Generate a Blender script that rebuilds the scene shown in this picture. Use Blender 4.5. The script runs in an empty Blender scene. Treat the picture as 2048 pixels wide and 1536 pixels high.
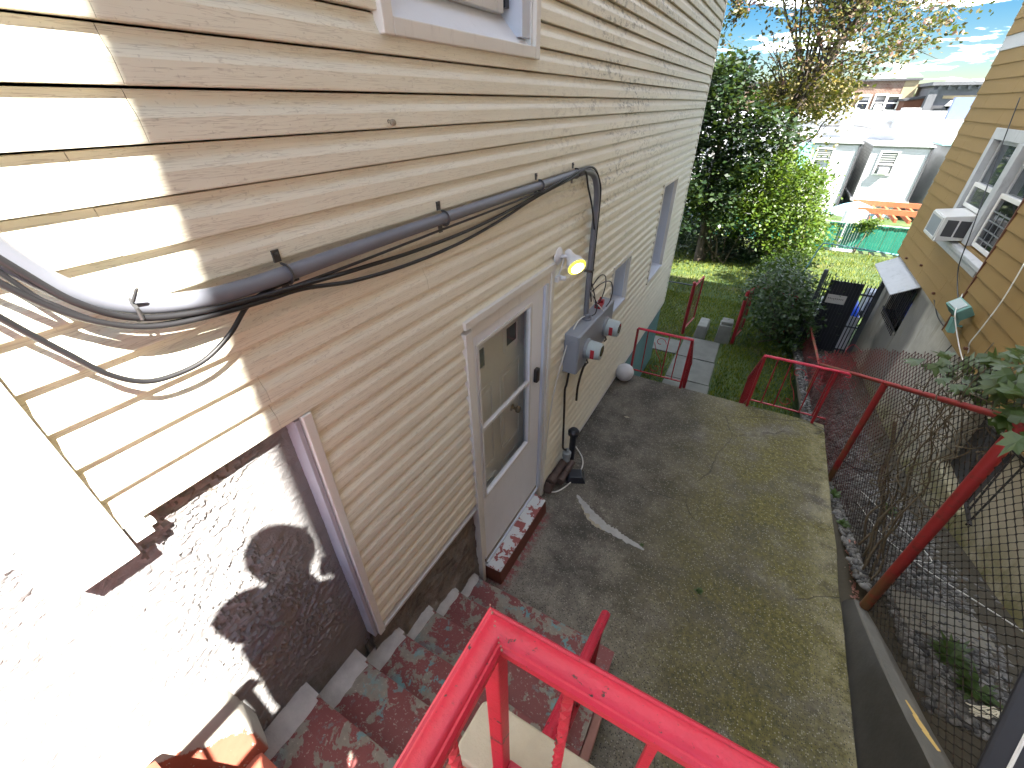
import bpy, math, random
import numpy as np
from mathutils import Vector, Matrix
from mathutils import noise as mnoise

random.seed(7)
RNG = np.random.default_rng(11)
SC = bpy.context.scene
COL = SC.collection
rad = math.radians

# ------------------------------------------------------------------ camera
YAW, PITCH, ROLL, FPX = rad(29.438), rad(33.792), rad(0.342), 836.4
CAMP = Vector((1.2, 0.0, 3.3))
_fw = Vector((-math.sin(YAW) * math.cos(PITCH), math.cos(YAW) * math.cos(PITCH), -math.sin(PITCH)))
_r0 = Vector((math.cos(YAW), math.sin(YAW), 0))
_d0 = _fw.cross(_r0)
_rt = math.cos(ROLL) * _r0 + math.sin(ROLL) * _d0
_dn = -math.sin(ROLL) * _r0 + math.cos(ROLL) * _d0
cd = bpy.data.cameras.new('camera')
cd.sensor_width = 36.0
cd.lens = FPX / 2048 * 36.0
cd.clip_start = 0.004
cd.clip_end = 3000
cam = bpy.data.objects.new('camera', cd)
COL.objects.link(cam)
cam.matrix_world = Matrix(((_rt.x, -_dn.x, -_fw.x, CAMP.x), (_rt.y, -_dn.y, -_fw.y, CAMP.y),
                           (_rt.z, -_dn.z, -_fw.z, CAMP.z), (0, 0, 0, 1)))
SC.camera = cam

# ------------------------------------------------------------------ sky, sun, exposure
SUN = Vector((0.555, -0.275, 0.785)).normalized()
SUN_EL, SUN_ROT = math.asin(SUN.z), math.atan2(SUN.x, SUN.y)
W = bpy.data.worlds.new('World')
SC.world = W
W.use_nodes = True
wt = W.node_tree
for n_ in list(wt.nodes):
    wt.nodes.remove(n_)
sky = wt.nodes.new('ShaderNodeTexSky')
sky.sky_type = 'NISHITA'
sky.sun_disc = False
sky.sun_elevation = SUN_EL
sky.sun_rotation = SUN_ROT
sky.air_density = 1.0
sky.dust_density = 0.05
sky.altitude = 800
sky.ozone_density = 2.2
tc = wt.nodes.new('ShaderNodeTexCoord')
sx = wt.nodes.new('ShaderNodeSeparateXYZ')
wt.links.new(tc.outputs['Generated'], sx.inputs[0])


def wm(op, a, b):
    n = wt.nodes.new('ShaderNodeMath')
    n.operation = op
    for k, v in enumerate((a, b)):
        if isinstance(v, (int, float)):
            n.inputs[k].default_value = v
        else:
            wt.links.new(v, n.inputs[k])
    return n.outputs[0]


# cloud layer seen in perspective: direction projected on a level sheet overhead
zz_ = wm('ADD', wm('MAXIMUM', sx.outputs[2], 0.0), 0.10)
cx_ = wt.nodes.new('ShaderNodeCombineXYZ')
wt.links.new(wm('DIVIDE', sx.outputs[0], zz_), cx_.inputs[0])
wt.links.new(wm('DIVIDE', sx.outputs[1], zz_), cx_.inputs[1])
cx_.inputs[2].default_value = 3.2
cn = wt.nodes.new('ShaderNodeTexNoise')
cn.inputs['Scale'].default_value = 1.15
cn.inputs['Detail'].default_value = 10
cn.inputs['Roughness'].default_value = 0.55
wt.links.new(cx_.outputs[0], cn.inputs['Vector'])
cr = wt.nodes.new('ShaderNodeValToRGB')
cr.color_ramp.elements[0].position = 0.53
cr.color_ramp.elements[1].position = 0.70
wt.links.new(cn.outputs['Fac'], cr.inputs['Fac'])
hs = wt.nodes.new('ShaderNodeHueSaturation')
hs.inputs['Saturation'].default_value = 1.6
hs.inputs['Value'].default_value = 0.19
wt.links.new(sky.outputs['Color'], hs.inputs['Color'])
cm = wt.nodes.new('ShaderNodeMixRGB')
cm.inputs['Color2'].default_value = (32.5, 34, 36.5, 1)
wt.links.new(cr.outputs['Color'], cm.inputs['Fac'])
wt.links.new(hs.outputs['Color'], cm.inputs['Color1'])
bg = wt.nodes.new('ShaderNodeBackground')
bg.inputs['Strength'].default_value = 0.05
wt.links.new(cm.outputs['Color'], bg.inputs['Color'])
wo = wt.nodes.new('ShaderNodeOutputWorld')
wt.links.new(bg.outputs['Background'], wo.inputs['Surface'])

ld = bpy.data.lights.new('sun', 'SUN')
ld.energy = 2.5
ld.angle = rad(0.6)
ld.color = (1.0, 0.95, 0.87)
sun = bpy.data.objects.new('sun', ld)
COL.objects.link(sun)
sun.rotation_euler = SUN.to_track_quat('Z', 'Y').to_euler()

SC.view_settings.view_transform = 'Standard'
SC.view_settings.look = 'None'
SC.view_settings.gamma = 1.0
SC.view_settings.use_curve_mapping = False
SC.view_settings.exposure = 3.95
SC.render.engine = 'CYCLES'
SC.cycles.max_bounces = 8
SC.cycles.diffuse_bounces = 4
SC.cycles.transparent_max_bounces = 12


def ray(u, v):
    return _rt * ((u - 1024) / FPX) + _dn * ((v - 768) / FPX) + _fw


def PY(u, v, y):      # point on the plane y = const seen at photo pixel (u, v)
    d = ray(u, v)
    return CAMP + d * ((y - CAMP.y) / d.y)


def PX(u, v, x):
    d = ray(u, v)
    return CAMP + d * ((x - CAMP.x) / d.x)


def PZ(u, v, z):
    d = ray(u, v)
    return CAMP + d * ((z - CAMP.z) / d.z)


# ------------------------------------------------------------------ node helpers
class NT:
    def __init__(s, name):
        s.m = bpy.data.materials.new(name)
        s.m.use_nodes = True
        s.t = s.m.node_tree
        s.b = s.t.nodes['Principled BSDF']
        s.o = s.t.nodes['Material Output']
        s._pos = None

    def node(s, typ, ins=None, **props):
        n = s.t.nodes.new(typ)
        for k, v in props.items():
            setattr(n, k, v)
        for k, v in (ins or {}).items():
            s.put(n.inputs[k], v)
        return n

    def put(s, sock, v):
        if isinstance(v, bpy.types.NodeSocket):
            s.t.links.new(v, sock)
        elif v is not None:
            if isinstance(v, tuple) and len(v) == 3 and sock.type == 'RGBA':
                v = (*v, 1)
            sock.default_value = v

    def set(s, **kw):
        for k, v in kw.items():
            s.put(s.b.inputs[k.replace('_', ' ')], v)
        return s

    def pos(s, scale=None, rot=None, loc=None):
        if s._pos is None:
            s._pos = s.node('ShaderNodeNewGeometry').outputs['Position']
        if scale is None and rot is None and loc is None:
            return s._pos
        n = s.node('ShaderNodeMapping', {'Vector': s._pos})
        if scale: n.inputs['Scale'].default_value = scale
        if rot: n.inputs['Rotation'].default_value = rot
        if loc: n.inputs['Location'].default_value = loc
        return n.outputs[0]

    def objpos(s, scale=(1, 1, 1)):
        n = s.node('ShaderNodeMapping', {'Vector': s.node('ShaderNodeTexCoord').outputs['Object']})
        n.inputs['Scale'].default_value = scale
        return n.outputs[0]

    def noise(s, scale=5, detail=4, rough=0.55, vec=None, dist=0.0):
        return s.node('ShaderNodeTexNoise', {'Vector': vec or s.pos(), 'Scale': scale, 'Detail': detail,
                                             'Roughness': rough, 'Distortion': dist}).outputs['Fac']

    def voro(s, scale=5, vec=None, feature='F1', out='Distance', rnd=1.0):
        return s.node('ShaderNodeTexVoronoi', {'Vector': vec or s.pos(), 'Scale': scale, 'Randomness': rnd},
                      feature=feature).outputs[out]

    def ramp(s, fac, stops, interp='LINEAR'):
        n = s.node('ShaderNodeValToRGB', {'Fac': fac})
        r = n.color_ramp
        r.interpolation = interp
        while len(r.elements) < len(stops):
            r.elements.new(0.5)
        for e, (p, c) in zip(r.elements, stops):
            e.position = p
            e.color = (c, c, c, 1) if not isinstance(c, tuple) else (*c, 1)
        return n.outputs['Color']

    def mix(s, fac, a, b, mode='MIX'):
        return s.node('ShaderNodeMixRGB', {'Fac': fac, 'Color1': a, 'Color2': b}, blend_type=mode).outputs[0]

    def math(s, op, a, b=None, clamp=False):
        n = s.node('ShaderNodeMath', {0: a}, operation=op, use_clamp=clamp)
        if b is not None:
            s.put(n.inputs[1], b)
        return n.outputs[0]

    def sep(s, vec=None):
        return s.node('ShaderNodeSeparateXYZ', {0: vec or s.pos()}).outputs

    def rng(s, v, a, b, c=0.0, d=1.0):
        n = s.node('ShaderNodeMapRange', {0: v, 1: a, 2: b, 3: c, 4: d}, clamp=True, interpolation_type='SMOOTHSTEP')
        return n.outputs[0]

    def bump(s, h, strength=0.3, dist=0.01, normal=None):
        n = s.node('ShaderNodeBump', {'Height': h, 'Strength': strength, 'Distance': dist})
        if normal is not None:
            s.put(n.inputs['Normal'], normal)
        return n.outputs[0]

    def rnd(s):
        return s.node('ShaderNodeNewGeometry').outputs['Random Per Island']


M = {}


def plain(name, col, rough=0.5, metal=0.0, var=0.12, scale=6.0, bump=0.0, bscale=80, emit=None):
    n = NT(name)
    f = n.noise(scale, 5)
    c = n.mix(f, tuple(x * (1 - var) for x in col), tuple(min(1, x * (1 + var)) for x in col))
    n.set(Base_Color=c, Roughness=rough, Metallic=metal)
    if bump:
        n.set(Normal=n.bump(n.noise(bscale, 4), bump, 0.004))
    if emit:
        n.set(Emission_Color=(*emit[0], 1), Emission_Strength=emit[1])
    M[name] = n.m
    return n.m


# ------------------------------------------------------------------ mesh builder
class MB:
    def __init__(s):
        s.v = []
        s.f = []
        s.mi = []
        s.cur = 0

    def add(s, vs, fs):
        o = len(s.v)
        s.v.extend([tuple(p) for p in vs])
        s.f.extend([tuple(o + i for i in f) for f in fs])
        s.mi.extend([s.cur] * len(fs))
        return s

    def hexa(s, p):   # 8 points: bottom 4 (ccw), top 4
        return s.add(p, [(3, 2, 1, 0), (4, 5, 6, 7), (0, 1, 5, 4), (1, 2, 6, 5), (2, 3, 7, 6), (3, 0, 4, 7)])

    def box(s, x0, x1, y0, y1, z0, z1):
        return s.hexa([(x0, y0, z0), (x1, y0, z0), (x1, y1, z0), (x0, y1, z0),
                       (x0, y0, z1), (x1, y0, z1), (x1, y1, z1), (x0, y1, z1)])

    def obox(s, c, ax, ay, az):
        c, ax, ay, az = map(Vector, (c, ax, ay, az))
        return s.hexa([c - ax - ay - az, c + ax - ay - az, c + ax + ay - az, c - ax + ay - az,
                       c - ax - ay + az, c + ax - ay + az, c + ax + ay + az, c - ax + ay + az])

    def bar(s, a, b, w, h, up=(0, 0, 1)):
        a, b = Vector(a), Vector(b)
        d = (b - a)
        u = Vector(up)
        sd = d.cross(u)
        if sd.length < 1e-6:
            sd = d.cross(Vector((1, 0, 0)))
        sd.normalize()
        u = sd.cross(d).normalized()
        return s.obox((a + b) / 2, d / 2, sd * w / 2, u * h / 2)

    def quad(s, *p):
        return s.add(p, [tuple(range(len(p)))])

    def prism(s, poly, d):   # poly: list of 3D points, extruded by vector d
        n = len(poly)
        d = Vector(d)
        vs = [Vector(p) for p in poly] + [Vector(p) + d for p in poly]
        fs = [tuple(range(n - 1, -1, -1)), tuple(range(n, 2 * n))]
        fs += [(i, (i + 1) % n, n + (i + 1) % n, n + i) for i in range(n)]
        return s.add(vs, fs)

    def tube(s, pts, r, n=6, closed=False, caps=True, flat=1.0):
        pts = [Vector(p) for p in pts]
        k = len(pts)
        rs = r if isinstance(r, (list, tuple)) else [r] * k
        vs = []
        prev = None
        for i, p in enumerate(pts):
            if closed:
                t = pts[(i + 1) % k] - pts[i - 1]
            else:
                t = pts[min(i + 1, k - 1)] - pts[max(i - 1, 0)]
            t.normalize()
            if prev is None:
                a = t.orthogonal().normalized()
            else:
                a = (prev - t * prev.dot(t))
                if a.length < 1e-6:
                    a = t.orthogonal()
                a.normalize()
            prev = a
            b = t.cross(a)
            for j in range(n):
                q = 2 * math.pi * j / n
                vs.append(p + (a * math.cos(q) + b * math.sin(q) * flat) * rs[i])
        fs = []
        for i in range(k if closed else k - 1):
            for j in range(n):
                i2 = (i + 1) % k
                fs.append((i * n + j, i * n + (j + 1) % n, i2 * n + (j + 1) % n, i2 * n + j))
        if caps and not closed:
            fs.append(tuple(range(n - 1, -1, -1)))
            fs.append(tuple((k - 1) * n + j for j in range(n)))
        return s.add(vs, fs)

    def lathe(s, prof, o, axis=(0, 0, 1), n=16, caps=True):   # prof: (radius, height)
        ax = Vector(axis).normalized()
        a = ax.orthogonal().normalized()
        b = ax.cross(a)
        o = Vector(o)
        vs = []
        for r, h in prof:
            for j in range(n):
                q = 2 * math.pi * j / n
                vs.append(o + ax * h + (a * math.cos(q) + b * math.sin(q)) * r)
        fs = []
        for i in range(len(prof) - 1):
            for j in range(n):
                fs.append((i * n + j, i * n + (j + 1) % n, (i + 1) * n + (j + 1) % n, (i + 1) * n + j))
        if caps:
            fs.append(tuple(range(n - 1, -1, -1)))
            fs.append(tuple((len(prof) - 1) * n + j for j in range(n)))
        return s.add(vs, fs)

    def sphere(s, c, r, n=16, sq=(1, 1, 1)):
        k = n // 2
        prof = [(max(1e-4, math.sin(math.pi * i / k)) * r, -math.cos(math.pi * i / k) * r) for i in range(k + 1)]
        o = len(s.v)
        s.lathe(prof, (0, 0, 0), n=n)
        for i in range(o, len(s.v)):
            p = s.v[i]
            s.v[i] = (c[0] + p[0] * sq[0], c[1] + p[1] * sq[1], c[2] + p[2] * sq[2])
        return s

    def sweep(s, prof, path, closed=False):   # prof: (side, up) ; path in 3-D, up = +Z, mitred corners
        path = [Vector(p) for p in path]
        k = len(path)
        n = len(prof)
        vs = []
        for i, p in enumerate(path):
            d1 = (path[i] - path[i - 1]) if (i > 0 or closed) else None
            d2 = (path[(i + 1) % k] - path[i]) if (i < k - 1 or closed) else None
            if d1 is None: d1 = d2
            if d2 is None: d2 = d1
            d1 = d1.normalized()
            d2 = d2.normalized()
            t = (d1 + d2).normalized()
            side = t.cross(Vector((0, 0, 1))).normalized()
            s1 = d1.cross(Vector((0, 0, 1))).normalized()
            side = side / max(0.3, side.dot(s1))
            up = s1.cross(d1)
            up = up if abs(d1.z) > 1e-4 else Vector((0, 0, 1))
            for (a, b) in prof:
                vs.append(p + side * a + up * b)
        fs = []
        for i in range(k if closed else k - 1):
            i2 = (i + 1) % k
            for j in range(n):
                fs.append((i * n + j, i2 * n + j, i2 * n + (j + 1) % n, i * n + (j + 1) % n))
        if not closed:
            fs.append(tuple(range(n)))
            fs.append(tuple((k - 1) * n + j for j in range(n - 1, -1, -1)))
        return s.add(vs, fs)

    def build(s, name, mat, parent=None, smooth=False, bev=0.0, segs=2, sub=0):
        me = bpy.data.meshes.new(name)
        me.from_pydata(s.v, [], s.f)
        mats = mat if isinstance(mat, (list, tuple)) else [mat]
        for m in mats:
            me.materials.append(M[m] if isinstance(m, str) else m)
        if len(mats) > 1:
            me.polygons.foreach_set('material_index', s.mi)
        import bmesh
        bm = bmesh.new()
        bm.from_mesh(me)
        bmesh.ops.recalc_face_normals(bm, faces=bm.faces)
        bm.to_mesh(me)
        bm.free()
        if smooth:
            me.polygons.foreach_set('use_smooth', [True] * len(me.polygons))
            if smooth == 'auto':
                me.set_sharp_from_angle(angle=rad(38))
        o = bpy.data.objects.new(name, me)
        COL.objects.link(o)
        if bev:
            b = o.modifiers.new('bevel', 'BEVEL')
            b.width = bev
            b.segments = segs
            b.limit_method = 'ANGLE'
            b.angle_limit = rad(40)
        if parent is not None:
            par(o, parent)
        return o


def par(o, p):
    o.parent = p
    o.matrix_parent_inverse = Matrix.Translation(-wloc(p))


def wloc(p):
    return Vector(p.location)


def tag(o, label=None, cat=None, group=None, kind=None):
    if label: o['label'] = label
    if cat: o['category'] = cat
    if group: o['group'] = group
    if kind: o['kind'] = kind
    return o


def thing(name, label, cat, loc=(0, 0, 0), group=None):
    o = bpy.data.objects.new(name, None)
    COL.objects.link(o)
    o.location = loc
    o.empty_display_size = 0.1
    return tag(o, label, cat, group)


def quads_mesh(name, V, mat, parent=None, nper=4, smooth=False):
    """V: (N, nper, 3) array -> one mesh of N n-gons"""
    N = len(V)
    me = bpy.data.meshes.new(name)
    me.vertices.add(N * nper)
    me.vertices.foreach_set('co', V.reshape(-1).astype(np.float32))
    me.loops.add(N * nper)
    me.loops.foreach_set('vertex_index', np.arange(N * nper, dtype=np.int32))
    me.polygons.add(N)
    me.polygons.foreach_set('loop_start', np.arange(0, N * nper, nper, dtype=np.int32))
    me.update(calc_edges=True)
    me.materials.append(M[mat])
    o = bpy.data.objects.new(name, me)
    COL.objects.link(o)
    if parent is not None:
        par(o, parent)
    return o


def catmull(pts, k=6):
    pts = [Vector(p) for p in pts]
    P = [2 * pts[0] - pts[1]] + pts + [2 * pts[-1] - pts[-2]]
    out = []
    for i in range(1, len(P) - 2):
        for j in range(k):
            t = j / k
            a, b, c, d = P[i - 1], P[i], P[i + 1], P[i + 2]
            out.append(0.5 * ((2 * b) + (c - a) * t + (2 * a - 5 * b + 4 * c - d) * t * t + (3 * b - a - 3 * c + d) * t ** 3))
    out.append(pts[-1])
    return out

# ------------------------------------------------------------------ materials
def mk_siding():
    n = NT('vinyl_siding')
    x, y, z = n.sep()[:3]
    g = n.noise(1.0, 3, 0.6, n.pos((9, 4.2, 105)), 0.9)
    line = n.ramp(g, [(0.46, 0), (0.49, 1), (0.515, 0)])
    fade = n.rng(y, 0.2, 3.2, 1.0, 0.25)
    line = n.math('MULTIPLY', line, fade)
    big = n.noise(1.1, 5, 0.6)
    base = n.mix(big, (0.715, 0.685, 0.555), (0.78, 0.755, 0.625))
    c = n.mix(n.math('MULTIPLY', line, 0.55), base, (0.36, 0.315, 0.235))
    # dark algae specks, mostly on the far upper part and near course edges
    sp = n.ramp(n.noise(34, 6, 0.72, n.pos((1, 0.45, 1))), [(0.50, 0), (0.60, 1)])
    patch = n.ramp(n.noise(1.7, 5, 0.65, n.pos((1, 0.6, 3.0))), [(0.42, 0), (0.60, 1)])
    far = n.math('MULTIPLY', n.rng(y, 1.9, 4.0), n.rng(z, 1.7, 3.0, 0.25, 1.0))
    m = n.math('MULTIPLY', n.math('MULTIPLY', sp, patch), far)
    c = n.mix(n.math('MULTIPLY', m, 0.75), c, (0.115, 0.105, 0.07))
    gz = n.math('MULTIPLY', n.rng(y, 3.0, 7.5), 0.55)
    c = n.mix(gz, c, (0.45, 0.44, 0.37))
    c = n.mix(n.math('MULTIPLY', n.ramp(n.noise(95, 3), [(0.64, 0), (0.70, 1)]), 0.25), c, (0.2, 0.17, 0.12))
    n.set(Base_Color=c, Roughness=0.46, Normal=n.bump(g, 0.3, 0.0016))
    M['siding'] = n.m


def mk_trim(name, a, b, rough=0.4, dirt=0.35):
    n = NT(name)
    c = n.mix(n.noise(2.0, 5, 0.6, n.pos((1, 1, 3))), a, b)
    d = n.ramp(n.noise(14, 7, 0.7, n.pos((1, 1, 0.35))), [(0.55, 0), (0.72, 1)])
    c = n.mix(n.math('MULTIPLY', d, dirt), c, tuple(x * 0.45 for x in a))
    n.set(Base_Color=c, Roughness=rough, Normal=n.bump(n.noise(24, 3), 0.06, 0.004))
    M[name] = n.m


def mk_stucco():
    n = NT('grey_stucco')
    big = n.noise(1.6, 6, 0.65)
    c = n.mix(n.ramp(big, [(0.3, 0), (0.7, 1)]), (0.185, 0.184, 0.186), (0.255, 0.253, 0.254))
    st = n.ramp(n.noise(4.5, 6, 0.7, n.pos((1, 1, 0.7))), [(0.55, 0), (0.68, 1)])
    c = n.mix(n.math('MULTIPLY', st, 0.55), c, (0.085, 0.07, 0.055))
    och = n.ramp(n.noise(3.1, 4, 0.6, n.pos(loc=(4, 2, 1))), [(0.58, 0), (0.70, 1)])
    c = n.mix(n.math('MULTIPLY', och, 0.4), c, (0.30, 0.25, 0.16))
    w = n.noise(7, 3, 0.5)
    cr = n.voro(1.0, n.pos((8, 8, 16)), 'DISTANCE_TO_EDGE')
    h1 = n.noise(11, 7, 0.62, n.pos((1, 1, 1.6)), 1.4)
    h2 = n.noise(120, 3, 0.6)
    h = n.math('ADD', n.math('MULTIPLY', h1, 1.0), n.math('MULTIPLY', h2, 0.25))
    n.set(Base_Color=c, Roughness=0.9, Normal=n.bump(h, 0.8, 0.012))
    M['stucco'] = n.m


def mk_foundation():
    n = NT('rubble_foundation')
    c = n.mix(n.ramp(n.noise(3, 7, 0.7), [(0.3, 0), (0.7, 1)]), (0.10, 0.085, 0.07), (0.27, 0.245, 0.215))
    d = n.ramp(n.noise(9, 6, 0.7), [(0.52, 0), (0.66, 1)])
    c = n.mix(n.math('MULTIPLY', d, 0.7), c, (0.06, 0.05, 0.04))
    h = n.noise(20, 7, 0.65, None, 0.8)
    n.set(Base_Color=c, Roughness=0.92, Normal=n.bump(h, 0.7, 0.02))
    M['foundation'] = n.m


def mk_patio():
    n = NT('patio_concrete')
    x, y, z = n.sep()[:3]
    base = n.mix(n.ramp(n.noise(1.5, 7, 0.68), [(0.35, 0), (0.66, 1)]), (0.058, 0.052, 0.042), (0.175, 0.158, 0.125))
    near = n.rng(n.math('ADD', n.math('MULTIPLY', y, 1.0), n.math('MULTIPLY', x, 0.5)), 1.7, 3.4, 0.9, 0.0)
    base = n.mix(near, base, (0.235, 0.215, 0.18))
    dark = n.ramp(n.noise(2.3, 6, 0.62, n.pos(loc=(7, 3, 0))), [(0.44, 0), (0.62, 1)])
    base = n.mix(n.math('MULTIPLY', dark, 0.78), base, (0.036, 0.033, 0.027))
    fine = n.ramp(n.noise(17, 8, 0.75), [(0.40, 0), (0.62, 1)])
    base = n.mix(n.math('MULTIPLY', fine, 0.5), base, n.mix(0.5, base, (0.03, 0.028, 0.024)))
    fl = n.ramp(n.noise(23, 8, 0.75, n.pos(loc=(3, 3, 3))), [(0.54, 0), (0.72, 1)])
    base = n.mix(n.math('MULTIPLY', fl, 0.5), base, (0.27, 0.25, 0.20))
    # olive algae toward the open edge
    moss = n.math('MULTIPLY', n.rng(x, 0.6, 2.0), n.ramp(n.noise(1.9, 6, 0.65, n.pos(loc=(1, 9, 0))), [(0.30, 0), (0.55, 1)]))
    base = n.mix(n.math('MULTIPLY', moss, 0.92), base, n.mix(n.ramp(n.noise(28, 6, 0.7), [(0.4, 0), (0.65, 1)]), (0.055, 0.052, 0.010), (0.15, 0.13, 0.030)))
    edge = n.math('MULTIPLY', n.rng(x, 2.25, 2.6), n.ramp(n.noise(6, 5, 0.7), [(0.4, 0), (0.6, 1)]))
    base = n.mix(n.math('MULTIPLY', edge, 0.7), base, (0.26, 0.23, 0.13))
    # exposed aggregate: dark and light specks
    ag = n.voro(95, None, 'F1', 'Color', 1.0)
    agv = n.sep(ag)[0]
    agd = n.voro(95, None, 'F1', 'Distance')
    spot = n.math('MULTIPLY', n.ramp(agd, [(0.30, 1), (0.48, 0)]), 1.0)
    ds = n.math('MULTIPLY', spot, n.ramp(agv, [(0.62, 0), (0.64, 1)]))
    ls = n.math('MULTIPLY', spot, n.ramp(agv, [(0.16, 1), (0.18, 0)]))
    dsf = n.math('MULTIPLY', ds, n.rng(y, 1.0, 5.0, 0.85, 0.3))
    base = n.mix(dsf, base, (0.028, 0.026, 0.024))
    base = n.mix(n.math('MULTIPLY', ls, 0.55), base, (0.36, 0.34, 0.29))
    # hairline cracks
    wv = n.node('ShaderNodeTexNoise', {'Vector': n.pos(), 'Scale': 3.0, 'Detail': 5}).outputs['Color']
    v2 = n.mix(0.16, n.pos(), wv)
    cr = n.voro(0.62, v2, 'DISTANCE_TO_EDGE')
    crk = n.ramp(cr, [(0.0, 1), (0.002, 0.8), (0.0042, 0)])
    crk = n.math('MULTIPLY', crk, n.ramp(n.noise(1.4, 3), [(0.42, 0), (0.55, 1)]))
    base = n.mix(n.math('MULTIPLY', crk, 0.8), base, (0.025, 0.022, 0.018))
    # red paint worn along the step and the foot of the stairs
    rp = n.math('MULTIPLY', n.rng(x, 0.16, 0.26, 1, 0), n.math('MULTIPLY', n.rng(y, 1.55, 1.72), n.rng(y, 2.35, 2.6, 1, 0)))
    rp = n.math('MULTIPLY', rp, n.ramp(n.noise(22, 6, 0.7), [(0.46, 0), (0.52, 1)]))
    base = n.mix(rp, base, (0.20, 0.05, 0.05))
    h = n.math('ADD', n.math('MULTIPLY', agd, 0.5), n.math('MULTIPLY', n.noise(40, 6, 0.7), 1.0))
    h = n.math('SUBTRACT', h, n.math('MULTIPLY', crk, 1.5))
    n.set(Base_Color=base, Roughness=0.86, Normal=n.bump(h, 0.55, 0.006))
    M['patio'] = n.m


def mk_steppaint():
    n = NT('peeling_red_paint')
    c = n.mix(n.noise(3, 4), (0.155, 0.040, 0.039), (0.215, 0.062, 0.058))
    geo = n.node('ShaderNodeNewGeometry').outputs['Normal']
    up = n.math('MULTIPLY', n.sep(geo)[2], 0.10)
    q = n.math('ADD', n.noise(7.5, 9, 0.66, n.pos(loc=(2, 5, 1)), 0.35), up)
    peel = n.ramp(q, [(0.612, 0), (0.625, 1)])
    under = n.mix(n.noise(30, 5), (0.155, 0.138, 0.112), (0.28, 0.25, 0.205))
    teal = n.ramp(n.noise(10, 8, 0.68, n.pos(loc=(8, 1, 3))), [(0.55, 0), (0.575, 1)])
    teal = n.math('MULTIPLY', teal, n.ramp(n.noise(2.2, 3), [(0.45, 0), (0.58, 1)]))
    spk = n.ramp(n.noise(60, 6, 0.72), [(0.60, 0), (0.63, 1)])
    c = n.mix(peel, c, under)
    c = n.mix(n.math('MULTIPLY', spk, 0.8), c, (0.36, 0.32, 0.27))
    c = n.mix(n.math('MULTIPLY', teal, 0.9), c, (0.12, 0.27, 0.28))
    h = n.math('SUBTRACT', n.noise(50, 5), n.math('MULTIPLY', peel, 0.9))
    n.set(Base_Color=c, Roughness=0.62, Normal=n.bump(h, 0.5, 0.004))
    M['step_paint'] = n.m


def mk_thresholdpaint():
    n = NT('flaking_step_paint')
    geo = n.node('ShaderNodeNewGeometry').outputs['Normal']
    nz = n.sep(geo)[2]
    x = n.sep()[0]
    q = n.math('ADD', n.noise(13, 8, 0.62, None, 0.4), n.math('MULTIPLY', x, -0.35))
    w = n.math('MULTIPLY', n.ramp(q, [(0.44, 0), (0.455, 1)]), n.ramp(nz, [(0.4, 0.0), (0.6, 1)]))
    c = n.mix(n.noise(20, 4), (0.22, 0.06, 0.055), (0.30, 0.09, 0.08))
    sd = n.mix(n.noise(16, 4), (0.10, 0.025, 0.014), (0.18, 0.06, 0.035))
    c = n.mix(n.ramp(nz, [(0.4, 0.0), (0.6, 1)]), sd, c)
    c = n.mix(w, c, (0.50, 0.52, 0.52))
    n.set(Base_Color=c, Roughness=0.6, Normal=n.bump(w, 0.5, 0.004))
    M['threshold_paint'] = n.m


def mk_red(name, col, chips=0.74, rust=True):
    n = NT(name)
    c = n.mix(n.noise(4, 6, 0.7), tuple(v * 0.80 for v in col), tuple(min(1, v * 1.12) for v in col))
    q = n.noise(34, 8, 0.66, None, 0.3)
    ch = n.ramp(q, [(chips - 0.015, 0), (chips, 1)])
    c = n.mix(ch, c, (0.055, 0.035, 0.030))
    big = n.ramp(n.noise(11, 7, 0.62, n.pos(loc=(3, 1, 2)), 0.4), [(chips - 0.02, 0), (chips - 0.008, 1)])
    c = n.mix(big, c, n.mix(n.noise(60, 4), (0.035, 0.022, 0.02), (0.13, 0.075, 0.055)))
    gr = n.ramp(n.noise(9, 7, 0.72, n.pos((1, 1, 1), loc=(7, 7, 7))), [(0.50, 0), (0.70, 1)])
    c = n.mix(n.math('MULTIPLY', gr, 0.5), c, tuple(v * 0.45 for v in col))
    cr = n.ramp(n.noise(150, 4, 0.75), [(0.62, 0), (0.69, 1)])
    c = n.mix(n.math('MULTIPLY', cr, 0.6), c, (0.11, 0.02, 0.022))
    h = n.math('SUBTRACT', n.noise(70, 5, 0.7), n.math('MULTIPLY', ch, 1.2))
    n.set(Base_Color=c, Roughness=0.44, Normal=n.bump(h, 0.5, 0.003))
    M[name] = n.m


def mk_yellow():
    n = NT('mustard_siding')
    c = n.mix(n.noise(1.2, 6, 0.6), (0.20, 0.122, 0.034), (0.26, 0.162, 0.048))
    st = n.ramp(n.noise(3.0, 6, 0.7, n.pos((1, 2.0, 0.22))), [(0.55, 0), (0.75, 1)])
    c = n.mix(n.math('MULTIPLY', st, 0.45), c, (0.24, 0.13, 0.04))
    wh = n.ramp(n.noise(8.5, 5, 0.6, n.pos((1, 3, 0.7))), [(0.76, 0), (0.80, 1)])
    c = n.mix(n.math('MULTIPLY', wh, 0.5), c, (0.6, 0.5, 0.3))
    c = n.mix(n.math('MULTIPLY', n.ramp(n.noise(150, 3, 0.7), [(0.4, 0), (0.7, 1)]), 0.22), c, (0.28, 0.15, 0.03))
    n.set(Base_Color=c, Roughness=0.7, Normal=n.bump(n.noise(160, 4, 0.7), 0.35, 0.003))
    M['mustard'] = n.m


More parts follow.
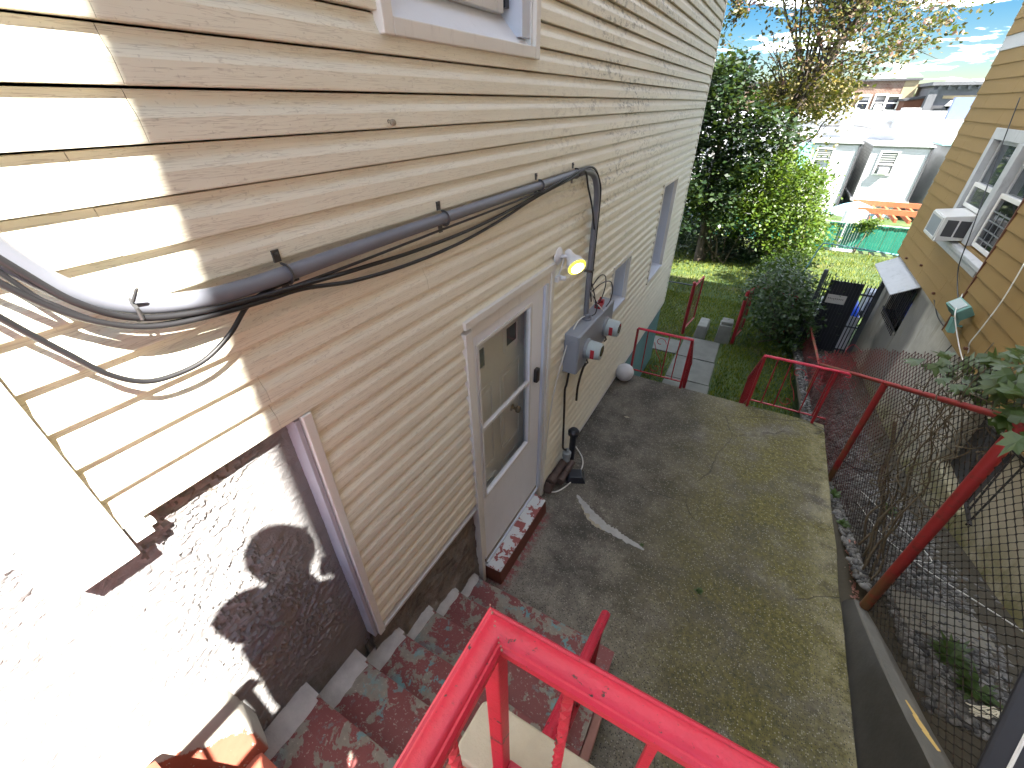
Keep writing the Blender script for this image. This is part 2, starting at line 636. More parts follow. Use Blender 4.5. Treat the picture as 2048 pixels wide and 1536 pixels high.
def mk_cellar():
    n = NT('rendered_cellar_wall')
    x, y, z = n.sep()[:3]
    c = n.mix(n.ramp(n.noise(2.2, 7, 0.65), [(0.3, 0), (0.7, 1)]), (0.27, 0.255, 0.215), (0.46, 0.43, 0.36))
    cream = n.rng(y, 5.6, 4.2)
    c = n.mix(n.math('MULTIPLY', cream, 0.7), c, (0.52, 0.45, 0.31))
    # drip stains below the barred window and long water runs
    wz = n.node('ShaderNodeTexNoise', {'Vector': n.pos(), 'Scale': 2.2, 'Detail': 5}).outputs['Fac']
    yy = n.math('ADD', y, n.math('MULTIPLY', n.math('SUBTRACT', wz, 0.5), 0.5))
    wd = n.math('MULTIPLY', n.rng(yy, 7.55, 7.75), n.rng(yy, 8.95, 9.2, 1, 0))
    wd = n.math('MULTIPLY', wd, n.rng(z, 1.0, 0.9))
    c = n.mix(n.math('MULTIPLY', wd, 0.78), c, (0.075, 0.072, 0.065))
    run = n.ramp(n.noise(3.2, 6, 0.7, n.pos((1, 1.6, 0.22), loc=(0, 3, 0))), [(0.56, 0), (0.70, 1)])
    c = n.mix(n.math('MULTIPLY', run, 0.55), c, (0.13, 0.12, 0.06))
    dk = n.rng(y, 9.3, 10.1)
    c = n.mix(n.math('MULTIPLY', dk, 0.75), c, (0.085, 0.08, 0.055))
    base_z = n.math('ADD', z, n.math('MULTIPLY', y, 0.21))
    green = n.math('MULTIPLY', n.rng(base_z, 1.35, 0.75), n.ramp(n.noise(3.2, 6, 0.7), [(0.34, 0), (0.56, 1)]))
    c = n.mix(n.math('MULTIPLY', green, 0.85), c, (0.145, 0.135, 0.03))
    n.set(Base_Color=c, Roughness=0.9, Normal=n.bump(n.noise(45, 7, 0.7), 0.5, 0.006))
    M['cellar'] = n.m


def mk_leaf(name, cols, trans=0.35, rough=0.5, gain=0.62):
    n = NT(name)
    k = len(cols)
    c = n.ramp(n.rnd(), [(i / max(1, k - 1), tuple(v * gain for v in cc)) for i, cc in enumerate(cols)])
    n.set(Base_Color=c, Roughness=rough)
    tr = n.node('ShaderNodeBsdfTranslucent', {'Color': n.mix(0.5, c, (0.13, 0.20, 0.02))})
    ms = n.node('ShaderNodeMixShader', {0: trans, 1: n.b.outputs[0], 2: tr.outputs[0]})
    n.t.links.new(ms.outputs[0], n.o.inputs['Surface'])
    M[name] = n.m


def mk_glass(name):
    """thin pane: clear except for the mirror share given by the Fresnel term"""
    n = NT(name)
    tr = n.node('ShaderNodeBsdfTransparent', {'Color': (0.95, 0.97, 0.97, 1)})
    gl = n.node('ShaderNodeBsdfGlossy', {'Color': (1, 1, 1, 1), 'Roughness': 0.03})
    fc = n.node('ShaderNodeLayerWeight', {'Blend': 0.5}).outputs['Facing']
    k = n.math('ADD', n.math('MULTIPLY', n.math('POWER', fc, 4.0), 0.55), 0.05)
    ms = n.node('ShaderNodeMixShader', {0: k, 1: tr.outputs[0], 2: gl.outputs[0]})
    n.t.links.new(ms.outputs[0], n.o.inputs['Surface'])
    M[name] = n.m


def mk_panegloss(name, col):
    n = NT(name)
    n.set(Base_Color=n.mix(n.noise(2, 3), tuple(c * 0.7 for c in col), col), Roughness=0.04, Specular_IOR_Level=0.9)
    M[name] = n.m


def mk_lawn():
    n = NT('lawn_soil')
    c = n.mix(n.ramp(n.noise(1.3, 6, 0.65), [(0.35, 0), (0.65, 1)]), (0.02, 0.045, 0.008), (0.05, 0.075, 0.014))
    b = n.ramp(n.noise(0.9, 5, 0.6, n.pos(loc=(5, 0, 0))), [(0.55, 0), (0.70, 1)])
    c = n.mix(n.math('MULTIPLY', b, 0.55), c, (0.12, 0.10, 0.04))
    n.set(Base_Color=c, Roughness=0.9, Normal=n.bump(n.noise(35, 6, 0.7), 0.6, 0.02))
    M['lawn'] = n.m


def mk_brick(name, a, b, mortar, scale, bw=0.5, rh=0.25):
    n = NT(name)
    x, y, z = n.sep()[:3]
    v = n.node('ShaderNodeCombineXYZ', {0: n.math('ADD', x, y), 1: z, 2: 0.0}).outputs[0]
    bt = n.node('ShaderNodeTexBrick', {'Vector': v, 'Color1': a, 'Color2': b, 'Mortar': mortar, 'Scale': scale,
                                      'Mortar Size': 0.03, 'Brick Width': bw, 'Row Height': rh})
    c = bt.outputs['Color']
    bl = n.ramp(n.noise(1.0, 6, 0.7), [(0.42, 0), (0.58, 1)])
    c = n.mix(n.math('MULTIPLY', bl, 0.55), c, mortar)
    n.set(Base_Color=c, Roughness=0.9)
    M[name] = n.m


def mk_wire():
    n = NT('chain_link_wire')
    y = n.sep()[1]
    f = n.math('MULTIPLY', n.rng(y, 3.3, 5.6), n.ramp(n.noise(4, 4), [(0.35, 0.3), (0.6, 1)]))
    c = n.mix(f, (0.022, 0.020, 0.018), (0.15, 0.022, 0.022))
    c = n.mix(n.math('MULTIPLY', n.ramp(n.noise(30, 4), [(0.55, 0), (0.7, 1)]), 0.6), c, (0.12, 0.06, 0.03))
    n.set(Base_Color=c, Roughness=0.55, Metallic=0.2)
    M['wire'] = n.m


def mk_wornpost():
    n = NT('worn_red_post')
    z, y = n.sep()[2], n.sep()[1]
    c = n.mix(n.noise(9, 6, 0.7), (0.23, 0.018, 0.020), (0.35, 0.028, 0.028))
    r = n.ramp(n.noise(16, 7, 0.7), [(0.54, 0), (0.64, 1)])
    c = n.mix(n.math('MULTIPLY', r, 0.55), c, (0.10, 0.03, 0.02))
    g = n.math('MULTIPLY', n.rng(z, 0.75, 0.25), n.ramp(n.noise(5, 5), [(0.4, 0), (0.55, 1)]))
    c = n.mix(n.math('MULTIPLY', g, 0.8), c, (0.115, 0.085, 0.03))
    n.set(Base_Color=c, Roughness=0.5, Normal=n.bump(r, 0.3, 0.002))
    M['post_red'] = n.m


def mk_basepaint():
    n = NT('painted_plaster_base')
    x, y, z = n.sep()[:3]
    b = n.math('ADD', n.math('ADD', z, n.math('MULTIPLY', y, 0.95)), n.math('MULTIPLY', n.math('SUBTRACT', n.noise(16, 7, 0.7), 0.5), 0.16))
    red = n.math('MULTIPLY', n.ramp(n.math('SUBTRACT', b, 0.9), [(0.452, 1), (0.458, 0)]), n.rng(y, 0.035, 0.02))
    fl = n.ramp(n.noise(24, 5, 0.6, n.pos((1, 2, 1))), [(0.63, 0), (0.645, 1)])
    red = n.math('MULTIPLY', red, n.math('SUBTRACT', 1.0, fl))
    c = n.mix(red, n.mix(n.noise(8, 5), (0.34, 0.32, 0.27), (0.50, 0.48, 0.43)), n.mix(n.noise(12, 4), (0.24, 0.062, 0.036), (0.31, 0.092, 0.055)))
    n.set(Base_Color=c, Roughness=0.7, Normal=n.bump(n.math('ADD', n.noise(22, 5), red), 0.5, 0.005))
    M['base_paint'] = n.m


mk_basepaint()
mk_siding()
mk_trim('trim', (0.64, 0.63, 0.585), (0.72, 0.71, 0.665))
mk_trim('alu_white', (0.55, 0.55, 0.53), (0.66, 0.66, 0.65), 0.35, 0.2)
mk_trim('storm_beige', (0.70, 0.725, 0.76), (0.77, 0.79, 0.83), 0.42, 0.12)
mk_trim('door_beige', (0.66, 0.61, 0.54), (0.72, 0.67, 0.60), 0.5, 0.15)
mk_trim('jamb_blue', (0.52, 0.57, 0.66), (0.60, 0.65, 0.74), 0.4, 0.2)
mk_trim('lilac_board', (0.36, 0.37, 0.44), (0.46, 0.47, 0.54), 0.6, 0.5)
mk_trim('white_board', (0.66, 0.65, 0.62), (0.76, 0.75, 0.72), 0.5, 0.15)
mk_trim('white_wall', (0.40, 0.40, 0.41), (0.48, 0.48, 0.49), 0.6, 0.3)
mk_trim('window_grey', (0.36, 0.37, 0.38), (0.50, 0.51, 0.53), 0.5, 0.5)
mk_trim('teal_wall', (0.085, 0.21, 0.22), (0.13, 0.28, 0.29), 0.7, 0.6)
mk_stucco()
mk_foundation()
mk_patio()
mk_steppaint()
mk_thresholdpaint()
mk_red('rail_red', (0.52, 0.018, 0.050), 0.655)
mk_red('rail_dark', (0.30, 0.016, 0.024), 0.70)
mk_yellow()
mk_cellar()
mk_lawn()
mk_wire()
mk_wornpost()
mk_glass('clear_glass')
mk_panegloss('dark_pane', (0.02, 0.022, 0.025))
mk_panegloss('grey_pane', (0.10, 0.11, 0.115))
mk_panegloss('sky_pane', (0.05, 0.065, 0.08))
mk_brick('far_brick', (0.11, 0.048, 0.034), (0.17, 0.09, 0.065), (0.24, 0.18, 0.145), 1.5)
mk_brick('block_grey', (0.23, 0.24, 0.235), (0.31, 0.32, 0.31), (0.20, 0.20, 0.20), 1.25)
plain('conduit', (0.155, 0.165, 0.195), 0.42, 0.0, 0.15)
plain('strap_metal', (0.10, 0.10, 0.10), 0.4, 0.6)
plain('cable_black', (0.018, 0.018, 0.02), 0.45)
plain('cable_white', (0.62, 0.61, 0.57), 0.5)
plain('meter_grey', (0.25, 0.275, 0.315), 0.38, 0.0, 0.12, 3)
plain('meter_pale', (0.34, 0.40, 0.40), 0.3)
plain('meter_ring', (0.30, 0.32, 0.34), 0.3, 0.5)
plain('tag_red', (0.36, 0.02, 0.03), 0.5)
plain('iron_black', (0.022, 0.02, 0.02), 0.55, 0.1, 0.4, 20, 0.3, 60)
plain('rust_pipe', (0.075, 0.05, 0.042), 0.7, 0.1, 0.5, 14, 0.5, 60)
plain('pipe_grey', (0.25, 0.28, 0.29), 0.5)
plain('lamp_white', (0.70, 0.71, 0.72), 0.4)
plain('lamp_glow', (0.3, 0.26, 0.05), 0.4, emit=((1.0, 0.86, 0.05), 0.17))
plain('lamp_core', (1, 1, 0.9), 0.4, emit=((1.0, 0.95, 0.78), 1.6))
plain('ball_white', (0.58, 0.59, 0.60), 0.45, 0, 0.15, 14)
plain('plastic_black', (0.012, 0.014, 0.02), 0.35)
plain('plastic_white', (0.66, 0.68, 0.71), 0.4)
plain('brass', (0.20, 0.15, 0.09), 0.3, 0.9)
plain('patch_pale', (0.30, 0.30, 0.29), 0.75, 0, 0.3, 12, 0.5, 50)
plain('patch_tan', (0.30, 0.27, 0.20), 0.8, 0, 0.3, 14, 0.5, 50)
plain('curb_dark', (0.062, 0.060, 0.056), 0.7, 0, 0.6, 3, 0.5, 30)
plain('curb_grey', (0.135, 0.13, 0.115), 0.85, 0, 0.35, 5, 0.5, 45)
plain('cap_concrete', (0.40, 0.365, 0.28), 0.85, 0, 0.28, 9, 0.5, 120)
plain('landing_side', (0.29, 0.145, 0.115), 0.8, 0, 0.35, 6, 0.5, 40)
plain('white_lime', (0.40, 0.385, 0.365), 0.8, 0, 0.32, 16, 0.6, 70)
plain('landing_red', (0.36, 0.10, 0.062), 0.6, 0, 0.35, 7, 0.5, 30)
plain('path_concrete', (0.115, 0.118, 0.105), 0.85, 0, 0.45, 3.5, 0.5, 40)
plain('pier_grey', (0.16, 0.165, 0.15), 0.9, 0, 0.45, 6, 0.6, 30)
plain('dirt', (0.05, 0.042, 0.028), 0.95, 0, 0.5, 4, 0.7, 30)
plain('slate', (0.15, 0.14, 0.115), 0.85, 0, 0.3, 6)
plain('gate_black', (0.012, 0.014, 0.02), 0.6, 0, 0.5, 8)
plain('gate_steel', (0.05, 0.06, 0.07), 0.45)
plain('sign_grey', (0.42, 0.41, 0.40), 0.6)
plain('ink', (0.03, 0.03, 0.03), 0.6)
plain('tarp_blue', (0.02, 0.09, 0.62), 0.45)
plain('fence_green', (0.008, 0.15, 0.105), 0.55, 0, 0.35, 5)
plain('pole_grey', (0.42, 0.43, 0.42), 0.5)
plain('pergola', (0.30, 0.085, 0.03), 0.7, 0, 0.3, 4)
plain('umbrella', (0.18, 0.36, 0.42), 0.7)
plain('roof_white', (0.38, 0.39, 0.40), 0.6, 0, 0.12, 1)
plain('roof_green', (0.20, 0.50, 0.42), 0.6)
plain('stone_grey', (0.105, 0.108, 0.118), 0.85, 0, 0.3, 1)
plain('stone_dark', (0.055, 0.055, 0.06), 0.8)
plain('brown_wall', (0.12, 0.045, 0.024), 0.85, 0, 0.3, 0.8)
plain('buff', (0.30, 0.235, 0.14), 0.8)
plain('blue_wall', (0.12, 0.15, 0.26), 0.8)
plain('asphalt', (0.10, 0.10, 0.10), 0.9, 0, 0.3, 2)
plain('bark', (0.055, 0.042, 0.032), 0.9, 0, 0.6, 12, 0.9, 40)
plain('bark_pale', (0.10, 0.078, 0.048), 0.9, 0, 0.5, 14, 0.7, 60)
plain('room_dark', (0.012, 0.011, 0.010), 0.9)
plain('interior', (0.20, 0.18, 0.15), 0.9)
plain('rope', (0.62, 0.57, 0.44), 0.9)
plain('skin', (0.40, 0.24, 0.17), 0.55)
plain('hair', (0.03, 0.022, 0.018), 0.6)
plain('shirt', (0.10, 0.13, 0.19), 0.85)
plain('trousers', (0.04, 0.045, 0.06), 0.85)
plain('shoe', (0.05, 0.045, 0.04), 0.7)
plain('canvas_black', (0.016, 0.017, 0.022), 0.8)
plain('fixture_teal', (0.13, 0.29, 0.26), 0.45)
plain('yellow_flake', (0.55, 0.38, 0.13), 0.8)
mk_leaf('leaf_autumn', [(0.08, 0.09, 0.03), (0.20, 0.16, 0.035), (0.16, 0.075, 0.05), (0.28, 0.20, 0.04), (0.11, 0.15, 0.03), (0.30, 0.12, 0.13), (0.09, 0.12, 0.03), (0.13, 0.16, 0.03), (0.26, 0.10, 0.10)], 0.25, 0.5, 0.5)
mk_leaf('leaf_gold', [(0.12, 0.13, 0.03), (0.33, 0.25, 0.035), (0.20, 0.18, 0.035), (0.40, 0.28, 0.05)], 0.3, 0.5, 0.5)
mk_leaf('leaf_dark', [(0.012, 0.035, 0.014), (0.022, 0.055, 0.018), (0.035, 0.075, 0.02), (0.05, 0.09, 0.025)], 0.18, 0.4, 0.5)  # greens darkened to carry the maple's shade, also used on the hedge
mk_leaf('leaf_bright', [(0.055, 0.125, 0.010), (0.10, 0.195, 0.012), (0.17, 0.25, 0.016), (0.045, 0.10, 0.010)], 0.42)
mk_leaf('leaf_vine', [(0.02, 0.06, 0.016), (0.04, 0.10, 0.02), (0.07, 0.13, 0.022), (0.016, 0.05, 0.02)], 0.25, 0.45, 0.55)
mk_leaf('grass_blade', [(0.045, 0.095, 0.006), (0.08, 0.125, 0.007), (0.24, 0.235, 0.012), (0.085, 0.135, 0.007)], 0.3, 0.6, 0.95)
mk_leaf('pebble', [(0.045, 0.045, 0.048), (0.12, 0.115, 0.11), (0.26, 0.255, 0.25), (0.17, 0.155, 0.13), (0.40, 0.39, 0.37), (0.09, 0.085, 0.08)], 0.0, 0.75, 0.48)
mk_leaf('far_leaf', [(0.03, 0.06, 0.03), (0.05, 0.09, 0.035), (0.07, 0.10, 0.04)], 0.2)


# ================================================================== ground
def z_lawn(y):
    if y < 9.6: return -1.2
    if y < 20.6: return -1.2 - 0.03 * (y - 9.6)
    if y < 31: return -1.53 - 0.29 * (y - 20.6)
    return -4.55


ALLEY = [(-3, 1.5), (0, 0.82), (1.8, 0.42), (2.8, 0.2), (4.0, -0.1), (5.3, -0.5), (6.7, -0.68), (8.3, -0.86), (10.5, -1.12), (13, -1.34)]


def z_alley(y):
    for (a, za), (b, zb) in zip(ALLEY, ALLEY[1:]):
        if y <= b:
            return za + (zb - za) * (y - a) / (b - a)
    return ALLEY[-1][1]


def strip(name, mat, xs, ys, zf, kind='structure', amp=0.0):
    mb = MB()
    vs = []
    for y in ys:
        for x in xs:
            vs.append((x, y, zf(x, y) + (amp * mnoise.noise(Vector((x * 1.3, y * 1.3, 0))) if amp else 0)))
    n = len(xs)
    fs = [(j * n + i, j * n + i + 1, (j + 1) * n + i + 1, (j + 1) * n + i) for j in range(len(ys) - 1) for i in range(n - 1)]
    mb.add(vs, fs)
    o = mb.build(name, mat, smooth=True)
    return tag(o, kind=kind)


ls = [5.3 + 0.35 * i for i in range(47)] + [22, 24, 27, 31, 40, 60, 100, 200, 500]
strip('lawn', 'lawn', [-90, -40, -20, -12, -8, -6] + [-5 + 0.45 * i for i in range(33)] + [11, 14, 20, 40, 90, 250], ls,
      lambda x, y: z_lawn(y) + 0.02 * mnoise.noise(Vector((x, y, 3))))
strip('alley_ground', 'dirt', [2.555, 2.60, 2.69, 2.8, 2.95, 3.2, 3.45, 3.66], [-3 + 0.25 * i for i in range(57)],
      lambda x, y: (min(z_alley(y), -0.035) if x < 2.65 else (z_alley(y) if x > 2.75 else min(z_alley(y), 0.05)))
      + 0.012 * mnoise.noise(Vector((x * 3, y * 3, 3))) + (0.03 if x > 3.3 else 0))
mb = MB()
mb.box(-60, 60, -60, -3.0, 1.2, 1.5)  # unseen street ground, put in to bounce sunlight
tag(mb.build('street_pavement', 'asphalt'), kind='structure')
mb = MB()
mb.box(0.9, 2.62, -3.0, -1.4, 0.4, 1.62)
tag(mb.build('front_walk', 'path_concrete'), kind='structure')

# patio slab with a slightly broken outline
mb = MB()
pts = [(-0.06, 0.5), (2.58, 0.5)]
y = 0.8
while y < 5.2:
    pts.append((2.595 + 0.012 * mnoise.noise(Vector((1, y * 2.2, 0))) - 0.004 * (y - 2), y))
    y += 0.12
pts += [(2.585, 5.36)]
x = 2.4
while x > 0:
    pts.append((x, 5.365 + 0.012 * mnoise.noise(Vector((x * 2.5, 4, 0)))))
    x -= 0.15
pts.append((-0.06, 5.37))
mb.prism([(a, b, -1.3) for a, b in pts], (0, 0, 1.3))
tag(mb.build('patio', 'patio', bev=0.012), kind='structure')

# garden path made of separate slabs
pth = []
for (x0, x1, y0, y1) in [(0.42, 1.24, 6.62, 7.55), (0.42, 1.22, 7.57, 8.5), (0.45, 1.2, 8.52, 9.5), (-0.5, 0.42, 8.55, 9.2)]:
    mb = MB()
    mb.box(x0, x1, y0, y1, -1.3, -1.172 + 0.006 * random.random())
    pth.append(mb.build('path_slab', 'path_concrete', bev=0.012))
path_root = pth[0]
path_root.name = 'garden_path'
tag(path_root, kind='structure')
for o in pth[1:]:
    par(o, path_root)
mb = MB()
for k in range(5):
    mb.box(0.75, 1.7, 5.4 + 0.24 * k, 5.66 + 0.24 * k, -1.3, -0.2 * (k + 1))
stp = mb.build('rear_steps', 'path_concrete', bev=0.01)
tag(stp, 'concrete steps dropping from the patio edge to the garden path', 'steps')

# ================================================================== beige house
HOUSE = thing('beige_house', 'long beige vinyl-sided house wall filling the left side, with a side door', 'house', (-3, 3.5, 0))
E = 0.1017
Z0 = 2.421
Y_END = 8.19
openings = [(1.58, 2.70, -0.2, 2.37), (1.27, 2.36, 3.483, 4.9), (4.28, 4.97, 1.26, 1.87), (6.15, 7.10, 1.07, 2.43)]
HOLES = [(1.64, 2.62, 0.16, 2.31), (1.31, 2.32, 3.52, 4.86), (4.32, 4.93, 1.30, 1.83), (6.19, 7.06, 1.11, 2.39)]


def cells(mb, x0, x1, y0, y1, z0, z1, holes):
    ys = sorted(set([y0, y1] + [v for h in holes for v in h[:2] if y0 < v < y1]))
    zs = sorted(set([z0, z1] + [v for h in holes for v in h[2:] if z0 < v < z1]))
    for a, b in zip(ys, ys[1:]):
        run = None
        for c, d in zip(zs, zs[1:]):
            my, mz = (a + b) / 2, (c + d) / 2
            solid = not any(h[0] < my < h[1] and h[2] < mz < h[3] for h in holes)
            if solid:
                run = (run[0], d) if run else (c, d)
            if (not solid or d == zs[-1]) and run:
                mb.box(x0, x1, a, b, run[0], run[1])
                run = None


mb = MB()
cells(mb, -0.22, -0.014, 0.62, Y_END - 0.01, 0.94, 7.5, HOLES)
cells(mb, -0.22, -0.014, 1.59, Y_END - 0.01, 0.06, 0.94, HOLES)
cells(mb, -0.22, -0.014, 0.1, 0.62, 2.43, 7.5, [])
mb.build('wall', 'trim', HOUSE)
mb = MB()
mb.box(-7, -0.45, -1.5, Y_END - 0.02, -1.5, 7.4)
mb.build('core_wall', 'room_dark', HOUSE)
mb = MB()
mb.prism([(-7.6, -1.9, 7.4), (0.25, -1.9, 7.4), (0.25, -1.9, 7.52), (-3.6, -1.9, 9.2), (-7.6, -1.9, 7.52)], (0, 10.5, 0))
mb.build('roof', 'stone_dark', HOUSE)

# siding, one plank per course and panel length, with the Dutch-lap section
prof = [(-0.006, -0.001), (0.0205, 0.0), (0.0215, 0.004), (0.0195, 0.045), (0.0165, 0.053), (0.0085, 0.067), (0.0035, 0.080), (0.0010, 0.0955), (-0.006, 0.0965), (-0.006, E + 0.004)]


def plank(mb, y0, y1, z, lo=None, hi=None):
    pr = [(px, z + pz) for px, pz in prof]
    if hi is not None or lo is not None:
        out = []
        for (a, b), (c, d) in zip(pr, pr[1:] + pr[:1]):
            for lim, keep in ((hi, 1), (lo, -1)):
                pass
            ok = (hi is None or b <= hi) and (lo is None or b >= lo)
            if ok: out.append((a, b))
            for lim in (hi, lo):
                if lim is not None and (b - lim) * (d - lim) < 0:
                    t = (lim - b) / (d - b)
                    out.append((a + (c - a) * t, lim))
        pr = out
    mb.prism([(px, y0, pz) for px, pz in pr], (0, y1 - y0, 0))


def intervals(z):
    lo = 0.104 if z > Z0 - 0.01 else (0.662 if z > 0.94 else 2.70)
    iv = [(lo, Y_END - 0.03)]
    zc0, zc1 = z + 0.01, z + E * 0.75
    for (a, b, c, d) in openings:
        if zc1 > c and zc0 < d:
            nv = []
            for p, q in iv:
                if b <= p or a >= q:
                    nv.append((p, q))
                else:
                    if a - p > 0.03: nv.append((p, a))
                    if q - b > 0.03: nv.append((b, q))
            iv = nv
    return iv


k0 = -23
seed_off = {}
for k in range(k0, 37):
    z = Z0 + E * k
    if z < 0.07: continue
    pr = (k // 2)
    if pr not in seed_off:
        seed_off[pr] = (0.52 if pr in (4, 5) else random.uniform(0, 3.66))
    s0 = seed_off[pr] - 3.66 * 2
    cuts = [s0 + 3.66 * i for i in range(6)]
    for a, b in intervals(z):
        pp = [a] + [c for c in cuts if a + 0.12 < c < b - 0.12] + [b]
        for i in range(len(pp) - 1):
            mb = MB()
            dz = 0.0006 * random.uniform(-1, 1)
            # the overlapping sheet runs a hair past the seam
            plank(mb, pp[i], pp[i + 1] - (0.0015 if i < len(pp) - 2 else 0), z + dz)
            mb.build('siding_plank', 'siding', HOUSE)

for (a, b, c, d) in openings:      # trimmed courses right under and over the openings
    for k in range(k0, 37):
        z = Z0 + E * k
        if z < 0.07: continue
        if z + 0.02 < c < z + E and z + E * 0.75 > c:
            mb = MB()
            plank(mb, a - 0.001, b + 0.001, z, hi=c + 0.002)
            mb.build('siding_plank', 'siding', HOUSE)
        if z + 0.01 < d < z + E - 0.015:
            mb = MB()
            plank(mb, a - 0.001, b + 0.001, z, lo=d - 0.002)
            mb.build('siding_plank', 'siding', HOUSE)

mb = MB()   # plain siding higher up, above the frame
for k in range(37, 48):
    plank(mb, 0.104, Y_END - 0.03, Z0 + E * k)
tag(mb.build('upper_siding', 'siding', HOUSE), kind='stuff')

# corner trims
mb = MB()
mb.box(-0.22, 0.022, Y_END - 0.03, Y_END + 0.02, 0.06, 7.4)
mb.build('corner_trim', 'trim', HOUSE, bev=0.004)
mb = MB()
mb.box(-0.05, 0.034, -0.045, 0.102, 2.335, 7.4)
mb.build('corner_board', 'white_board', HOUSE, bev=0.004)
mb = MB()
mb.box(-0.02, 0.030, 0.108, 0.150, 2.368, 2.412)
mb.box(-0.02, 0.026, 0.150, 0.164, 2.385, 2.400)
mb.build('trim_clip', 'white_board', HOUSE)
mb = MB()
mb.box(-0.06, 0.028, 0.625, 0.662, 0.925, 2.418)
mb.build('corner_trim', 'trim', HOUSE, bev=0.004)
mb = MB()
mb.box(-0.06, 0.012, 0.603, 0.622, 0.935, 2.405)
mb.build('side_board', 'lilac_board', HOUSE, bev=0.002)
mb = MB()
mb.box(-0.03, 0.022, 0.662, 1.585, 0.925, 0.948)
mb.build('starter_strip', 'alu_white', HOUSE, bev=0.002)
mb = MB()
mb.box(-0.03, 0.024, 2.705, Y_END - 0.03, 0.045, 0.072)
mb.build('starter_strip', 'alu_white', HOUSE, bev=0.003)
mb = MB()
mb.box(-0.06, 0.006, 2.72, Y_END - 0.04, -0.02, 0.046)
mb.build('sill_beam', 'plastic_black', HOUSE)
mb = MB()
mb.box(-0.4, -0.012, 5.372, Y_END - 0.04, -1.6, 0.04)
mb.build('foundation_wall', 'teal_wall', HOUSE)
mb = MB()
mb.box(-0.5, -0.02, 1.6, 5.45, -0.5, 0.05)
mb.box(-0.3, -0.02, 1.63, 2.63, 0.0, 0.19)
mb.build('foundation_wall', 'foundation', HOUSE)


def relief(name, mat, y0, y1, z0, z1, x, res, fn, parent):
    ny, nz = int((y1 - y0) / res), int((z1 - z0) / res)
    vs = []
    for j in range(nz + 1):
        for i in range(ny + 1):
            yy, zz = y0 + (y1 - y0) * i / ny, z0 + (z1 - z0) * j / nz
            vs.append((x + fn(yy, zz), yy, zz))
    n = ny + 1
    fs = [(j * n + i, j * n + i + 1, (j + 1) * n + i + 1, (j + 1) * n + i) for j in range(nz) for i in range(ny)]
    mb = MB()
    mb.add(vs, fs)
    return mb.build(name, mat, parent, smooth='auto')


def trowel(y, z):
    p = Vector((y * 3.1, z * 5.2, 2.0))
    w = mnoise.fractal(p * 0.7, 0.9, 2.0, 3)
    v = mnoise.fractal(Vector((y * 3.4 + w * 0.8, z * 6.5 + w * 1.0, 5.0)), 0.8, 2.0, 5) * 3.2 + z * 4.2 + y * 1.6
    saw = (v - math.floor(v))
    edge = saw ** 1.5
    k = 0.12 + 0.88 * min(1, max(0, 0.5 + 1.6 * mnoise.noise(Vector((y * 2.1, z * 1.7, 9)))))
    fine = mnoise.fractal(Vector((y * 34, z * 40, 1)), 0.9, 2.0, 3)
    big = mnoise.noise(Vector((y * 2.3, z * 2.3, 7)))
    return 0.0135 * k * edge + 0.0022 * fine + 0.010 * big - 0.004


relief('stucco_wall', 'stucco', -0.62, 0.606, 0.85, 2.44, -0.052, 0.0075, trowel, HOUSE)
mb = MB()
mb.box(-0.5, -0.085, -1.5, 0.62, -0.4, 7.3)
mb.build('stucco_core', 'stucco', HOUSE)
relief('stucco_front', 'stucco', -1.5, -0.62, 0.85, 4.2, -0.052, 0.03, trowel, HOUSE)
relief('rubble_wall', 'foundation', 0.60, 1.60, -0.03, 0.945, -0.016, 0.011,
       lambda y, z: 0.020 * mnoise.fractal(Vector((y * 5, z * 6, 0)), 0.8, 2, 5) + 0.012 * max(0, 0.5 - z), HOUSE)
mb = MB()
mb.box(-0.4, -0.05, 0.58, 1.62, -0.3, 0.94)
mb.build('rubble_core', 'foundation', HOUSE)


# ------------------------------------------------------------------ windows in the beige house
def frame_bars(mb, x0, x1, y0, y1, z0, z1, w, wt=None, wb=None):
    wt = wt or w
    wb = wb or w
    mb.box(x0, x1, y0, y0 + w, z0, z1)
    mb.box(x0, x1, y1 - w, y1, z0, z1)
    mb.box(x0, x1, y0 + w, y1 - w, z1 - wt, z1)
    mb.box(x0, x1, y0 + w, y1 - w, z0, z0 + wb)


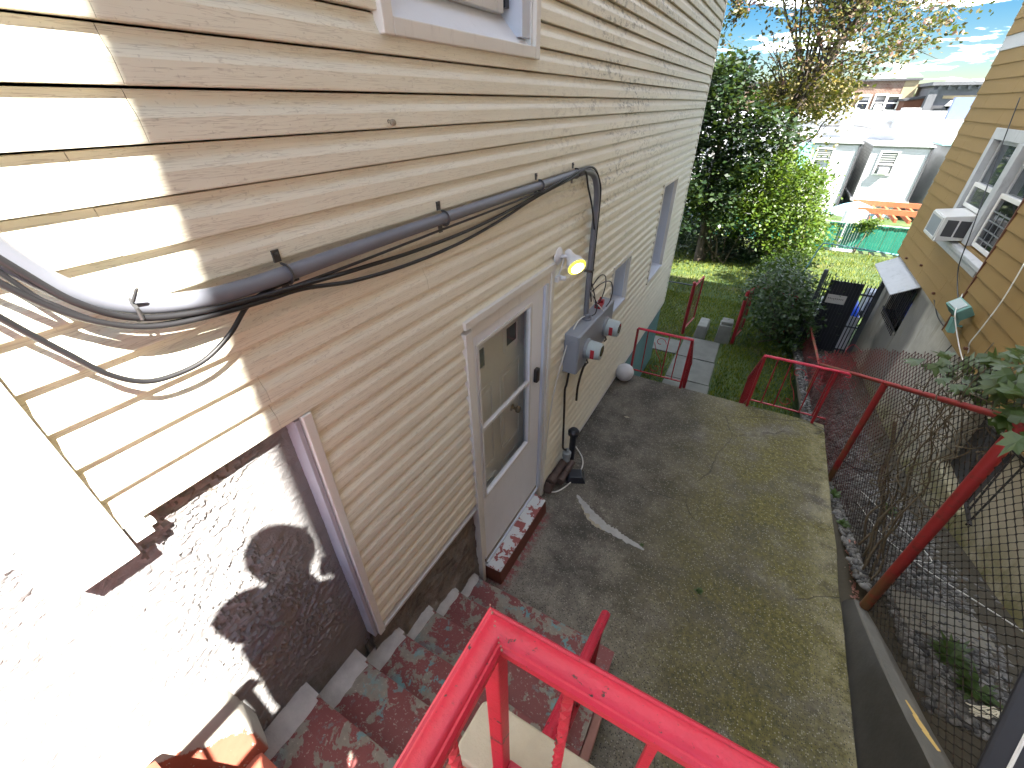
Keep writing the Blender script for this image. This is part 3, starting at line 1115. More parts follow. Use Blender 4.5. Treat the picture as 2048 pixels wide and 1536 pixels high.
def side_window(o, h, depth, tmat, jmat, screen=False):
    mb = MB()
    frame_bars(mb, -0.02, 0.026, o[0], o[1], o[2], o[3], 0.042)
    w = mb.build('window', tmat, HOUSE, bev=0.003)
    mb = MB()
    mb.box(-depth, -0.02, h[0], h[0] + 0.012, h[2], h[3])
    mb.box(-depth, -0.02, h[1] - 0.012, h[1], h[2], h[3])
    mb.box(-depth, -0.02, h[0] + 0.012, h[1] - 0.012, h[3] - 0.012, h[3])
    mb.build('reveal', jmat, w)
    mb = MB()
    mb.hexa([(-depth, h[0] + .012, h[2]), (0.03, h[0] + .012, h[2]), (0.03, h[1] - .012, h[2]), (-depth, h[1] - .012, h[2]),
             (-depth, h[0] + .012, h[2] + 0.035), (0.03, h[0] + .012, h[2] + 0.012), (0.03, h[1] - .012, h[2] + 0.012), (-depth, h[1] - .012, h[2] + 0.035)])
    mb.build('sill', jmat, w)
    zc = (h[2] + h[3]) / 2
    mb = MB()
    frame_bars(mb, -depth - 0.03, -depth + 0.005, h[0] + .012, h[1] - .012, h[2] + .03, zc + 0.02, 0.035)
    mb.build('sash', 'white_board', w)
    mb = MB()
    frame_bars(mb, -depth - 0.03, -depth + 0.018, h[0] + .012, h[1] - .012, zc + 0.02, h[3] - .012, 0.035)
    mb.build('sash', 'white_board', w)
    mb = MB()
    mb.box(-depth - 0.02, -depth - 0.012, h[0] + .047, h[1] - .047, h[2] + .065, zc - 0.015)
    mb.build('pane', 'dark_pane', w)
    mb = MB()
    mb.box(-depth - 0.012, -depth - 0.004, h[0] + .047, h[1] - .047, zc + 0.055, h[3] - 0.047)
    mb.build('pane', 'grey_pane', w)
    return w


side_window(openings[2], HOLES[2], 0.17, 'trim', 'jamb_blue')
side_window(openings[3], HOLES[3], 0.17, 'trim', 'jamb_blue')
# large upper window, only its lower end shows
o, h = openings[1], HOLES[1]
mb = MB()
frame_bars(mb, -0.02, 0.040, o[0], o[1], o[2], o[3], 0.048)
tw = mb.build('window', 'trim', HOUSE, bev=0.004)
mb = MB()
mb.hexa([(-0.12, h[0], 3.50), (0.012, h[0], 3.50), (0.012, h[1], 3.50), (-0.12, h[1], 3.50),
         (-0.12, h[0], 3.665), (0.012, h[0], 3.53), (0.012, h[1], 3.53), (-0.12, h[1], 3.665)])
mb.build('sloping_sill', 'storm_beige', tw, bev=0.002)
mb = MB()
mb.box(-0.12, 0.012, h[1] - 0.10, h[1] - 0.02, 3.56, 4.85)
mb.build('jamb', 'jamb_blue', tw, bev=0.003)
mb = MB()
mb.box(-0.03, 0.02, h[1] - 0.022, h[1] + 0.0, 3.53, 4.85)
mb.build('storm_channel', 'alu_white', tw, bev=0.002)
mb = MB()
frame_bars(mb, -0.115, -0.05, h[0] + 0.03, h[1] - 0.16, 3.64, 4.8, 0.055, None, 0.05)
mb.build('sash', 'alu_white', tw, bev=0.004)
mb = MB()
mb.box(-0.105, -0.098, h[0] + 0.085, h[1] - 0.215, 3.69, 4.75)
mb.build('pane', 'dark_pane', tw)
mb = MB()
mb.box(-0.10, -0.045, h[1] - 0.155, h[1] - 0.12, 3.66, 4.8)
mb.build('weather_strip', 'plastic_black', tw)

# ------------------------------------------------------------------ side door
mb = MB()
mb.box(-0.02, 0.034, 1.580, 1.645, 0.33, 2.30)
mb.build('door_casing', 'trim', HOUSE, bev=0.003)
mb = MB()
mb.box(-0.02, 0.030, 1.584, 1.622, 0.02, 0.33)
mb.build('door_casing', 'trim', HOUSE, bev=0.003)
mb = MB()
mb.box(-0.02, 0.040, 1.580, 2.70, 2.325, 2.37)
mb.box(-0.02, 0.022, 1.645, 2.66, 2.245, 2.325)
mb.build('door_header', 'trim', HOUSE, bev=0.003)
mb = MB()
mb.box(-0.02, 0.036, 2.655, 2.70, -0.01, 2.325)
mb.build('door_casing', 'trim', HOUSE, bev=0.003)
mb = MB()
mb.box(-0.10, 0.030, 2.572, 2.618, 0.19, 2.245)
mb.build('door_jamb', 'jamb_blue', HOUSE, bev=0.003)
mb = MB()
mb.box(-0.02, 0.020, 2.620, 2.652, 0.0, 2.245)
mb.build('door_stop', 'trim', HOUSE, bev=0.002)
mb = MB()
mb.box(-0.22, -0.205, 1.64, 2.62, 0.19, 2.31)
mb.build('door_backing', 'interior', HOUSE)
mb = MB()
mb.box(-0.20, -0.02, 2.50, 2.57, 0.19, 2.245)
mb.build('door_jamb', 'jamb_blue', HOUSE)
# storm door
SY0, SY1, SZ0, SZ1 = 1.655, 2.565, 0.235, 2.24
GY0, GY1, GZ0, GZ1 = 1.715, 2.365, 0.945, 2.165
mb = MB()
mb.box(-0.018, 0.012, SY0, GY0, SZ0, SZ1)
mb.box(-0.018, 0.012, GY1, SY1, SZ0, SZ1)
mb.box(-0.018, 0.012, GY0, GY1, GZ1, SZ1)
mb.box(-0.018, 0.012, GY0, GY1, SZ0, GZ0)
sd = mb.build('storm_door', 'storm_beige', HOUSE, bev=0.002)
mb = MB()
frame_bars(mb, 0.012, 0.020, GY0 - 0.02, GY1 + 0.02, GZ0 - 0.02, GZ1 + 0.02, 0.022)
mb.build('glazing_bead', 'alu_white', sd, bev=0.003)
mb = MB()
mb.box(-0.004, 0.0, GY0, GY1, GZ0, GZ1)
mb.build('glass_pane', 'clear_glass', sd)
mb = MB()
mb.box(-0.01, 0.016, GY0, GY1, 1.535, 1.56)
mb.build('cross_bar', 'alu_white', sd, bev=0.003)
mb = MB()
mb.box(0.012, 0.045, 2.44, 2.49, 1.50, 1.62)
mb.build('handle', 'iron_black', sd, bev=0.008, segs=3)
mb = MB()
mb.box(-0.012, 0.016, SY0, SY1, 0.205, 0.24)
mb.build('sweep', 'brass', sd)
# entry door behind it
mb = MB()
mb.box(-0.175, -0.105, 1.66, 2.50, 0.20, 2.24)
ed = mb.build('entry_door', 'door_beige', HOUSE)
for (a, b, c, d) in [(1.73, 2.03, 0.32, 0.86), (2.13, 2.43, 0.32, 0.86), (1.73, 2.03, 0.98, 1.72), (2.13, 2.43, 0.98, 1.72)]:
    mb = MB()
    frame_bars(mb, -0.107, -0.097, a, b, c, d, 0.022)
    mb.box(-0.107, -0.099, a + 0.05, b - 0.05, c + 0.05, d - 0.05)
    mb.build('door_panel', 'door_beige', ed, bev=0.003)
for (a, b) in [(1.76, 1.97), (2.19, 2.40)]:
    mb = MB()
    frame_bars(mb, -0.107, -0.092, a, b, 1.86, 2.06, 0.03)
    f = mb.build('lite_frame', 'door_beige', ed, bev=0.003)
    mb = MB()
    mb.box(-0.106, -0.100, a + 0.03, b - 0.03, 1.89, 2.03)
    mb.build('lite', 'grey_pane', ed)
mb = MB()
mb.lathe([(0.03, 0), (0.03, 0.008), (0.012, 0.014), (0.012, 0.04), (0.027, 0.05), (0.03, 0.065), (0.022, 0.078), (0.001, 0.082)],
         (-0.105, 2.30, 1.31), (1, 0, 0), 14)
mb.build('door_knob', 'brass', ed, smooth=True)
mb = MB()
mb.box(-0.15, 0.03, 1.66, 2.57, 0.185, 0.206)
mb.build('door_sill', 'jamb_blue', HOUSE)

mb = MB()
mb.hexa([(-0.02, 1.64, 0.0), (0.160, 1.645, 0.0), (0.165, 2.50, 0.0), (-0.02, 2.52, 0.0),
         (-0.02, 1.64, 0.182), (0.152, 1.648, 0.178), (0.157, 2.49, 0.18), (-0.02, 2.52, 0.185)])
o = mb.build('door_step', 'threshold_paint', bev=0.012, segs=3)
tag(o, 'single block step with flaking pale and red paint below the side door', 'step')


# ================================================================== stairs and landing
STAIRS = thing('stairs', 'stairs of peeling dark red paint going down along the house wall', 'stairs', (0.6, 0.5, 0))
NOSE = [(1.52, 0.187), (1.271, 0.362), (1.007, 0.545), (0.752, 0.718), (0.502, 0.892), (0.251, 1.068), (0.0, 1.243), (-0.18, 1.60)]
for i, (yn, zn) in enumerate(NOSE):
    x1 = 1.135 if yn > 0.45 else 0.835
    mb = MB()
    nseg = 9
    sec = []
    for s_ in range(nseg + 1):
        xx = 0.0 + x1 * s_ / nseg
        j = 0.008 * mnoise.noise(Vector((xx * 3, yn * 7, 1)))
        k = 0.005 * mnoise.noise(Vector((xx * 3, yn * 7, 5)))
        yb = yn - (0.285 if yn > -.1 else .75)
        zl = zn - (0.21 if yn > -.1 else .4)
        pr = [(yb, zl), (yn - 0.022 + j, zl), (yn - 0.018 + j, zn - 0.05), (yn + 0.004 + j, zn - 0.034), (yn + 0.006 + j, zn - 0.013 + k),
              (yn - 0.012 + j, zn - 0.001 + k), (yn - 0.14, zn + k * 0.6), (yb, zn + 0.004)]
        sec.append([(xx, a, b) for a, b in pr])
    n = len(sec[0])
    vs = [p for s_ in sec for p in s_]
    fs = [(a * n + b, a * n + (b + 1) % n, (a + 1) * n + (b + 1) % n, (a + 1) * n + b) for a in range(nseg) for b in range(n)]
    fs += [tuple(range(n)), tuple(nseg * n + b for b in range(n))]
    mb.add(vs, fs)
    st = mb.build('step', 'step_paint' if yn > 0.1 else 'landing_red', STAIRS, smooth='auto')
    if yn < 0.1: continue
    # white limewashed skirting at the wall end of the step
    mb = MB()
    w = 0.055 if i > 2 else 0.04
    vs = []
    m = 7
    for s_ in range(m + 1):
        yy = yn - 0.262 + 0.262 * s_ / m - 0.008
        d = 0.014 * mnoise.noise(Vector((yy * 15, zn, 3)))
        t = 0.012 * mnoise.noise(Vector((yy * 11, zn, 8)))
        vs += [(-0.05, yy, zn - 0.01), (w + d, yy, zn + 0.0), (w * 0.7 + d, yy, zn + 0.010), (0.004, yy, zn + 0.019 + t * .6), (-0.05, yy, zn + 0.022 + t * .6)]
    fs = [(a * 5 + b, a * 5 + (b + 1) % 5, (a + 1) * 5 + (b + 1) % 5, (a + 1) * 5 + b) for a in range(m) for b in range(5)]
    fs += [tuple(range(5)), tuple(m * 5 + b for b in range(5))]
    mb.add(vs, fs)
    # riser end
    mb.hexa([(-0.05, yn - 0.03, zn - 0.2), (w * 0.5, yn - 0.03, zn - 0.2), (w * 0.5, yn + 0.012, zn - 0.2), (-0.05, yn + 0.012, zn - 0.2),
             (-0.05, yn - 0.03, zn + 0.02), (w * 0.6, yn - 0.03, zn + 0.008), (w * 0.6, yn + 0.010, zn + 0.002), (-0.05, yn + 0.012, zn + 0.02)])
    mb.build('skirting', 'white_lime', STAIRS, smooth='auto')
mb = MB()      # plaster fillet between wall and upper tread, red paint over lime
vs, fs = [], []
ny_, ns_ = 34, 22
for i in range(ny_ + 1):
    yy = -0.5 + 0.575 * i / ny_
    for j in range(ns_ + 1):
        s_ = j / ns_
        fade = 1.0 if yy < 0.03 else max(0.0, 1 - (yy - 0.03) / 0.045)
        zz = 1.80 - 0.58 * s_
        xx = -0.078 + (0.165 * s_ ** 1.6) * fade + 0.008 * mnoise.noise(Vector((yy * 9, zz * 9, 2)))
        vs.append((xx, yy, zz))
m_ = ns_ + 1
fs = [(i * m_ + j, i * m_ + j + 1, (i + 1) * m_ + j + 1, (i + 1) * m_ + j) for i in range(ny_) for j in range(ns_)]
mb.add(vs, fs)
mb.build('plaster_base', 'base_paint', STAIRS, smooth=True)
mb = MB()
mb.hexa([(1.138, 0.46, -0.02), (1.185, 0.46, -0.02), (1.185, 1.30, -0.02), (1.138, 1.30, -0.02),
         (1.138, 0.46, 0.78), (1.185, 0.46, 0.78), (1.185, 1.30, 0.22), (1.138, 1.30, 0.22)])
mb.build('side_wall', 'landing_side', STAIRS, bev=0.008)
mb = MB()
mb.prism([(0.0, 1.2, 0.01), (0.0, -0.8, 0.01), (0.0, -0.8, 1.35), (0.0, 1.2, 0.12)], (0.83, 0, 0))
mb.build('stair_core', 'landing_side', STAIRS)

# lower heap of render beside the upper steps
LAND = thing('landing', 'upper concrete landing with pale cap stone under the bright red railing', 'landing', (1.6, -0.6, 0))
mb = MB()
mb.box(0.84, 2.6, -1.4, 0.405, 0.0, 1.70)
mb.build('landing_block', 'landing_side', LAND)
mb = MB()
mb.box(-0.05, 0.84, -2.0, -0.78, 0.0, 1.765)
mb.build('landing_floor', 'landing_red', LAND, bev=0.02)
mb = MB()
mb.prism([(0.875, 0.262, 1.742), (2.6, 0.275, 1.742), (2.6, 0.445, 1.742), (0.885, 0.425, 1.742), (0.862, 0.405, 1.742), (0.855, 0.285, 1.742)], (0, 0, 0.058))
mb.build('cap_stone', 'cap_concrete', LAND, bev=0.01, segs=3)
mb = MB()
mb.box(0.846, 2.6, -1.4, 0.27, 1.70, 1.752)
mb.build('landing_floor', 'landing_red', LAND)


# ================================================================== railings
HP = [(-0.027, -0.012), (-0.027, 0.004), (-0.022, 0.010), (-0.018, 0.009), (-0.012, 0.0155), (0.0, 0.018), (0.012, 0.0155), (0.018, 0.009),
      (0.022, 0.010), (0.027, 0.004), (0.027, -0.012), (0.020, -0.016), (-0.020, -0.016)]


def HPs(k, ky=1.0):
    return [(a * k, b * k * ky) for a, b in HP]


def twisted(mb, a, b, w, turns, seg=40):
    a, b = Vector(a), Vector(b)
    d = (b - a).normalized()
    u = d.orthogonal().normalized()
    v = d.cross(u)
    vs = []
    for i in range(seg + 1):
        t = i / seg
        q = 2 * math.pi * turns * min(1, max(0, (t - 0.12) / 0.76))
        for j in range(4):
            r = q + math.pi / 4 + j * math.pi / 2
            vs.append(a + (b - a) * t + (u * math.cos(r) + v * math.sin(r)) * w * 0.7071)
    fs = [(i * 4 + j, i * 4 + (j + 1) % 4, (i + 1) * 4 + (j + 1) % 4, (i + 1) * 4 + j) for i in range(seg) for j in range(4)]
    fs += [(3, 2, 1, 0), tuple(seg * 4 + j for j in range(4))]
    mb.add(vs, fs)


def scroll_pts(c, r0, r1, a0, a1, ax, az, n=26):
    c, ax, az = Vector(c), Vector(ax), Vector(az)
    out = []
    for i in range(n + 1):
        t = i / n
        r = r0 + (r1 - r0) * t
        a = a0 + (a1 - a0) * t
        out.append(c + ax * math.cos(a) * r + az * math.sin(a) * r)
    return out


RZ = 2.562
LR = thing('landing_railing', 'bright red railing with moulded handrail around the corner of the upper landing', 'railing', (1.0, 0.3, 1.8))
mb = MB()
mb.sweep(HPs(1.0), [(0.998, -1.35, RZ), (0.998, 0.296, RZ), (2.55, 0.312, RZ)])
mb.build('handrail', 'rail_red', LR, smooth='auto')
mb = MB()
mb.box(0.978, 1.012, 0.278, 0.312, 1.78, RZ - 0.014)
mb.build('corner_post', 'rail_red', LR, bev=0.003)
mb = MB()
rs = random.Random(8)
for k in range(14):      # rusty weld along the mitre
    f_ = -.026 + .052 * k / 13
    mb.sphere((.998 + f_ + rs.uniform(-.002, .002), .296 - f_ + rs.uniform(-.002, .002), RZ + .0165 - .0085 * abs(f_) / .026), rs.uniform(.0016, .003), 6)
tag(mb.build('weld_seam', 'landing_side', LR), kind='stuff')
mb = MB()
mb.bar((1.012, 0.297, 1.862), (2.55, 0.312, 1.862), 0.032, 0.014)
mb.build('bottom_bar', 'rail_red', LR, bev=0.002)
mb = MB()
mb.bar((0.995, 0.28, 1.862), (0.995, -1.35, 1.862), 0.032, 0.014)
mb.build('bottom_bar', 'rail_red', LR, bev=0.002)
for i, xx in enumerate([1.135, 1.275, 1.415, 1.555, 1.695, 1.835, 1.975, 2.115, 2.255, 2.395]):
    mb = MB()
    if i % 2 == 0:
        twisted(mb, (xx, 0.30, 1.866), (xx, 0.30, RZ - 0.015), 0.0165, 3.2)
    else:
        mb.box(xx - 0.007, xx + 0.007, 0.293, 0.307, 1.866, RZ - 0.015)
    mb.build('baluster', 'rail_red', LR)
for i, yy in enumerate([0.155, 0.015, -0.125, -0.265, -0.405, -0.545, -0.685, -0.825, -0.965, -1.105, -1.245]):
    mb = MB()
    if i % 2 == 0:
        twisted(mb, (0.996, yy, 1.866), (0.996, yy, RZ - 0.015), 0.0165, 3.2)
    else:
        mb.box(0.989, 1.003, yy - 0.007, yy + 0.007, 1.866, RZ - 0.015)
    mb.build('baluster', 'rail_red', LR)
AX, AZ = (0, 1, 0), (0, 0, 1)
for yc in (-0.195, -0.475, -0.755):
    mb = MB()
    for sz in (1, -1):
        pts = scroll_pts((0.996, yc, 2.21 + sz * 0.2), 0.02, 0.062, 4.6, -1.5, AX, (0, 0, sz), 22)
        mb.tube(pts, 0.0045, 5)
    mb.tube(catmull([(0.996, yc + 0.01, 2.35), (0.996, yc + 0.05, 2.24), (0.996, yc - 0.05, 2.18), (0.996, yc - 0.01, 2.07)]), 0.0045, 5)
    mb.build('scroll', 'rail_red', LR)

UR = thing('upper_railing', 'red scrollwork railing beside the upper stair head, close to the house wall', 'railing', (.75, -.8, 1.6))
mb = MB()
mb.sweep(HPs(.9), [(0.75, -1.4, 2.545), (0.75, -0.27, 2.545)])
mb.build('handrail', 'rail_red', UR, smooth='auto')
mb = MB()
mb.bar((0.75, -1.4, 1.72), (0.75, -0.30, 1.72), .028, .012)
mb.build('bottom_bar', 'rail_red', UR)
for yy in (-.31, -.46, -.61, -.76, -.91, -1.06, -1.21, -1.36):
    mb = MB()
    w_ = .014 if yy > -.35 else .007
    mb.box(.75 - w_, .75 + w_, yy - w_, yy + w_, 1.59, 2.535)
    mb.build('baluster', 'rail_red', UR)
for yc in (-.21, -.535):
    for sz in (1, -1):
        mb = MB()
        mb.tube(scroll_pts((.75, yc, 2.36 + .14 * sz - .05), .062, .018, 2.2, -3.2, (0, 1, 0), (0, 0, sz), 24), .005, 5)
        mb.build('scroll', 'rail_red', UR)

SR = thing('stair_railing', 'short red sloping handrail over the lower stairs, seen below the landing railing', 'railing', (1.05, 0.9, 0.3))
mb = MB()
mb.sweep(HPs(0.86), [(1.052, 0.46, 1.585), (1.052, 1.285, 1.005)])
mb.build('handrail', 'rail_red', SR, smooth='auto')
mb = MB()
mb.bar((1.052, 0.46, 0.98), (1.052, 1.19, 0.47), 0.028, 0.012)
mb.build('bottom_bar', 'rail_dark', SR)
mb = MB()
mb.box(1.037, 1.067, 1.17, 1.20, 0.36, 1.07)
mb.build('post', 'rail_dark', SR, bev=0.002)
for yy in (0.55, 0.68, 0.81, 0.94, 1.07):
    mb = MB()
    zb = 0.98 - (yy - 0.46) * 0.70
    twisted(mb, (1.052, yy, zb), (1.052, yy, 1.57 - (yy - 0.46) * 0.703), 0.014, 2.4, 24)
    mb.build('baluster', 'rail_dark', SR)


def patio_rail(name, label, xa, xb, yy, curl, down):
    """railing along the patio end from xa to xb with a return sloping down the rear steps at `down` x"""
    t = thing(name, label, 'railing', ((xa + xb) / 2, yy, 0), 'red railings at the far patio edge')
    H = 0.755
    mb = MB()
    mb.sweep(HPs(0.72, 1.1), [(xa, yy, H), (xb, yy, H)])
    if curl:
        mb.tube(scroll_pts((xb, yy, H - 0.035), 0.03, 0.012, math.pi / 2, -2.6, (1, 0, 0), (0, 0, 1), 12), 0.009, 6)
    mb.build('handrail', 'rail_red', t, smooth='auto')
    mb = MB()
    mb.bar((xa, yy, 0.105), (xb, yy, 0.105), 0.022, 0.012)
    mb.build('bottom_bar', 'rail_dark', t)
    ends = [xa, xb] if not curl else [xa, xb - 0.11]
    for e_ in ends:
        mb = MB()
        w = 0.014
        mb.box(e_ - w, e_ + w, yy - w, yy + w, -0.02, H - 0.01)
        mb.build('post', 'rail_dark', t)
    n = max(3, int(abs(xb - xa) / 0.125))
    lo, hi = min(xa, xb), max(xa, xb)
    sc = lo + 0.46 * (hi - lo)
    for i in range(1, n):
        xx = lo + (hi - lo) * i / n
        if abs(xx - sc) < 0.05: continue
        mb = MB()
        mb.box(xx - 0.0065, xx + 0.0065, yy - 0.0065, yy + 0.0065, 0.11, H - 0.01)
        mb.build('baluster', 'rail_dark', t)
    mb = MB()
    ax, az = (1, 0, 0), (0, 0, 1)
    for (cz, s_) in ((0.62, 1), (0.22, -1)):
        for sx in (1,):
            mb.tube(scroll_pts((sc, yy, cz), 0.075, 0.022, -0.2, 5.2, (s_, 0, 0), (0, 0, s_), 26), 0.0045, 5)
    mb.tube(catmull([(sc - 0.075, yy, 0.60), (sc - 0.03, yy, 0.47), (sc + 0.03, yy, 0.37), (sc + 0.075, yy, 0.24)]), 0.0045, 5)
    mb.build('scroll', 'rail_dark', t)
    # sloping return
    mb = MB()
    mb.sweep(HPs(0.72, 1.1), [(down, yy, H), (down, yy + 1.1, H - 0.95)])
    mb.build('handrail', 'rail_red', t, smooth='auto')
    mb = MB()
    mb.bar((down, yy + 0.05, 0.08), (down, yy + 1.05, -0.80), 0.022, 0.012)
    mb.build('bottom_bar', 'rail_dark', t)
    for k in range(1, 9):
        y2 = yy + 0.125 * k
        mb = MB()
        mb.box(down - 0.0065, down + 0.0065, y2 - 0.0065, y2 + 0.0065, 0.12 - 0.88 * (y2 - yy), H - 0.02 - 0.86 * (y2 - yy))
        mb.build('baluster', 'rail_dark', t)
    mb = MB()
    mb.box(down - 0.014, down + 0.014, yy + 1.05, yy + 1.08, -1.25, H - 0.93)
    mb.build('post', 'rail_dark', t)
    return t


patio_rail('patio_railing', 'red scrollwork railing at the far patio edge beside the house wall and white ball', 0.17, 0.875, 5.335, False, 0.875)
patio_rail('patio_railing', 'red scrollwork railing with curled end at the right far corner of the patio', 1.72, 2.56, 5.33, True, 1.72)

# ================================================================== wall fittings
CW = thing('service_conduit', 'grey service pipe strapped across the siding, bending down to the meter box', 'conduit', (0.05, 2.0, 2.9))
run = [(0.055, 3.05, 2.915), (0.05, 2.4, 2.91), (0.05, 1.47, 2.905), (0.05, 0.95, 2.90), (0.05, 0.60, 2.895), (0.052, 0.44, 2.91), (0.058, 0.33, 2.945),
       (0.068, 0.25, 3.01), (0.082, 0.20, 3.09), (0.10, 0.155, 3.20), (0.12, 0.12, 3.32)]
mb = MB()
mb.tube(catmull(run, 5), 0.0228, 14)
mb.build('pipe', 'conduit', CW, smooth=True)
mb = MB()
mb.tube(catmull([(0.055, 2.95, 2.912), (0.056, 3.12, 2.905), (0.058, 3.27, 2.86), (0.058, 3.36, 2.76), (0.056, 3.395, 2.62), (0.054, 3.40, 2.40),
                 (0.054, 3.40, 2.0), (0.06, 3.40, 1.68)], 6), 0.0235, 12)
mb.build('pipe', 'conduit', CW, smooth=True)
for (yy, zz) in ((0.715, 2.897), (1.47, 2.905), (2.38, 2.91), (2.93, 2.913)):
    mb = MB()
    mb.tube([(0.05 + 0.026 * math.sin(a), yy, zz + 0.026 * math.cos(a)) for a in [i * math.pi / 8 for i in range(-1, 10)]], 0.0032, 5, flat=3.0)
    mb.box(0.020, 0.026, yy - 0.011, yy + 0.011, zz + 0.028, zz + 0.062)
    mb.box(0.020, 0.026, yy - 0.011, yy + 0.011, zz - 0.062, zz - 0.028)
    mb.lathe([(0.006, 0), (0.006, 0.004), (0.001, 0.006)], (0.026, yy, zz + 0.05), (1, 0, 0), 8)
    mb.build('strap', 'strap_metal', CW)
mb = MB()
for zz in (2.1,):
    mb.box(0.014, 0.082, 3.37, 3.376, zz, zz + 0.02)
    mb.box(0.014, 0.082, 3.424, 3.43, zz, zz + 0.02)
    mb.box(0.078, 0.084, 3.37, 3.43, zz, zz + 0.02)
mb.build('strap', 'strap_metal', CW)
mb = MB()
mb.lathe([(0.045, 0), (0.045, 0.018), (0.034, 0.022), (0.036, 0.055), (0.028, 0.06)], (0.072, 3.40, 1.655), (0, 0, 1), 12)
mb.build('hub', 'conduit', CW, smooth='auto')
mb = MB()
mb.tube([(0.048, 0.335, 2.965), (0.075, 0.335, 2.957), (0.090, 0.335, 2.94), (0.088, 0.335, 2.915), (0.060, 0.335, 2.905)], 0.004, 5)
mb.bar((0.088, 0.335, 2.955), (0.11, 0.345, 2.985), 0.006, 0.004)
mb.build('cable_tie', 'strap_metal', CW)


def cable(name, label, pts, r, mat, group=None, k=8):
    mb = MB()
    mb.tube(catmull(pts, k), r, 7)
    o = mb.build(name, mat, smooth=True)
    return tag(o, label, 'cable', group)


cable('loop_cable', 'black cable drooping in a free loop below the grey pipe on the sunlit siding',
      [(0.16, 0.05, 3.22), (0.125, 0.11, 3.08), (0.10, 0.155, 2.98), (0.085, 0.195, 2.90), (0.075, 0.235, 2.825), (0.07, 0.285, 2.775), (0.07, 0.345, 2.76), (0.07, 0.42, 2.765), (0.065, 0.50, 2.80),
       (0.055, 0.575, 2.85), (0.045, 0.66, 2.868), (0.04, 0.75, 2.868)], 0.0065, 'cable_black')
cable('black_cable', 'upper black cable clipped under the grey pipe, running to the meter box bend',
      [(0.19, 0.05, 3.42), (0.125, 0.14, 3.19), (0.10, 0.205, 3.06), (0.09, 0.255, 2.98), (0.078, 0.33, 2.918), (0.07, 0.45, 2.882), (0.07, 0.60, 2.867), (0.075, 0.72, 2.86), (0.05, 0.95, 2.835), (0.04, 1.3, 2.815),
       (0.04, 1.7, 2.815), (0.045, 2.1, 2.84), (0.06, 2.4, 2.875), (0.085, 2.7, 2.915), (0.085, 3.0, 2.94), (0.08, 3.2, 2.915), (0.075, 3.33, 2.84), (0.072, 3.42, 2.72), (0.068, 3.44, 2.4), (0.066, 3.44, 2.0), (0.07, 3.46, 1.85)], 0.0075, 'cable_black')
cable('black_cable', 'lower black cable sagging away from the grey pipe before the bend',
      [(0.17, 0.03, 3.36), (0.11, 0.13, 3.13), (0.085, 0.21, 2.995), (0.08, 0.28, 2.925), (0.076, 0.36, 2.885), (0.07, 0.48, 2.863), (0.07, 0.62, 2.852), (0.07, 0.74, 2.845), (0.05, 0.95, 2.80), (0.035, 1.25, 2.772),
       (0.03, 1.6, 2.77), (0.035, 1.95, 2.80), (0.05, 2.35, 2.855), (0.085, 2.75, 2.90), (0.09, 2.98, 2.925), (0.072, 3.13, 2.80), (0.066, 3.26, 2.66), (0.064, 3.36, 2.5), (0.064, 3.45, 2.3), (0.064, 3.45, 1.95), (0.07, 3.48, 1.8)], 0.007, 'cable_black')
cable('thin_cable', 'thin black cable along the underside of the grey pipe at the left',
      [(0.15, 0.05, 3.40), (0.085, 0.185, 3.06), (0.082, 0.225, 2.985), (0.075, 0.30, 2.912), (0.066, 0.42, 2.875), (0.06, 0.62, 2.86), (0.06, 0.9, 2.858), (0.058, 1.4, 2.865), (0.058, 2.0, 2.872), (0.06, 2.6, 2.885), (0.07, 3.0, 2.895)], 0.005, 'cable_black')

# meters
MBX = thing('meter_box', 'blue-grey double electric meter box fixed to the siding beside the door', 'meter box', (0.08, 3.5, 1.45))
mb = MB()
mb.hexa([(0.014, 3.02, 1.285), (0.145, 3.02, 1.285), (0.145, 3.98, 1.285), (0.014, 3.98, 1.285),
         (0.014, 3.02, 1.665), (0.145, 3.02, 1.655), (0.145, 3.98, 1.655), (0.014, 3.98, 1.665)])
mb.build('case', 'meter_grey', MBX, bev=0.006)
mb = MB()
mb.box(0.145, 0.152, 3.03, 3.97, 1.29, 1.65)
mb.build('cover', 'meter_grey', MBX, bev=0.003)
mb = MB()
mb.box(0.05, 0.11, 3.014, 3.02, 1.585, 1.61)
mb.build('knockout', 'meter_grey', MBX, bev=0.002)
for i, yy in enumerate((3.24, 3.76)):
    mb = MB()
    mb.lathe([(0.098, 0), (0.098, 0.022), (0.088, 0.028)], (0.150, yy, 1.45), (1, 0, 0), 26)
    mtr = mb.build('meter', 'meter_ring', MBX, smooth='auto')
    mb = MB()
    mb.lathe([(0.085, 0.0), (0.083, 0.05), (0.076, 0.115), (0.07, 0.122), (0.001, 0.122)], (0.172, yy, 1.45), (1, 0, 0), 26)
    mb.build('meter_cup', 'meter_pale', mtr, smooth='auto')
    mb = MB()
    mb.lathe([(0.05, 0.0), (0.05, 0.004), (0.001, 0.005)], (0.294, yy, 1.46), (1, 0, 0), 18)
    mb.build('dial', 'grey_pane', mtr)
    mb = MB()
    mb.box(0.215, 0.25, yy - 0.083, yy - 0.079, 1.405, 1.49)
    mb.build('seal_label', 'tag_red', mtr)
    mb = MB()
    mb.tube([(0.165, yy - 0.02, 1.36), (0.185, yy - 0.02, 1.32), (0.165, yy - 0.02, 1.295)], 0.008, 6)
    mb.build('seal', 'strap_metal', mtr)
mb = MB()
mb.box(0.05, 0.11, 3.66, 3.72, 1.663, 1.70)
mb.box(0.05, 0.10, 3.76, 3.80, 1.663, 1.71)
mb.tube([(0.08, 3.72, 1.69), (0.08, 3.72, 1.76)], 0.008, 6)
mb.build('ground_clamp', 'tag_red', MBX)
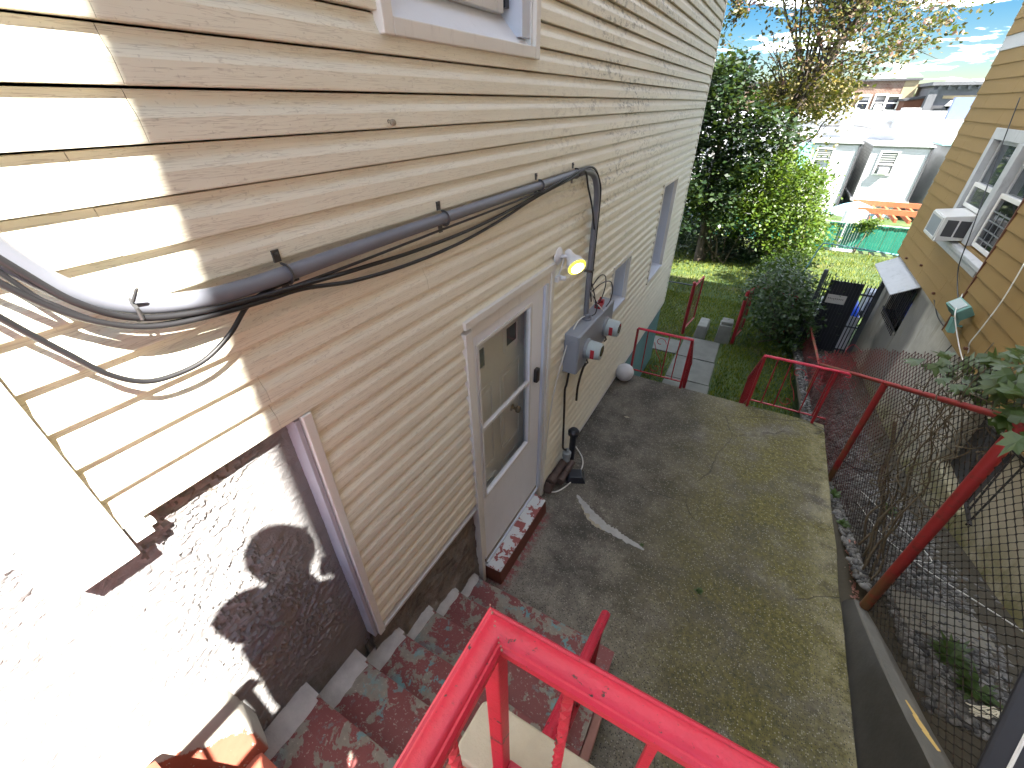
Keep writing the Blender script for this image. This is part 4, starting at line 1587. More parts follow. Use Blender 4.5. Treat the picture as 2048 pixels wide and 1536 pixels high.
for i, pts in enumerate([
    [(0.07, 3.46, 1.95), (0.10, 3.56, 2.02), (0.12, 3.66, 1.99), (0.12, 3.70, 1.88), (0.11, 3.66, 1.78), (0.09, 3.60, 1.70)],
    [(0.07, 3.46, 1.90), (0.12, 3.58, 1.95), (0.15, 3.74, 1.92), (0.16, 3.82, 1.82), (0.15, 3.82, 1.70), (0.13, 3.76, 1.65)],
    [(0.07, 3.45, 1.98), (0.10, 3.48, 1.85), (0.10, 3.54, 1.74), (0.09, 3.62, 1.70), (0.09, 3.70, 1.69)],
    [(0.07, 3.47, 1.88), (0.12, 3.50, 1.78), (0.13, 3.46, 1.71), (0.11, 3.42, 1.69)]]):
    cable('wire_tail', ['long black wire tail arching out above the meter box', 'outermost black wire tail curling down over the right meter',
                        'inner black wire tail dropping onto the red clamps of the meter box', 'short black wire tail curling beside the conduit foot'][i], pts, 0.005, 'cable_black')
cable('white_wire', 'short white wire slanting across the top of the meter box',
      [(0.07, 3.44, 1.92), (0.09, 3.50, 1.80), (0.12, 3.58, 1.73), (0.15, 3.64, 1.66)], 0.005, 'cable_white')
cable('white_wire', 'white wire bowing from the meter box top to the right door casing',
      [(0.06, 3.37, 1.70), (0.05, 3.24, 1.70), (0.045, 3.08, 1.62), (0.04, 2.96, 1.46), (0.035, 2.86, 1.28), (0.03, 2.78, 1.02), (0.028, 2.735, 0.72), (0.028, 2.72, 0.45)], 0.006, 'cable_white')
cable('ground_wire', 'dark ground wire hanging from the meter box down to the drain cleanout',
      [(0.05, 3.12, 1.29), (0.045, 3.09, 1.12), (0.04, 3.07, 1.06), (0.04, 3.09, 0.85), (0.045, 3.10, 0.62), (0.06, 3.08, 0.42), (0.07, 3.075, 0.33), (0.09, 3.12, 0.28)], 0.011, 'iron_black')
cable('ground_wire', 'loose dark cable end dangling under the left meter',
      [(0.165, 3.22, 1.30), (0.12, 3.30, 1.20), (0.07, 3.38, 1.02), (0.05, 3.40, 0.88), (0.05, 3.40, 0.73)], 0.012, 'iron_black')

mb = MB()
mb.sphere((0.024, 1.268, 3.25), 0.012, 10, (.7, 1.25, .9))
mb.sphere((0.022, 1.251, 3.254), 0.007, 8, (.7, 1, .9))
o = mb.build('wasp_nest', 'patch_tan', smooth=True)
tag(o, 'small tan mud lump stuck on the siding between upper window and conduit', 'nest')
# flood lamp
FL = thing('flood_lamp', 'lit white flood lamp on the siding above the side door', 'lamp', (0.02, 2.76, 2.36))
mb = MB()
mb.lathe([(0.062, 0), (0.062, 0.012), (0.045, 0.026), (0.001, 0.03)], (0.014, 2.775, 2.395), (1, 0, 0), 20)
mb.build('base_plate', 'lamp_white', FL, smooth='auto')
mb = MB()
mb.tube([(0.04, 2.775, 2.395), (0.075, 2.78, 2.40), (0.10, 2.80, 2.385)], 0.012, 8)
mb.build('arm', 'lamp_white', FL, smooth=True)
dl = Vector((0.66, -0.52, -0.42)).normalized()
cl = Vector((0.09, 2.815, 2.405))
mb = MB()
mb.lathe([(0.024, -0.03), (0.028, 0.0), (0.034, 0.03), (0.058, 0.075), (0.072, 0.12), (0.072, 0.128)], cl, dl, 22)
mb.build('lamp_shell', 'lamp_white', FL, smooth='auto')
mb = MB()
mb.lathe([(0.0665, 0.125), (0.064, 0.134), (0.05, 0.140)], cl, dl, 22)
mb.build('lamp_rim', 'lamp_glow', FL, smooth=True)
mb = MB()
mb.lathe([(0.052, 0.138), (0.03, 0.146), (0.001, 0.148)], cl, dl, 22)
mb.build('bulb', 'lamp_core', FL, smooth=True)
mb = MB()
mb.box(0.014, 0.05, 2.73, 2.79, 2.215, 2.255)
mb.tube([(0.05, 2.77, 2.24), (0.085, 2.79, 2.235)], 0.018, 8)
mb.tube([(0.03, 2.77, 2.25), (0.05, 2.79, 2.32), (0.06, 2.785, 2.38)], 0.006, 6)
mb.build('sensor', 'lamp_white', FL, bev=0.003)

# cleanout pipes
CP = thing('drain_pipes', 'rusty black drain pipes lying at the wall foot with an upright capped vent', 'pipes', (0.1, 3.0, 0))
mb = MB()
mb.tube([(0.075, 3.11, 0.11), (0.07, 2.76, 0.105)], 0.043, 12)
mb.build('pipe', 'rust_pipe', CP, smooth='auto')
mb = MB()
mb.tube([(0.155, 3.16, 0.10), (0.150, 2.84, 0.095)], 0.032, 12)
mb.build('pipe', 'rust_pipe', CP, smooth='auto')
for (a, b, r) in [((0.072, 2.86, 0.106), (0.071, 2.77, 0.105), 0.05), ((0.151, 2.90, 0.096), (0.150, 2.84, 0.095), 0.039), ((0.07, 2.77, 0.105), (0.065, 2.72, 0.03), 0.048), ((0.153, 3.02, 0.098), (0.152, 2.98, 0.097), 0.037)]:
    mb = MB()
    mb.tube([a, b], r, 12)
    mb.build('coupling', 'rust_pipe', CP, smooth='auto')
mb = MB()
mb.lathe([(0.034, 0), (0.034, 0.34), (0.058, 0.345), (0.060, 0.385), (0.04, 0.41), (0.001, 0.415)], (0.11, 3.24, 0.07), (0, 0, 1), 16)
mb.build('vent_cap', 'plastic_black', CP, smooth='auto')
mb = MB()
mb.lathe([(0.04, 0.0), (0.04, 0.05), (0.046, 0.055), (0.046, 0.11), (0.026, 0.125), (0.024, 0.15), (0.001, 0.152)], (0.095, 3.13, 0.13), (0, 0, 1), 14)
mb.build('valve', 'pipe_grey', CP, smooth='auto')
cable('white_hose', 'thin white hose curving on the patio around the drain pipes',
      [(0.02, 3.50, 0.06), (0.10, 3.46, 0.02), (0.20, 3.36, 0.012), (0.25, 3.22, 0.01), (0.24, 3.05, 0.01), (0.20, 2.88, 0.01), (0.14, 2.77, 0.01), (0.06, 2.735, 0.012), (0.03, 2.75, 0.05), (0.03, 2.80, 0.12)], 0.007, 'cable_white')
mb = MB()
c_ = Vector((0.235, 3.055, 0.022))
ux, uy = Vector((0.09, 0.045, 0)), Vector((-0.04, 0.075, 0))
mb.hexa([c_ - ux - uy + Vector((0, 0, -.02)), c_ + ux - uy + Vector((0, 0, -.02)), c_ + ux + uy + Vector((0, 0, -.02)), c_ - ux + uy + Vector((0, 0, -.02)),
         c_ - ux * .68 - uy * .68 + Vector((0, 0, .045)), c_ + ux * .68 - uy * .68 + Vector((0, 0, .045)), c_ + ux * .68 + uy * .68 + Vector((0, 0, .05)), c_ - ux * .68 + uy * .68 + Vector((0, 0, .05))])
o = mb.build('solar_light', 'plastic_black', bev=0.005)
tag(o, 'small square black light unit lying on the concrete near the drain pipes', 'light')
mb = MB()
mb.sphere((0.125, 5.16, 0.128), 0.128, 28)
o = mb.build('ball', 'ball_white', smooth=True)
tag(o, 'white ball resting against the house wall at the end of the patio', 'ball')


# patio bits
def flat_patch(name, mat, pts, h, label, cat, z=0.0):
    mb = MB()
    n = len(pts)
    mb.prism([(a, b, z - 0.01) for a, b in pts], (0, 0, 0.01 + h))
    o = mb.build(name, mat)
    return tag(o, label, cat)


def ragged(cpts, w, seed, sub=14):
    """ragged closed outline around a centre line"""
    c = catmull([(a, b, 0) for a, b in cpts], sub)
    L, R = [], []
    n = len(c)
    for i, p in enumerate(c):
        t = (c[min(i + 1, n - 1)] - c[max(i - 1, 0)]).normalized()
        s_ = Vector((-t.y, t.x, 0))
        f = w * (0.15 + math.sin(math.pi * i / (n - 1)) ** 0.6) * 0.75
        L.append(p + s_ * f * (1 + 0.75 * mnoise.fractal(Vector((i * 0.33, seed, 0)), .6, 2.0, 4)))
        R.append(p - s_ * f * (1 + 0.75 * mnoise.fractal(Vector((i * 0.33, seed, 4)), .6, 2.0, 4)))
    return [(p.x, p.y) for p in L + R[::-1]]


def gp(u, v):
    p = PZ(u, v, 0)
    return (p.x, p.y)


flat_patch('mortar_patch', 'patch_pale', ragged([gp(1154, 990), gp(1172, 1015), gp(1200, 1045), gp(1240, 1072), gp(1288, 1100)], 0.046, 3), 0.004,
           'pale grey smear of mortar over a crack in the patio', 'mortar patch')
flat_patch('mortar_patch', 'patch_tan', ragged([gp(1163, 1010), gp(1185, 1042), gp(1212, 1062)], 0.032, 8), 0.0022,
           'tan edge of mortar beside the long pale smear', 'mortar patch')
for (u, v, lab) in [(1253, 834, 'dry brown leaf lying alone in the middle of the patio'), (1697, 1137, 'pale scrap lying at the moulding patio edge by the fence post')]:
    p = PZ(u, v, 0.006)
    mb = MB()
    mb.add([(p.x - .03, p.y, .006), (p.x, p.y + .012, .016), (p.x + .04, p.y + .004, .008), (p.x, p.y - .014, .006)], [(0, 1, 2), (0, 2, 3)])
    mb.add([(p.x - .03, p.y, .004), (p.x, p.y + .012, .012), (p.x + .04, p.y + .004, .005), (p.x, p.y - .014, .004)], [(2, 1, 0), (3, 2, 0)])
    tag(mb.build('dry_leaf', 'patch_tan'), lab, 'leaf')


# ================================================================== kerb wall, alley
KW = MB()
ysk = [2.86, 2.6, 2.27, 2.04, 1.83, 1.66, 1.2, 0.6, 0.44]
zk = [0.07, 0.165, 0.29, 0.39, 0.485, 0.575, 0.78, 1.05, 1.12]
vs = []
for yy, zz in zip(ysk, zk):
    j = 0.006 * mnoise.noise(Vector((yy * 4, 0, 0)))
    vs += [(2.60, yy, -0.05), (2.612, yy, 0.02), (2.648 + j, yy, zz - 0.012), (2.660 + j, yy, zz), (2.775, yy, zz - 0.03), (2.785, yy, zz - 0.35)]
n = len(ysk)
fs = [(a * 6 + b, a * 6 + (b + 1) % 6, (a + 1) * 6 + (b + 1) % 6, (a + 1) * 6 + b) for a in range(n - 1) for b in range(6)]
fs += [tuple(range(6)), tuple((n - 1) * 6 + b for b in range(6))]
KW.add(vs, fs)
KW.mi = [(1 if (i % 6) in (2, 3, 4) and i < (n - 1) * 6 else 0) for i in range(len(fs))]
o = KW.build('kerb_wall', ['curb_dark', 'curb_grey'], smooth='auto')
tag(o, 'low sloping concrete kerb wall with dark face at the right patio edge', 'wall')
p = PX(1832, 1420, 2.70)
mb = MB()
for q in range(3):
    c = Vector((2.70 + 0.012 * q, 1.93 - 0.09 * q, 0.425 + 0.042 * q))
    mb.obox(c, (0.012, 0.004, 0), (-0.01, 0.05, -0.022), (0, 0.002, 0.004))
o = mb.build('paint_flake', 'yellow_flake')
tag(o, 'yellow flake stuck on top of the sloping kerb wall', 'paint flake')


def pebbles(name, N, x0, x1, y0, y1, r0, r1, zf):
    V = []
    ico = [(0, 0, 1), (0.89, 0, 0.45), (0.28, 0.85, 0.45), (-0.72, 0.53, 0.45), (-0.72, -0.53, 0.45), (0.28, -0.85, 0.45),
           (0.72, 0.53, -0.45), (-0.28, 0.85, -0.45), (-0.89, 0, -0.45), (-0.28, -0.85, -0.45), (0.72, -0.53, -0.45)]
    F = [(0, 1, 2), (0, 2, 3), (0, 3, 4), (0, 4, 5), (0, 5, 1), (1, 6, 2), (2, 7, 3), (3, 8, 4), (4, 9, 5), (5, 10, 1), (2, 6, 7), (3, 7, 8), (4, 8, 9), (5, 9, 10), (1, 10, 6)]
    ico = np.array(ico)
    vs = np.zeros((N, 11, 3))
    xs = RNG.uniform(x0, x1, N)
    ys = RNG.uniform(y0, y1, N)
    xs = np.where((ys < 2.9) & (xs < 2.80), xs + 0.35, xs)
    for i in range(N):
        a = RNG.uniform(0, 6.28)
        r = RNG.uniform(r0, r1)
        s = np.array([1.25, 0.85, 0.6]) * r * RNG.uniform(0.75, 1.25, 3)
        q = ico * s
        ca, sa = math.cos(a), math.sin(a)
        tl = RNG.uniform(-0.5, 0.5)
        x_, y_, z_ = q[:, 0] * ca - q[:, 1] * sa, q[:, 0] * sa + q[:, 1] * ca, q[:, 2] + q[:, 0] * tl
        vs[i] = np.stack([x_ + xs[i], y_ + ys[i], z_ + zf(xs[i], ys[i]) + r * 0.35], 1)
    me = bpy.data.meshes.new(name)
    Fa = np.array(F)
    FF = (Fa[None] + (np.arange(N) * 11)[:, None, None]).reshape(-1, 3)
    me.vertices.add(N * 11)
    me.vertices.foreach_set('co', vs.reshape(-1).astype(np.float32))
    me.loops.add(len(FF) * 3)
    me.loops.foreach_set('vertex_index', FF.reshape(-1).astype(np.int32))
    me.polygons.add(len(FF))
    me.polygons.foreach_set('loop_start', np.arange(0, len(FF) * 3, 3, dtype=np.int32))
    me.update(calc_edges=True)
    me.polygons.foreach_set('use_smooth', [True] * len(me.polygons))
    me.materials.append(M['pebble'])
    o = bpy.data.objects.new(name, me)
    COL.objects.link(o)
    return tag(o, kind='stuff')


g1 = pebbles('gravel', 7600, 2.64, 3.60, 2.0, 5.2, 0.013, 0.030, lambda x, y: z_alley(y))
tag(g1, 'grey and white pebble gravel filling the narrow alley', 'gravel')
g2 = pebbles('gravel', 5200, 2.60, 3.60, 5.2, 9.6, 0.014, 0.032, lambda x, y: z_alley(y))
tag(g2, 'darker far stretch of pebble gravel leading to the black gate', 'gravel')
mb = MB()
mb.hexa([(2.86, 2.62, 0.215), (3.4, 2.72, 0.19), (3.36, 3.02, 0.12), (2.84, 3.0, 0.13),
         (2.86, 2.62, 0.265), (3.4, 2.72, 0.24), (3.36, 3.02, 0.175), (2.84, 3.0, 0.185)])
o = mb.build('stone_slab', 'slate', bev=0.008)
tag(o, 'flat grey-brown stone slab lying across the gravel near the fence post', 'slab')

# tangled pale rope on the gravel
mb = MB()
rs = random.Random(3)
for k in range(9):
    c = []
    x, y = 3.02 + rs.uniform(-.02, .02), 2.10 + rs.uniform(-.02, .02)
    for s in range(7):
        c.append((x + rs.uniform(-.018, .018), y + rs.uniform(-.018, .018), z_alley(y) + 0.045 + rs.uniform(0, .02)))
        x += 0.045
        y += 0.022
    mb.tube(catmull(c, 4), 0.0045, 5)
o = mb.build('rope_tangle', 'rope', smooth=True)
tag(o, 'tangle of pale twine lying on the gravel behind the chain-link fence', 'twine')

# ================================================================== red chain-link fence
FX = 2.70
CF = thing('chain_link_fence', 'chain-link fence with red posts and sloping red top rail right of the patio', 'fence', (FX, 4.5, 0))


def z_rail(y):
    return 1.885 - 0.452 * (y - 2.83)


mb = MB()
mb.tube([(FX, 0.9, z_rail(0.9)), (FX, 7.45, z_rail(7.45))], 0.021, 10)
mb.build('top_rail', 'post_red', CF, smooth='auto')
mb = MB()
mb.tube([(FX, 2.80, 0.1), (FX, 2.80, z_rail(2.8) + 0.03)], 0.034, 14)
mb.sphere((FX, 2.80, z_rail(2.8) + 0.03), 0.036, 12, (1, 1, 0.5))
mb.build('post', 'post_red', CF, smooth='auto')
for yy in (0.9, 4.70, 7.45):
    mb = MB()
    mb.tube([(FX, yy, z_alley(yy) - 0.1), (FX, yy, z_rail(yy) + 0.01)], 0.029, 12)
    mb.build('post', 'post_red', CF, smooth='auto')
mb = MB()
mb.tube([(FX, 7.47, -0.24), (FX - 0.02, 9.5, -0.42), (FX - 0.05, 12.4, -0.72)], 0.019, 8)
mb.build('top_rail', 'post_red', CF, smooth='auto')


def chain(y0, y1, zb, zt, x, w=0.036, h=0.034, r=0.0031):
    mb = MB()
    n = int((y1 - y0) / w)
    for i in range(n):
        ya = y0 + i * w
        lo = zb(ya)
        K = int((zt(ya) - lo) / h)
        if K < 2: continue
        vs, fs = [], []
        sag = 0.012 * mnoise.noise(Vector((ya * 0.9, 0, 4)))
        for k in range(K + 1):
            s = (k + i) % 2
            yy = ya + w * s * 1.06 - w * 0.03
            zz = zb(yy) + k * h
            bx = sag * math.sin(zz * 2) + 0.02 * mnoise.noise(Vector((yy * 0.8, zz * 1.4, 1)))
            # short upright knuckle at each hook so that neighbours interlock
            for dz in (-0.13, 0.13):
                c = Vector((x + bx + (0.0022 if s else -0.0022), yy, zz + dz * h))
                o_ = len(vs)
                vs += [c + Vector((r, 0, 0)), c + Vector((-r * 0.5, r * 0.87, 0)), c + Vector((-r * 0.5, -r * 0.87, 0))]
        nn = len(vs) // 3
        for a in range(nn - 1):
            for b in range(3):
                fs.append((a * 3 + b, a * 3 + (b + 1) % 3, a * 3 + 3 + (b + 1) % 3, a * 3 + 3 + b))
        mb.add(vs, fs)
    return mb


def zb_f(y):
    if y < 2.85:
        return 0.07 + (2.86 - y) * 0.45
    return z_alley(y) + 0.03


o = chain(0.9, 7.45, zb_f, lambda y: z_rail(y) + (0.36 if y < 5.6 else 0.36 - 0.1 * (y - 5.6)), FX + 0.026).build('wire_mesh', 'wire', CF)
tag(o, kind='stuff')
o = chain(7.5, 11.5, lambda y: z_alley(y) + 0.03, lambda y: -0.24 - 0.09 * (y - 7.45), FX + 0.02).build('wire_mesh', 'wire', CF)
tag(o, kind='stuff')
# heap of rusty red mesh at the fence corner
mb = MB()
rs = random.Random(5)
for k in range(130):
    c = Vector((2.86 + rs.gauss(0, .10), 7.3 + rs.gauss(0, .18), -0.22 + rs.gauss(0, .11)))
    pts = [c + Vector((rs.gauss(0, .06), rs.gauss(0, .06), rs.gauss(0, .06))) for _ in range(5)]
    mb.tube(catmull(pts, 4), 0.0042, 4)
o = mb.build('mesh_bundle', 'rail_dark')
tag(o, 'crumpled bundle of red chain-link wire hanging at the fence corner', 'wire bundle')

# vine on the near fence: stems, then separate lobed leaves
VN = thing('fence_vine', 'leafy vine with big lobed leaves and brown stems climbing the near chain-link fence', 'vine', (2.72, 3.6, 0.2))
rs = random.Random(21)
mb = MB()
for k in range(5):
    y0 = 3.0 + rs.uniform(-.1, .5)
    pts = [(FX + rs.uniform(-.02, .05), y0, 0.18)]
    yy, zz = y0, 0.18
    while zz < 1.55 + rs.uniform(0, .3):
        yy += rs.uniform(-.05, .16) * 0.8
        zz += rs.uniform(.12, .24)
        pts.append((FX + rs.uniform(-.03, .07), yy, zz))
    mb.tube(catmull(pts, 5), [0.0085 - 0.0055 * i / (5 * (len(pts) - 1)) for i in range(5 * (len(pts) - 1) + 1)], 6)
mb.build('stem', 'bark_pale', VN, smooth=True)
mb = MB()
for k in range(60):
    y0, z0 = rs.uniform(3.0, 4.3), rs.uniform(0.5, 1.7)
    if z0 > z_rail(y0) + 0.1: continue
    pts = [(FX + rs.uniform(-.03, .05), y0, z0)]
    a = rs.uniform(0, 6.28)
    for s in range(5):
        a += rs.uniform(-.7, .7)
        pts.append((FX + rs.uniform(-.05, .07), pts[-1][1] + math.cos(a) * .075, pts[-1][2] + math.sin(a) * .075))
    mb.tube(catmull(pts, 3), 0.0035, 4)
tw_ = mb.build('twigs', 'bark_pale', VN)
tag(tw_, kind='stuff')
mb = MB()   # mossy thick stem near the post foot
mb.tube(catmull([(2.74, 3.2, 0.12), (2.80, 3.5, 0.2), (2.83, 3.75, 0.36), (2.82, 4.05, 0.42), (2.84, 4.2, 0.62), (2.80, 4.35, 0.85)], 6), 0.017, 7)
mb.tube(catmull([(2.74, 3.05, 0.15), (2.78, 3.3, 0.34), (2.76, 3.6, 0.5), (2.80, 4.0, 0.55)], 6), 0.011, 6)
mb.build('stem', 'bark_pale', VN, smooth=True)


def lobed_leaf(name, mat, seed):
    r = random.Random(seed)
    out = [(0.0, -0.06)]
    for a, R in [(-100, .40), (-70, .58), (-52, .44), (-30, .80), (-12, .56), (0, 1.0), (12, .56), (30, .80), (52, .44), (70, .58), (100, .40)]:
        q = rad(a)
        R *= r.uniform(.9, 1.1)
        out.append((math.sin(q) * R * 0.85, math.cos(q) * R))
    vs = [(0, 0.25, 0.0)] + [(x, y, -0.22 * abs(x) ** 1.3 - 0.16 * y * y + r.uniform(-.02, .03)) for x, y in out]
    n = len(out)
    fs = [(0, 1 + i, 1 + (i + 1) % n) for i in range(n)]
    me = bpy.data.meshes.new(name)
    me.from_pydata(vs, [], fs)
    me.materials.append(M[mat])
    return me


VLEAF = [lobed_leaf('leaf', 'leaf_vine', s) for s in range(4)]
inv = Matrix.Translation(-Vector(VN.location))


def put_leaf(me, p, size, nrm, spin, parent, inv):
    z = Vector(nrm).normalized()
    x = z.orthogonal().normalized()
    x.rotate(Matrix.Rotation(spin, 3, z))
    y = z.cross(x)
    m = Matrix(((x.x * size, y.x * size, z.x * size, p[0]), (x.y * size, y.y * size, z.y * size, p[1]), (x.z * size, y.z * size, z.z * size, p[2]), (0, 0, 0, 1)))
    o = bpy.data.objects.new('leaf', me)
    COL.objects.link(o)
    o.parent = parent
    o.matrix_parent_inverse = inv
    o.matrix_basis = m
    return o


rs = random.Random(9)
for (u0, u1, v0, v1, nn) in [(1960, 2048, 700, 790, 34), (1860, 1990, 720, 770, 16), (1830, 1900, 708, 735, 6), (1990, 2048, 780, 880, 12), (1920, 1990, 770, 840, 6)]:
    for k in range(nn):
        u, v = rs.uniform(u0, u1 + (25 if u1 > 2040 else 0)), rs.uniform(v0, v1)
        p = PX(u, v, FX + rs.uniform(-.12, .14))
        put_leaf(rs.choice(VLEAF), p, rs.uniform(.085, .15), (rs.uniform(-.7, .2), rs.uniform(-.7, .3), rs.uniform(.5, 1.1)), rs.uniform(0, 6.28), VN, inv)

# small weeds in the gravel and on the patio edge
def weed(name, label, c, r, n, seed, mat='leaf_vine'):
    q = np.random.default_rng(seed)
    mb = MB()
    mb.v.append(tuple(c))
    for i in range(n):          # blades all grow from the one crown of the plant
        a = q.uniform(0, 6.28)
        L = q.uniform(.35, 1.3) * r
        t = np.array([math.cos(a), math.sin(a), q.uniform(.15, 1.0)]) * L
        s = np.cross(t, [0, 0, 1])
        s = s / (np.linalg.norm(s) + 1e-6) * min(L, .06) * .28
        b = np.array(c)
        k = len(mb.v)
        dr = np.array([0, 0, -.25 * L])
        mb.v += [tuple(b + t * .55 + s), tuple(b + t * 1.1 + dr), tuple(b + t * .55 - s)]
        mb.f += [(0, k, k + 2), (k, k + 1, k + 2)]
        mb.mi += [0, 0]
    o = mb.build(name, mat)
    return tag(o, label, 'weed')


weed('weed', 'green weed growing out of the crack in the middle of the patio', (PZ(1397, 1183, 0.0).x, PZ(1397, 1183, 0).y, 0.004), .03, 26, 1)
weed('weed', 'tiny green weed at the lower end of the pale mortar smear', (PZ(1284, 1092, 0.0).x, PZ(1284, 1092, 0).y, 0.004), .018, 24, 2)
for i, (u, v, r, lab) in enumerate([(1664, 985, .05, 'green weed in the patio edge beside the middle red fence post'), (1680, 1045, .05, 'sparse weed hugging the patio edge above the near fence post'),
                                    (1712, 1205, .05, 'weed at the tip of the sloping kerb wall')]):
    p = PZ(u, v, 0.0)
    weed('weed', lab, (p.x + .03, p.y, -0.02), r, 70, 10 + i)
for i, (u, v, r, lab) in enumerate([(1940, 1280, .10, 'broad green weed in the gravel beside the pale twine'), (1900, 1395, .10, 'green weed low in the gravel near the kerb wall'),
                                    (1745, 1025, .07, 'green weed in the far gravel by the wire strands')]):
    p = PX(u, v, 3.05)
    weed('weed', lab, (3.05 + .05 * i, p.y, z_alley(p.y) + .03), r, 90, 20 + i)
q = np.random.default_rng(5)
V = np.zeros((260, 4, 3))
for i in range(260):
    c = np.array([2.66 + abs(q.normal(0, .05)), q.uniform(2.85, 3.5), 0.03 + q.uniform(0, .03)])
    a = q.uniform(0, 6.28)
    d = np.array([math.cos(a), math.sin(a), q.uniform(-.3, .4)]) * q.uniform(.012, .03)
    s = np.array([-d[1], d[0], 0]) * .4
    V[i] = [c, c + d * .5 + s, c + d, c + d * .5 - s]
o = quads_mesh('leaf_litter', V, 'landing_side')
tag(o, 'reddish brown leaf litter in the corner between patio edge and fence post', 'leaf litter', kind='stuff')
for i, (lab, pts) in enumerate([
    ('pale wire sagging from the fence vine to the gravel', [(2.78, 3.55, 1.40), (2.78, 3.6, 1.2), (2.8, 3.68, 0.95), (2.82, 3.8, .72), (2.84, 3.9, .62)]),
    ('pale wire lying over the gravel behind the near fence post', [(3.5, 2.9, .34), (3.35, 3.15, .22), (3.15, 3.4, .12), (2.95, 3.75, .02), (2.85, 4.2, -.08)]),
    ('looped pale wire on the gravel behind the fence', [(2.9, 4.4, -.08), (3.05, 4.0, .02), (3.2, 3.7, .07), (3.22, 3.5, .12), (3.1, 3.45, .12)])]):
    cable('loose_wire', lab, pts, 0.004, 'cable_white')
cable('loose_wire', 'black hose trailing along the foot of the cellar wall', [(3.55, 6.2, .25), (3.5, 6.0, -.1), (3.45, 5.75, -.45), (3.3, 5.4, -.46), (3.05, 5.3, -.45), (2.85, 5.6, -.5)], 0.009, 'cable_black')
cable('loose_wire', 'black cable loop across the far gravel', [(2.72, 5.2, -.4), (2.9, 5.6, -.5), (3.1, 5.9, -.55), (3.3, 6.3, -.6), (3.5, 7.0, -.7)], 0.008, 'cable_black')

# black canvas with white piping folded at the near right
mb = MB()
a, b = Vector((2.375, 1.40, 1.75)), Vector((2.285, 1.06, 1.435))
ed_ = (b - a).normalized()
nrm = Vector((-.35, -.35, .87)).normalized()
sd_ = ed_.cross(nrm).normalized()
if sd_.x < 0: sd_ = -sd_
mb.obox((a + b) / 2 + sd_ * 0.20 + ed_ * 0.0, ed_ * 0.36, sd_ * 0.20, nrm * 0.025)
cv = mb.build('folded_canvas', 'canvas_black', bev=0.012)
tag(cv, 'folded black canvas with a white piped seam at the lower right corner', 'canvas')
mb = MB()
mb.tube([a + sd_ * 0.062 + nrm * 0.027 - ed_ * 0.1, b + sd_ * 0.050 + nrm * 0.027 + ed_ * 0.1], 0.0055, 6)
mb.build('piping', 'cable_white', cv)

# ================================================================== mustard house
YH = thing('mustard_house', 'mustard-yellow sided neighbour house over a rendered cellar wall at the right', 'house', (6, 5, -1))
YX, YN, YE = 3.56, 6.70, 10.10
EY = 0.1685
YB = 1.03
mb = MB()
YHOLE = (6.54, 8.50, 1.72, 3.02)
cells(mb, 3.575, 3.9, -1.27, 10.08, YB, 9.6, [(6.56, 8.42, 1.80, 2.93)])
mb.build('wall', 'mustard', YH)
mb = MB()
mb.box(4.3, 9.0, -1.25, 10.0, -2.0, 9.58)
mb.build('core_wall', 'room_dark', YH)
mb = MB()
mb.box(3.5, 9.1, -1.3, 10.14, 9.6, 9.75)
mb.build('roof', 'stone_dark', YH)
mb = MB()
cells(mb, 3.62, 3.95, -1.2, 10.20, -1.6, YB - 0.005, [(8.30, 9.42, 0.20, 0.86), (4.35, 5.22, 0.02, 0.78)])
mb.build('cellar_wall', 'cellar', YH, bev=0.01)
yprof = [(0.0, -0.002), (0.020, 0.0), (0.0205, 0.006), (0.006, EY), (0.0, EY)]


def yplank(x, y0, y1, z, name='siding_shingle', mat='mustard'):
    mb = MB()
    mb.prism([(x - px, y0, z + pz) for px, pz in yprof], (0, y1 - y0, 0))
    return mb.build(name, mat, YH)


rs = random.Random(4)
for k in range(0, 26):
    z = YB + EY * k
    iv = [(6.54, YE)]
    if z + EY * .7 > YHOLE[2] and z + EY * .3 < YHOLE[3]:
        iv = [(YHOLE[1], YE)]
    for a, b in iv:
        cuts = [a]
        c = a + rs.uniform(0.5, 1.4)
        while c < b - 0.3:
            cuts.append(c)
            c += 1.22
        cuts.append(b)
        for p, q_ in zip(cuts, cuts[1:]):
            yplank(YX + 0.1 - 0.02 - 0.06, p, q_ - 0.003, z + rs.uniform(-.002, .002), mat='white_wall' if (k == 17 and p > 9.0) else 'mustard')
# nearer bay standing proud of the wall
NX = 3.50
mb = MB()
mb.box(NX + 0.02, 3.67, -1.25, 6.515, YB - 0.0, 5.2)
mb.build('bay_wall', 'mustard', YH)
for k in range(0, 14):
    z = YB + EY * k - 0.03
    cuts = [2.2]
    c = 2.2 + rs.uniform(.4, 1.2)
    while c < 6.2:
        cuts.append(c)
        c += 1.22
    cuts.append(6.525)
    for p, q_ in zip(cuts, cuts[1:]):
        yplank(NX + 0.02, p, q_ - 0.003, z + rs.uniform(-.002, .002))
mb = MB()
mb.box(NX - 0.006, NX + 0.03, 6.517, 6.536, YB - .03, 5.2)
mb.build('bay_trim', 'brown_wall', YH)
mb = MB()
mb.box(3.575, 3.68, YE, YE + 0.03, YB, 9.59)
mb.build('corner_trim', 'window_grey', YH)
for (yy, zz) in [(9.35, 1.10), (8.5, 1.22), (7.5, 1.12), (6.3, 1.12), (5.7, 1.12)]:
    xx = (3.56 if yy > 6.55 else 3.49)
    mb = MB()
    mb.box(xx - 0.03, xx, yy, yy + 0.035, zz, zz + 0.025)
    mb.build('siding_clip', 'brown_wall', YH)
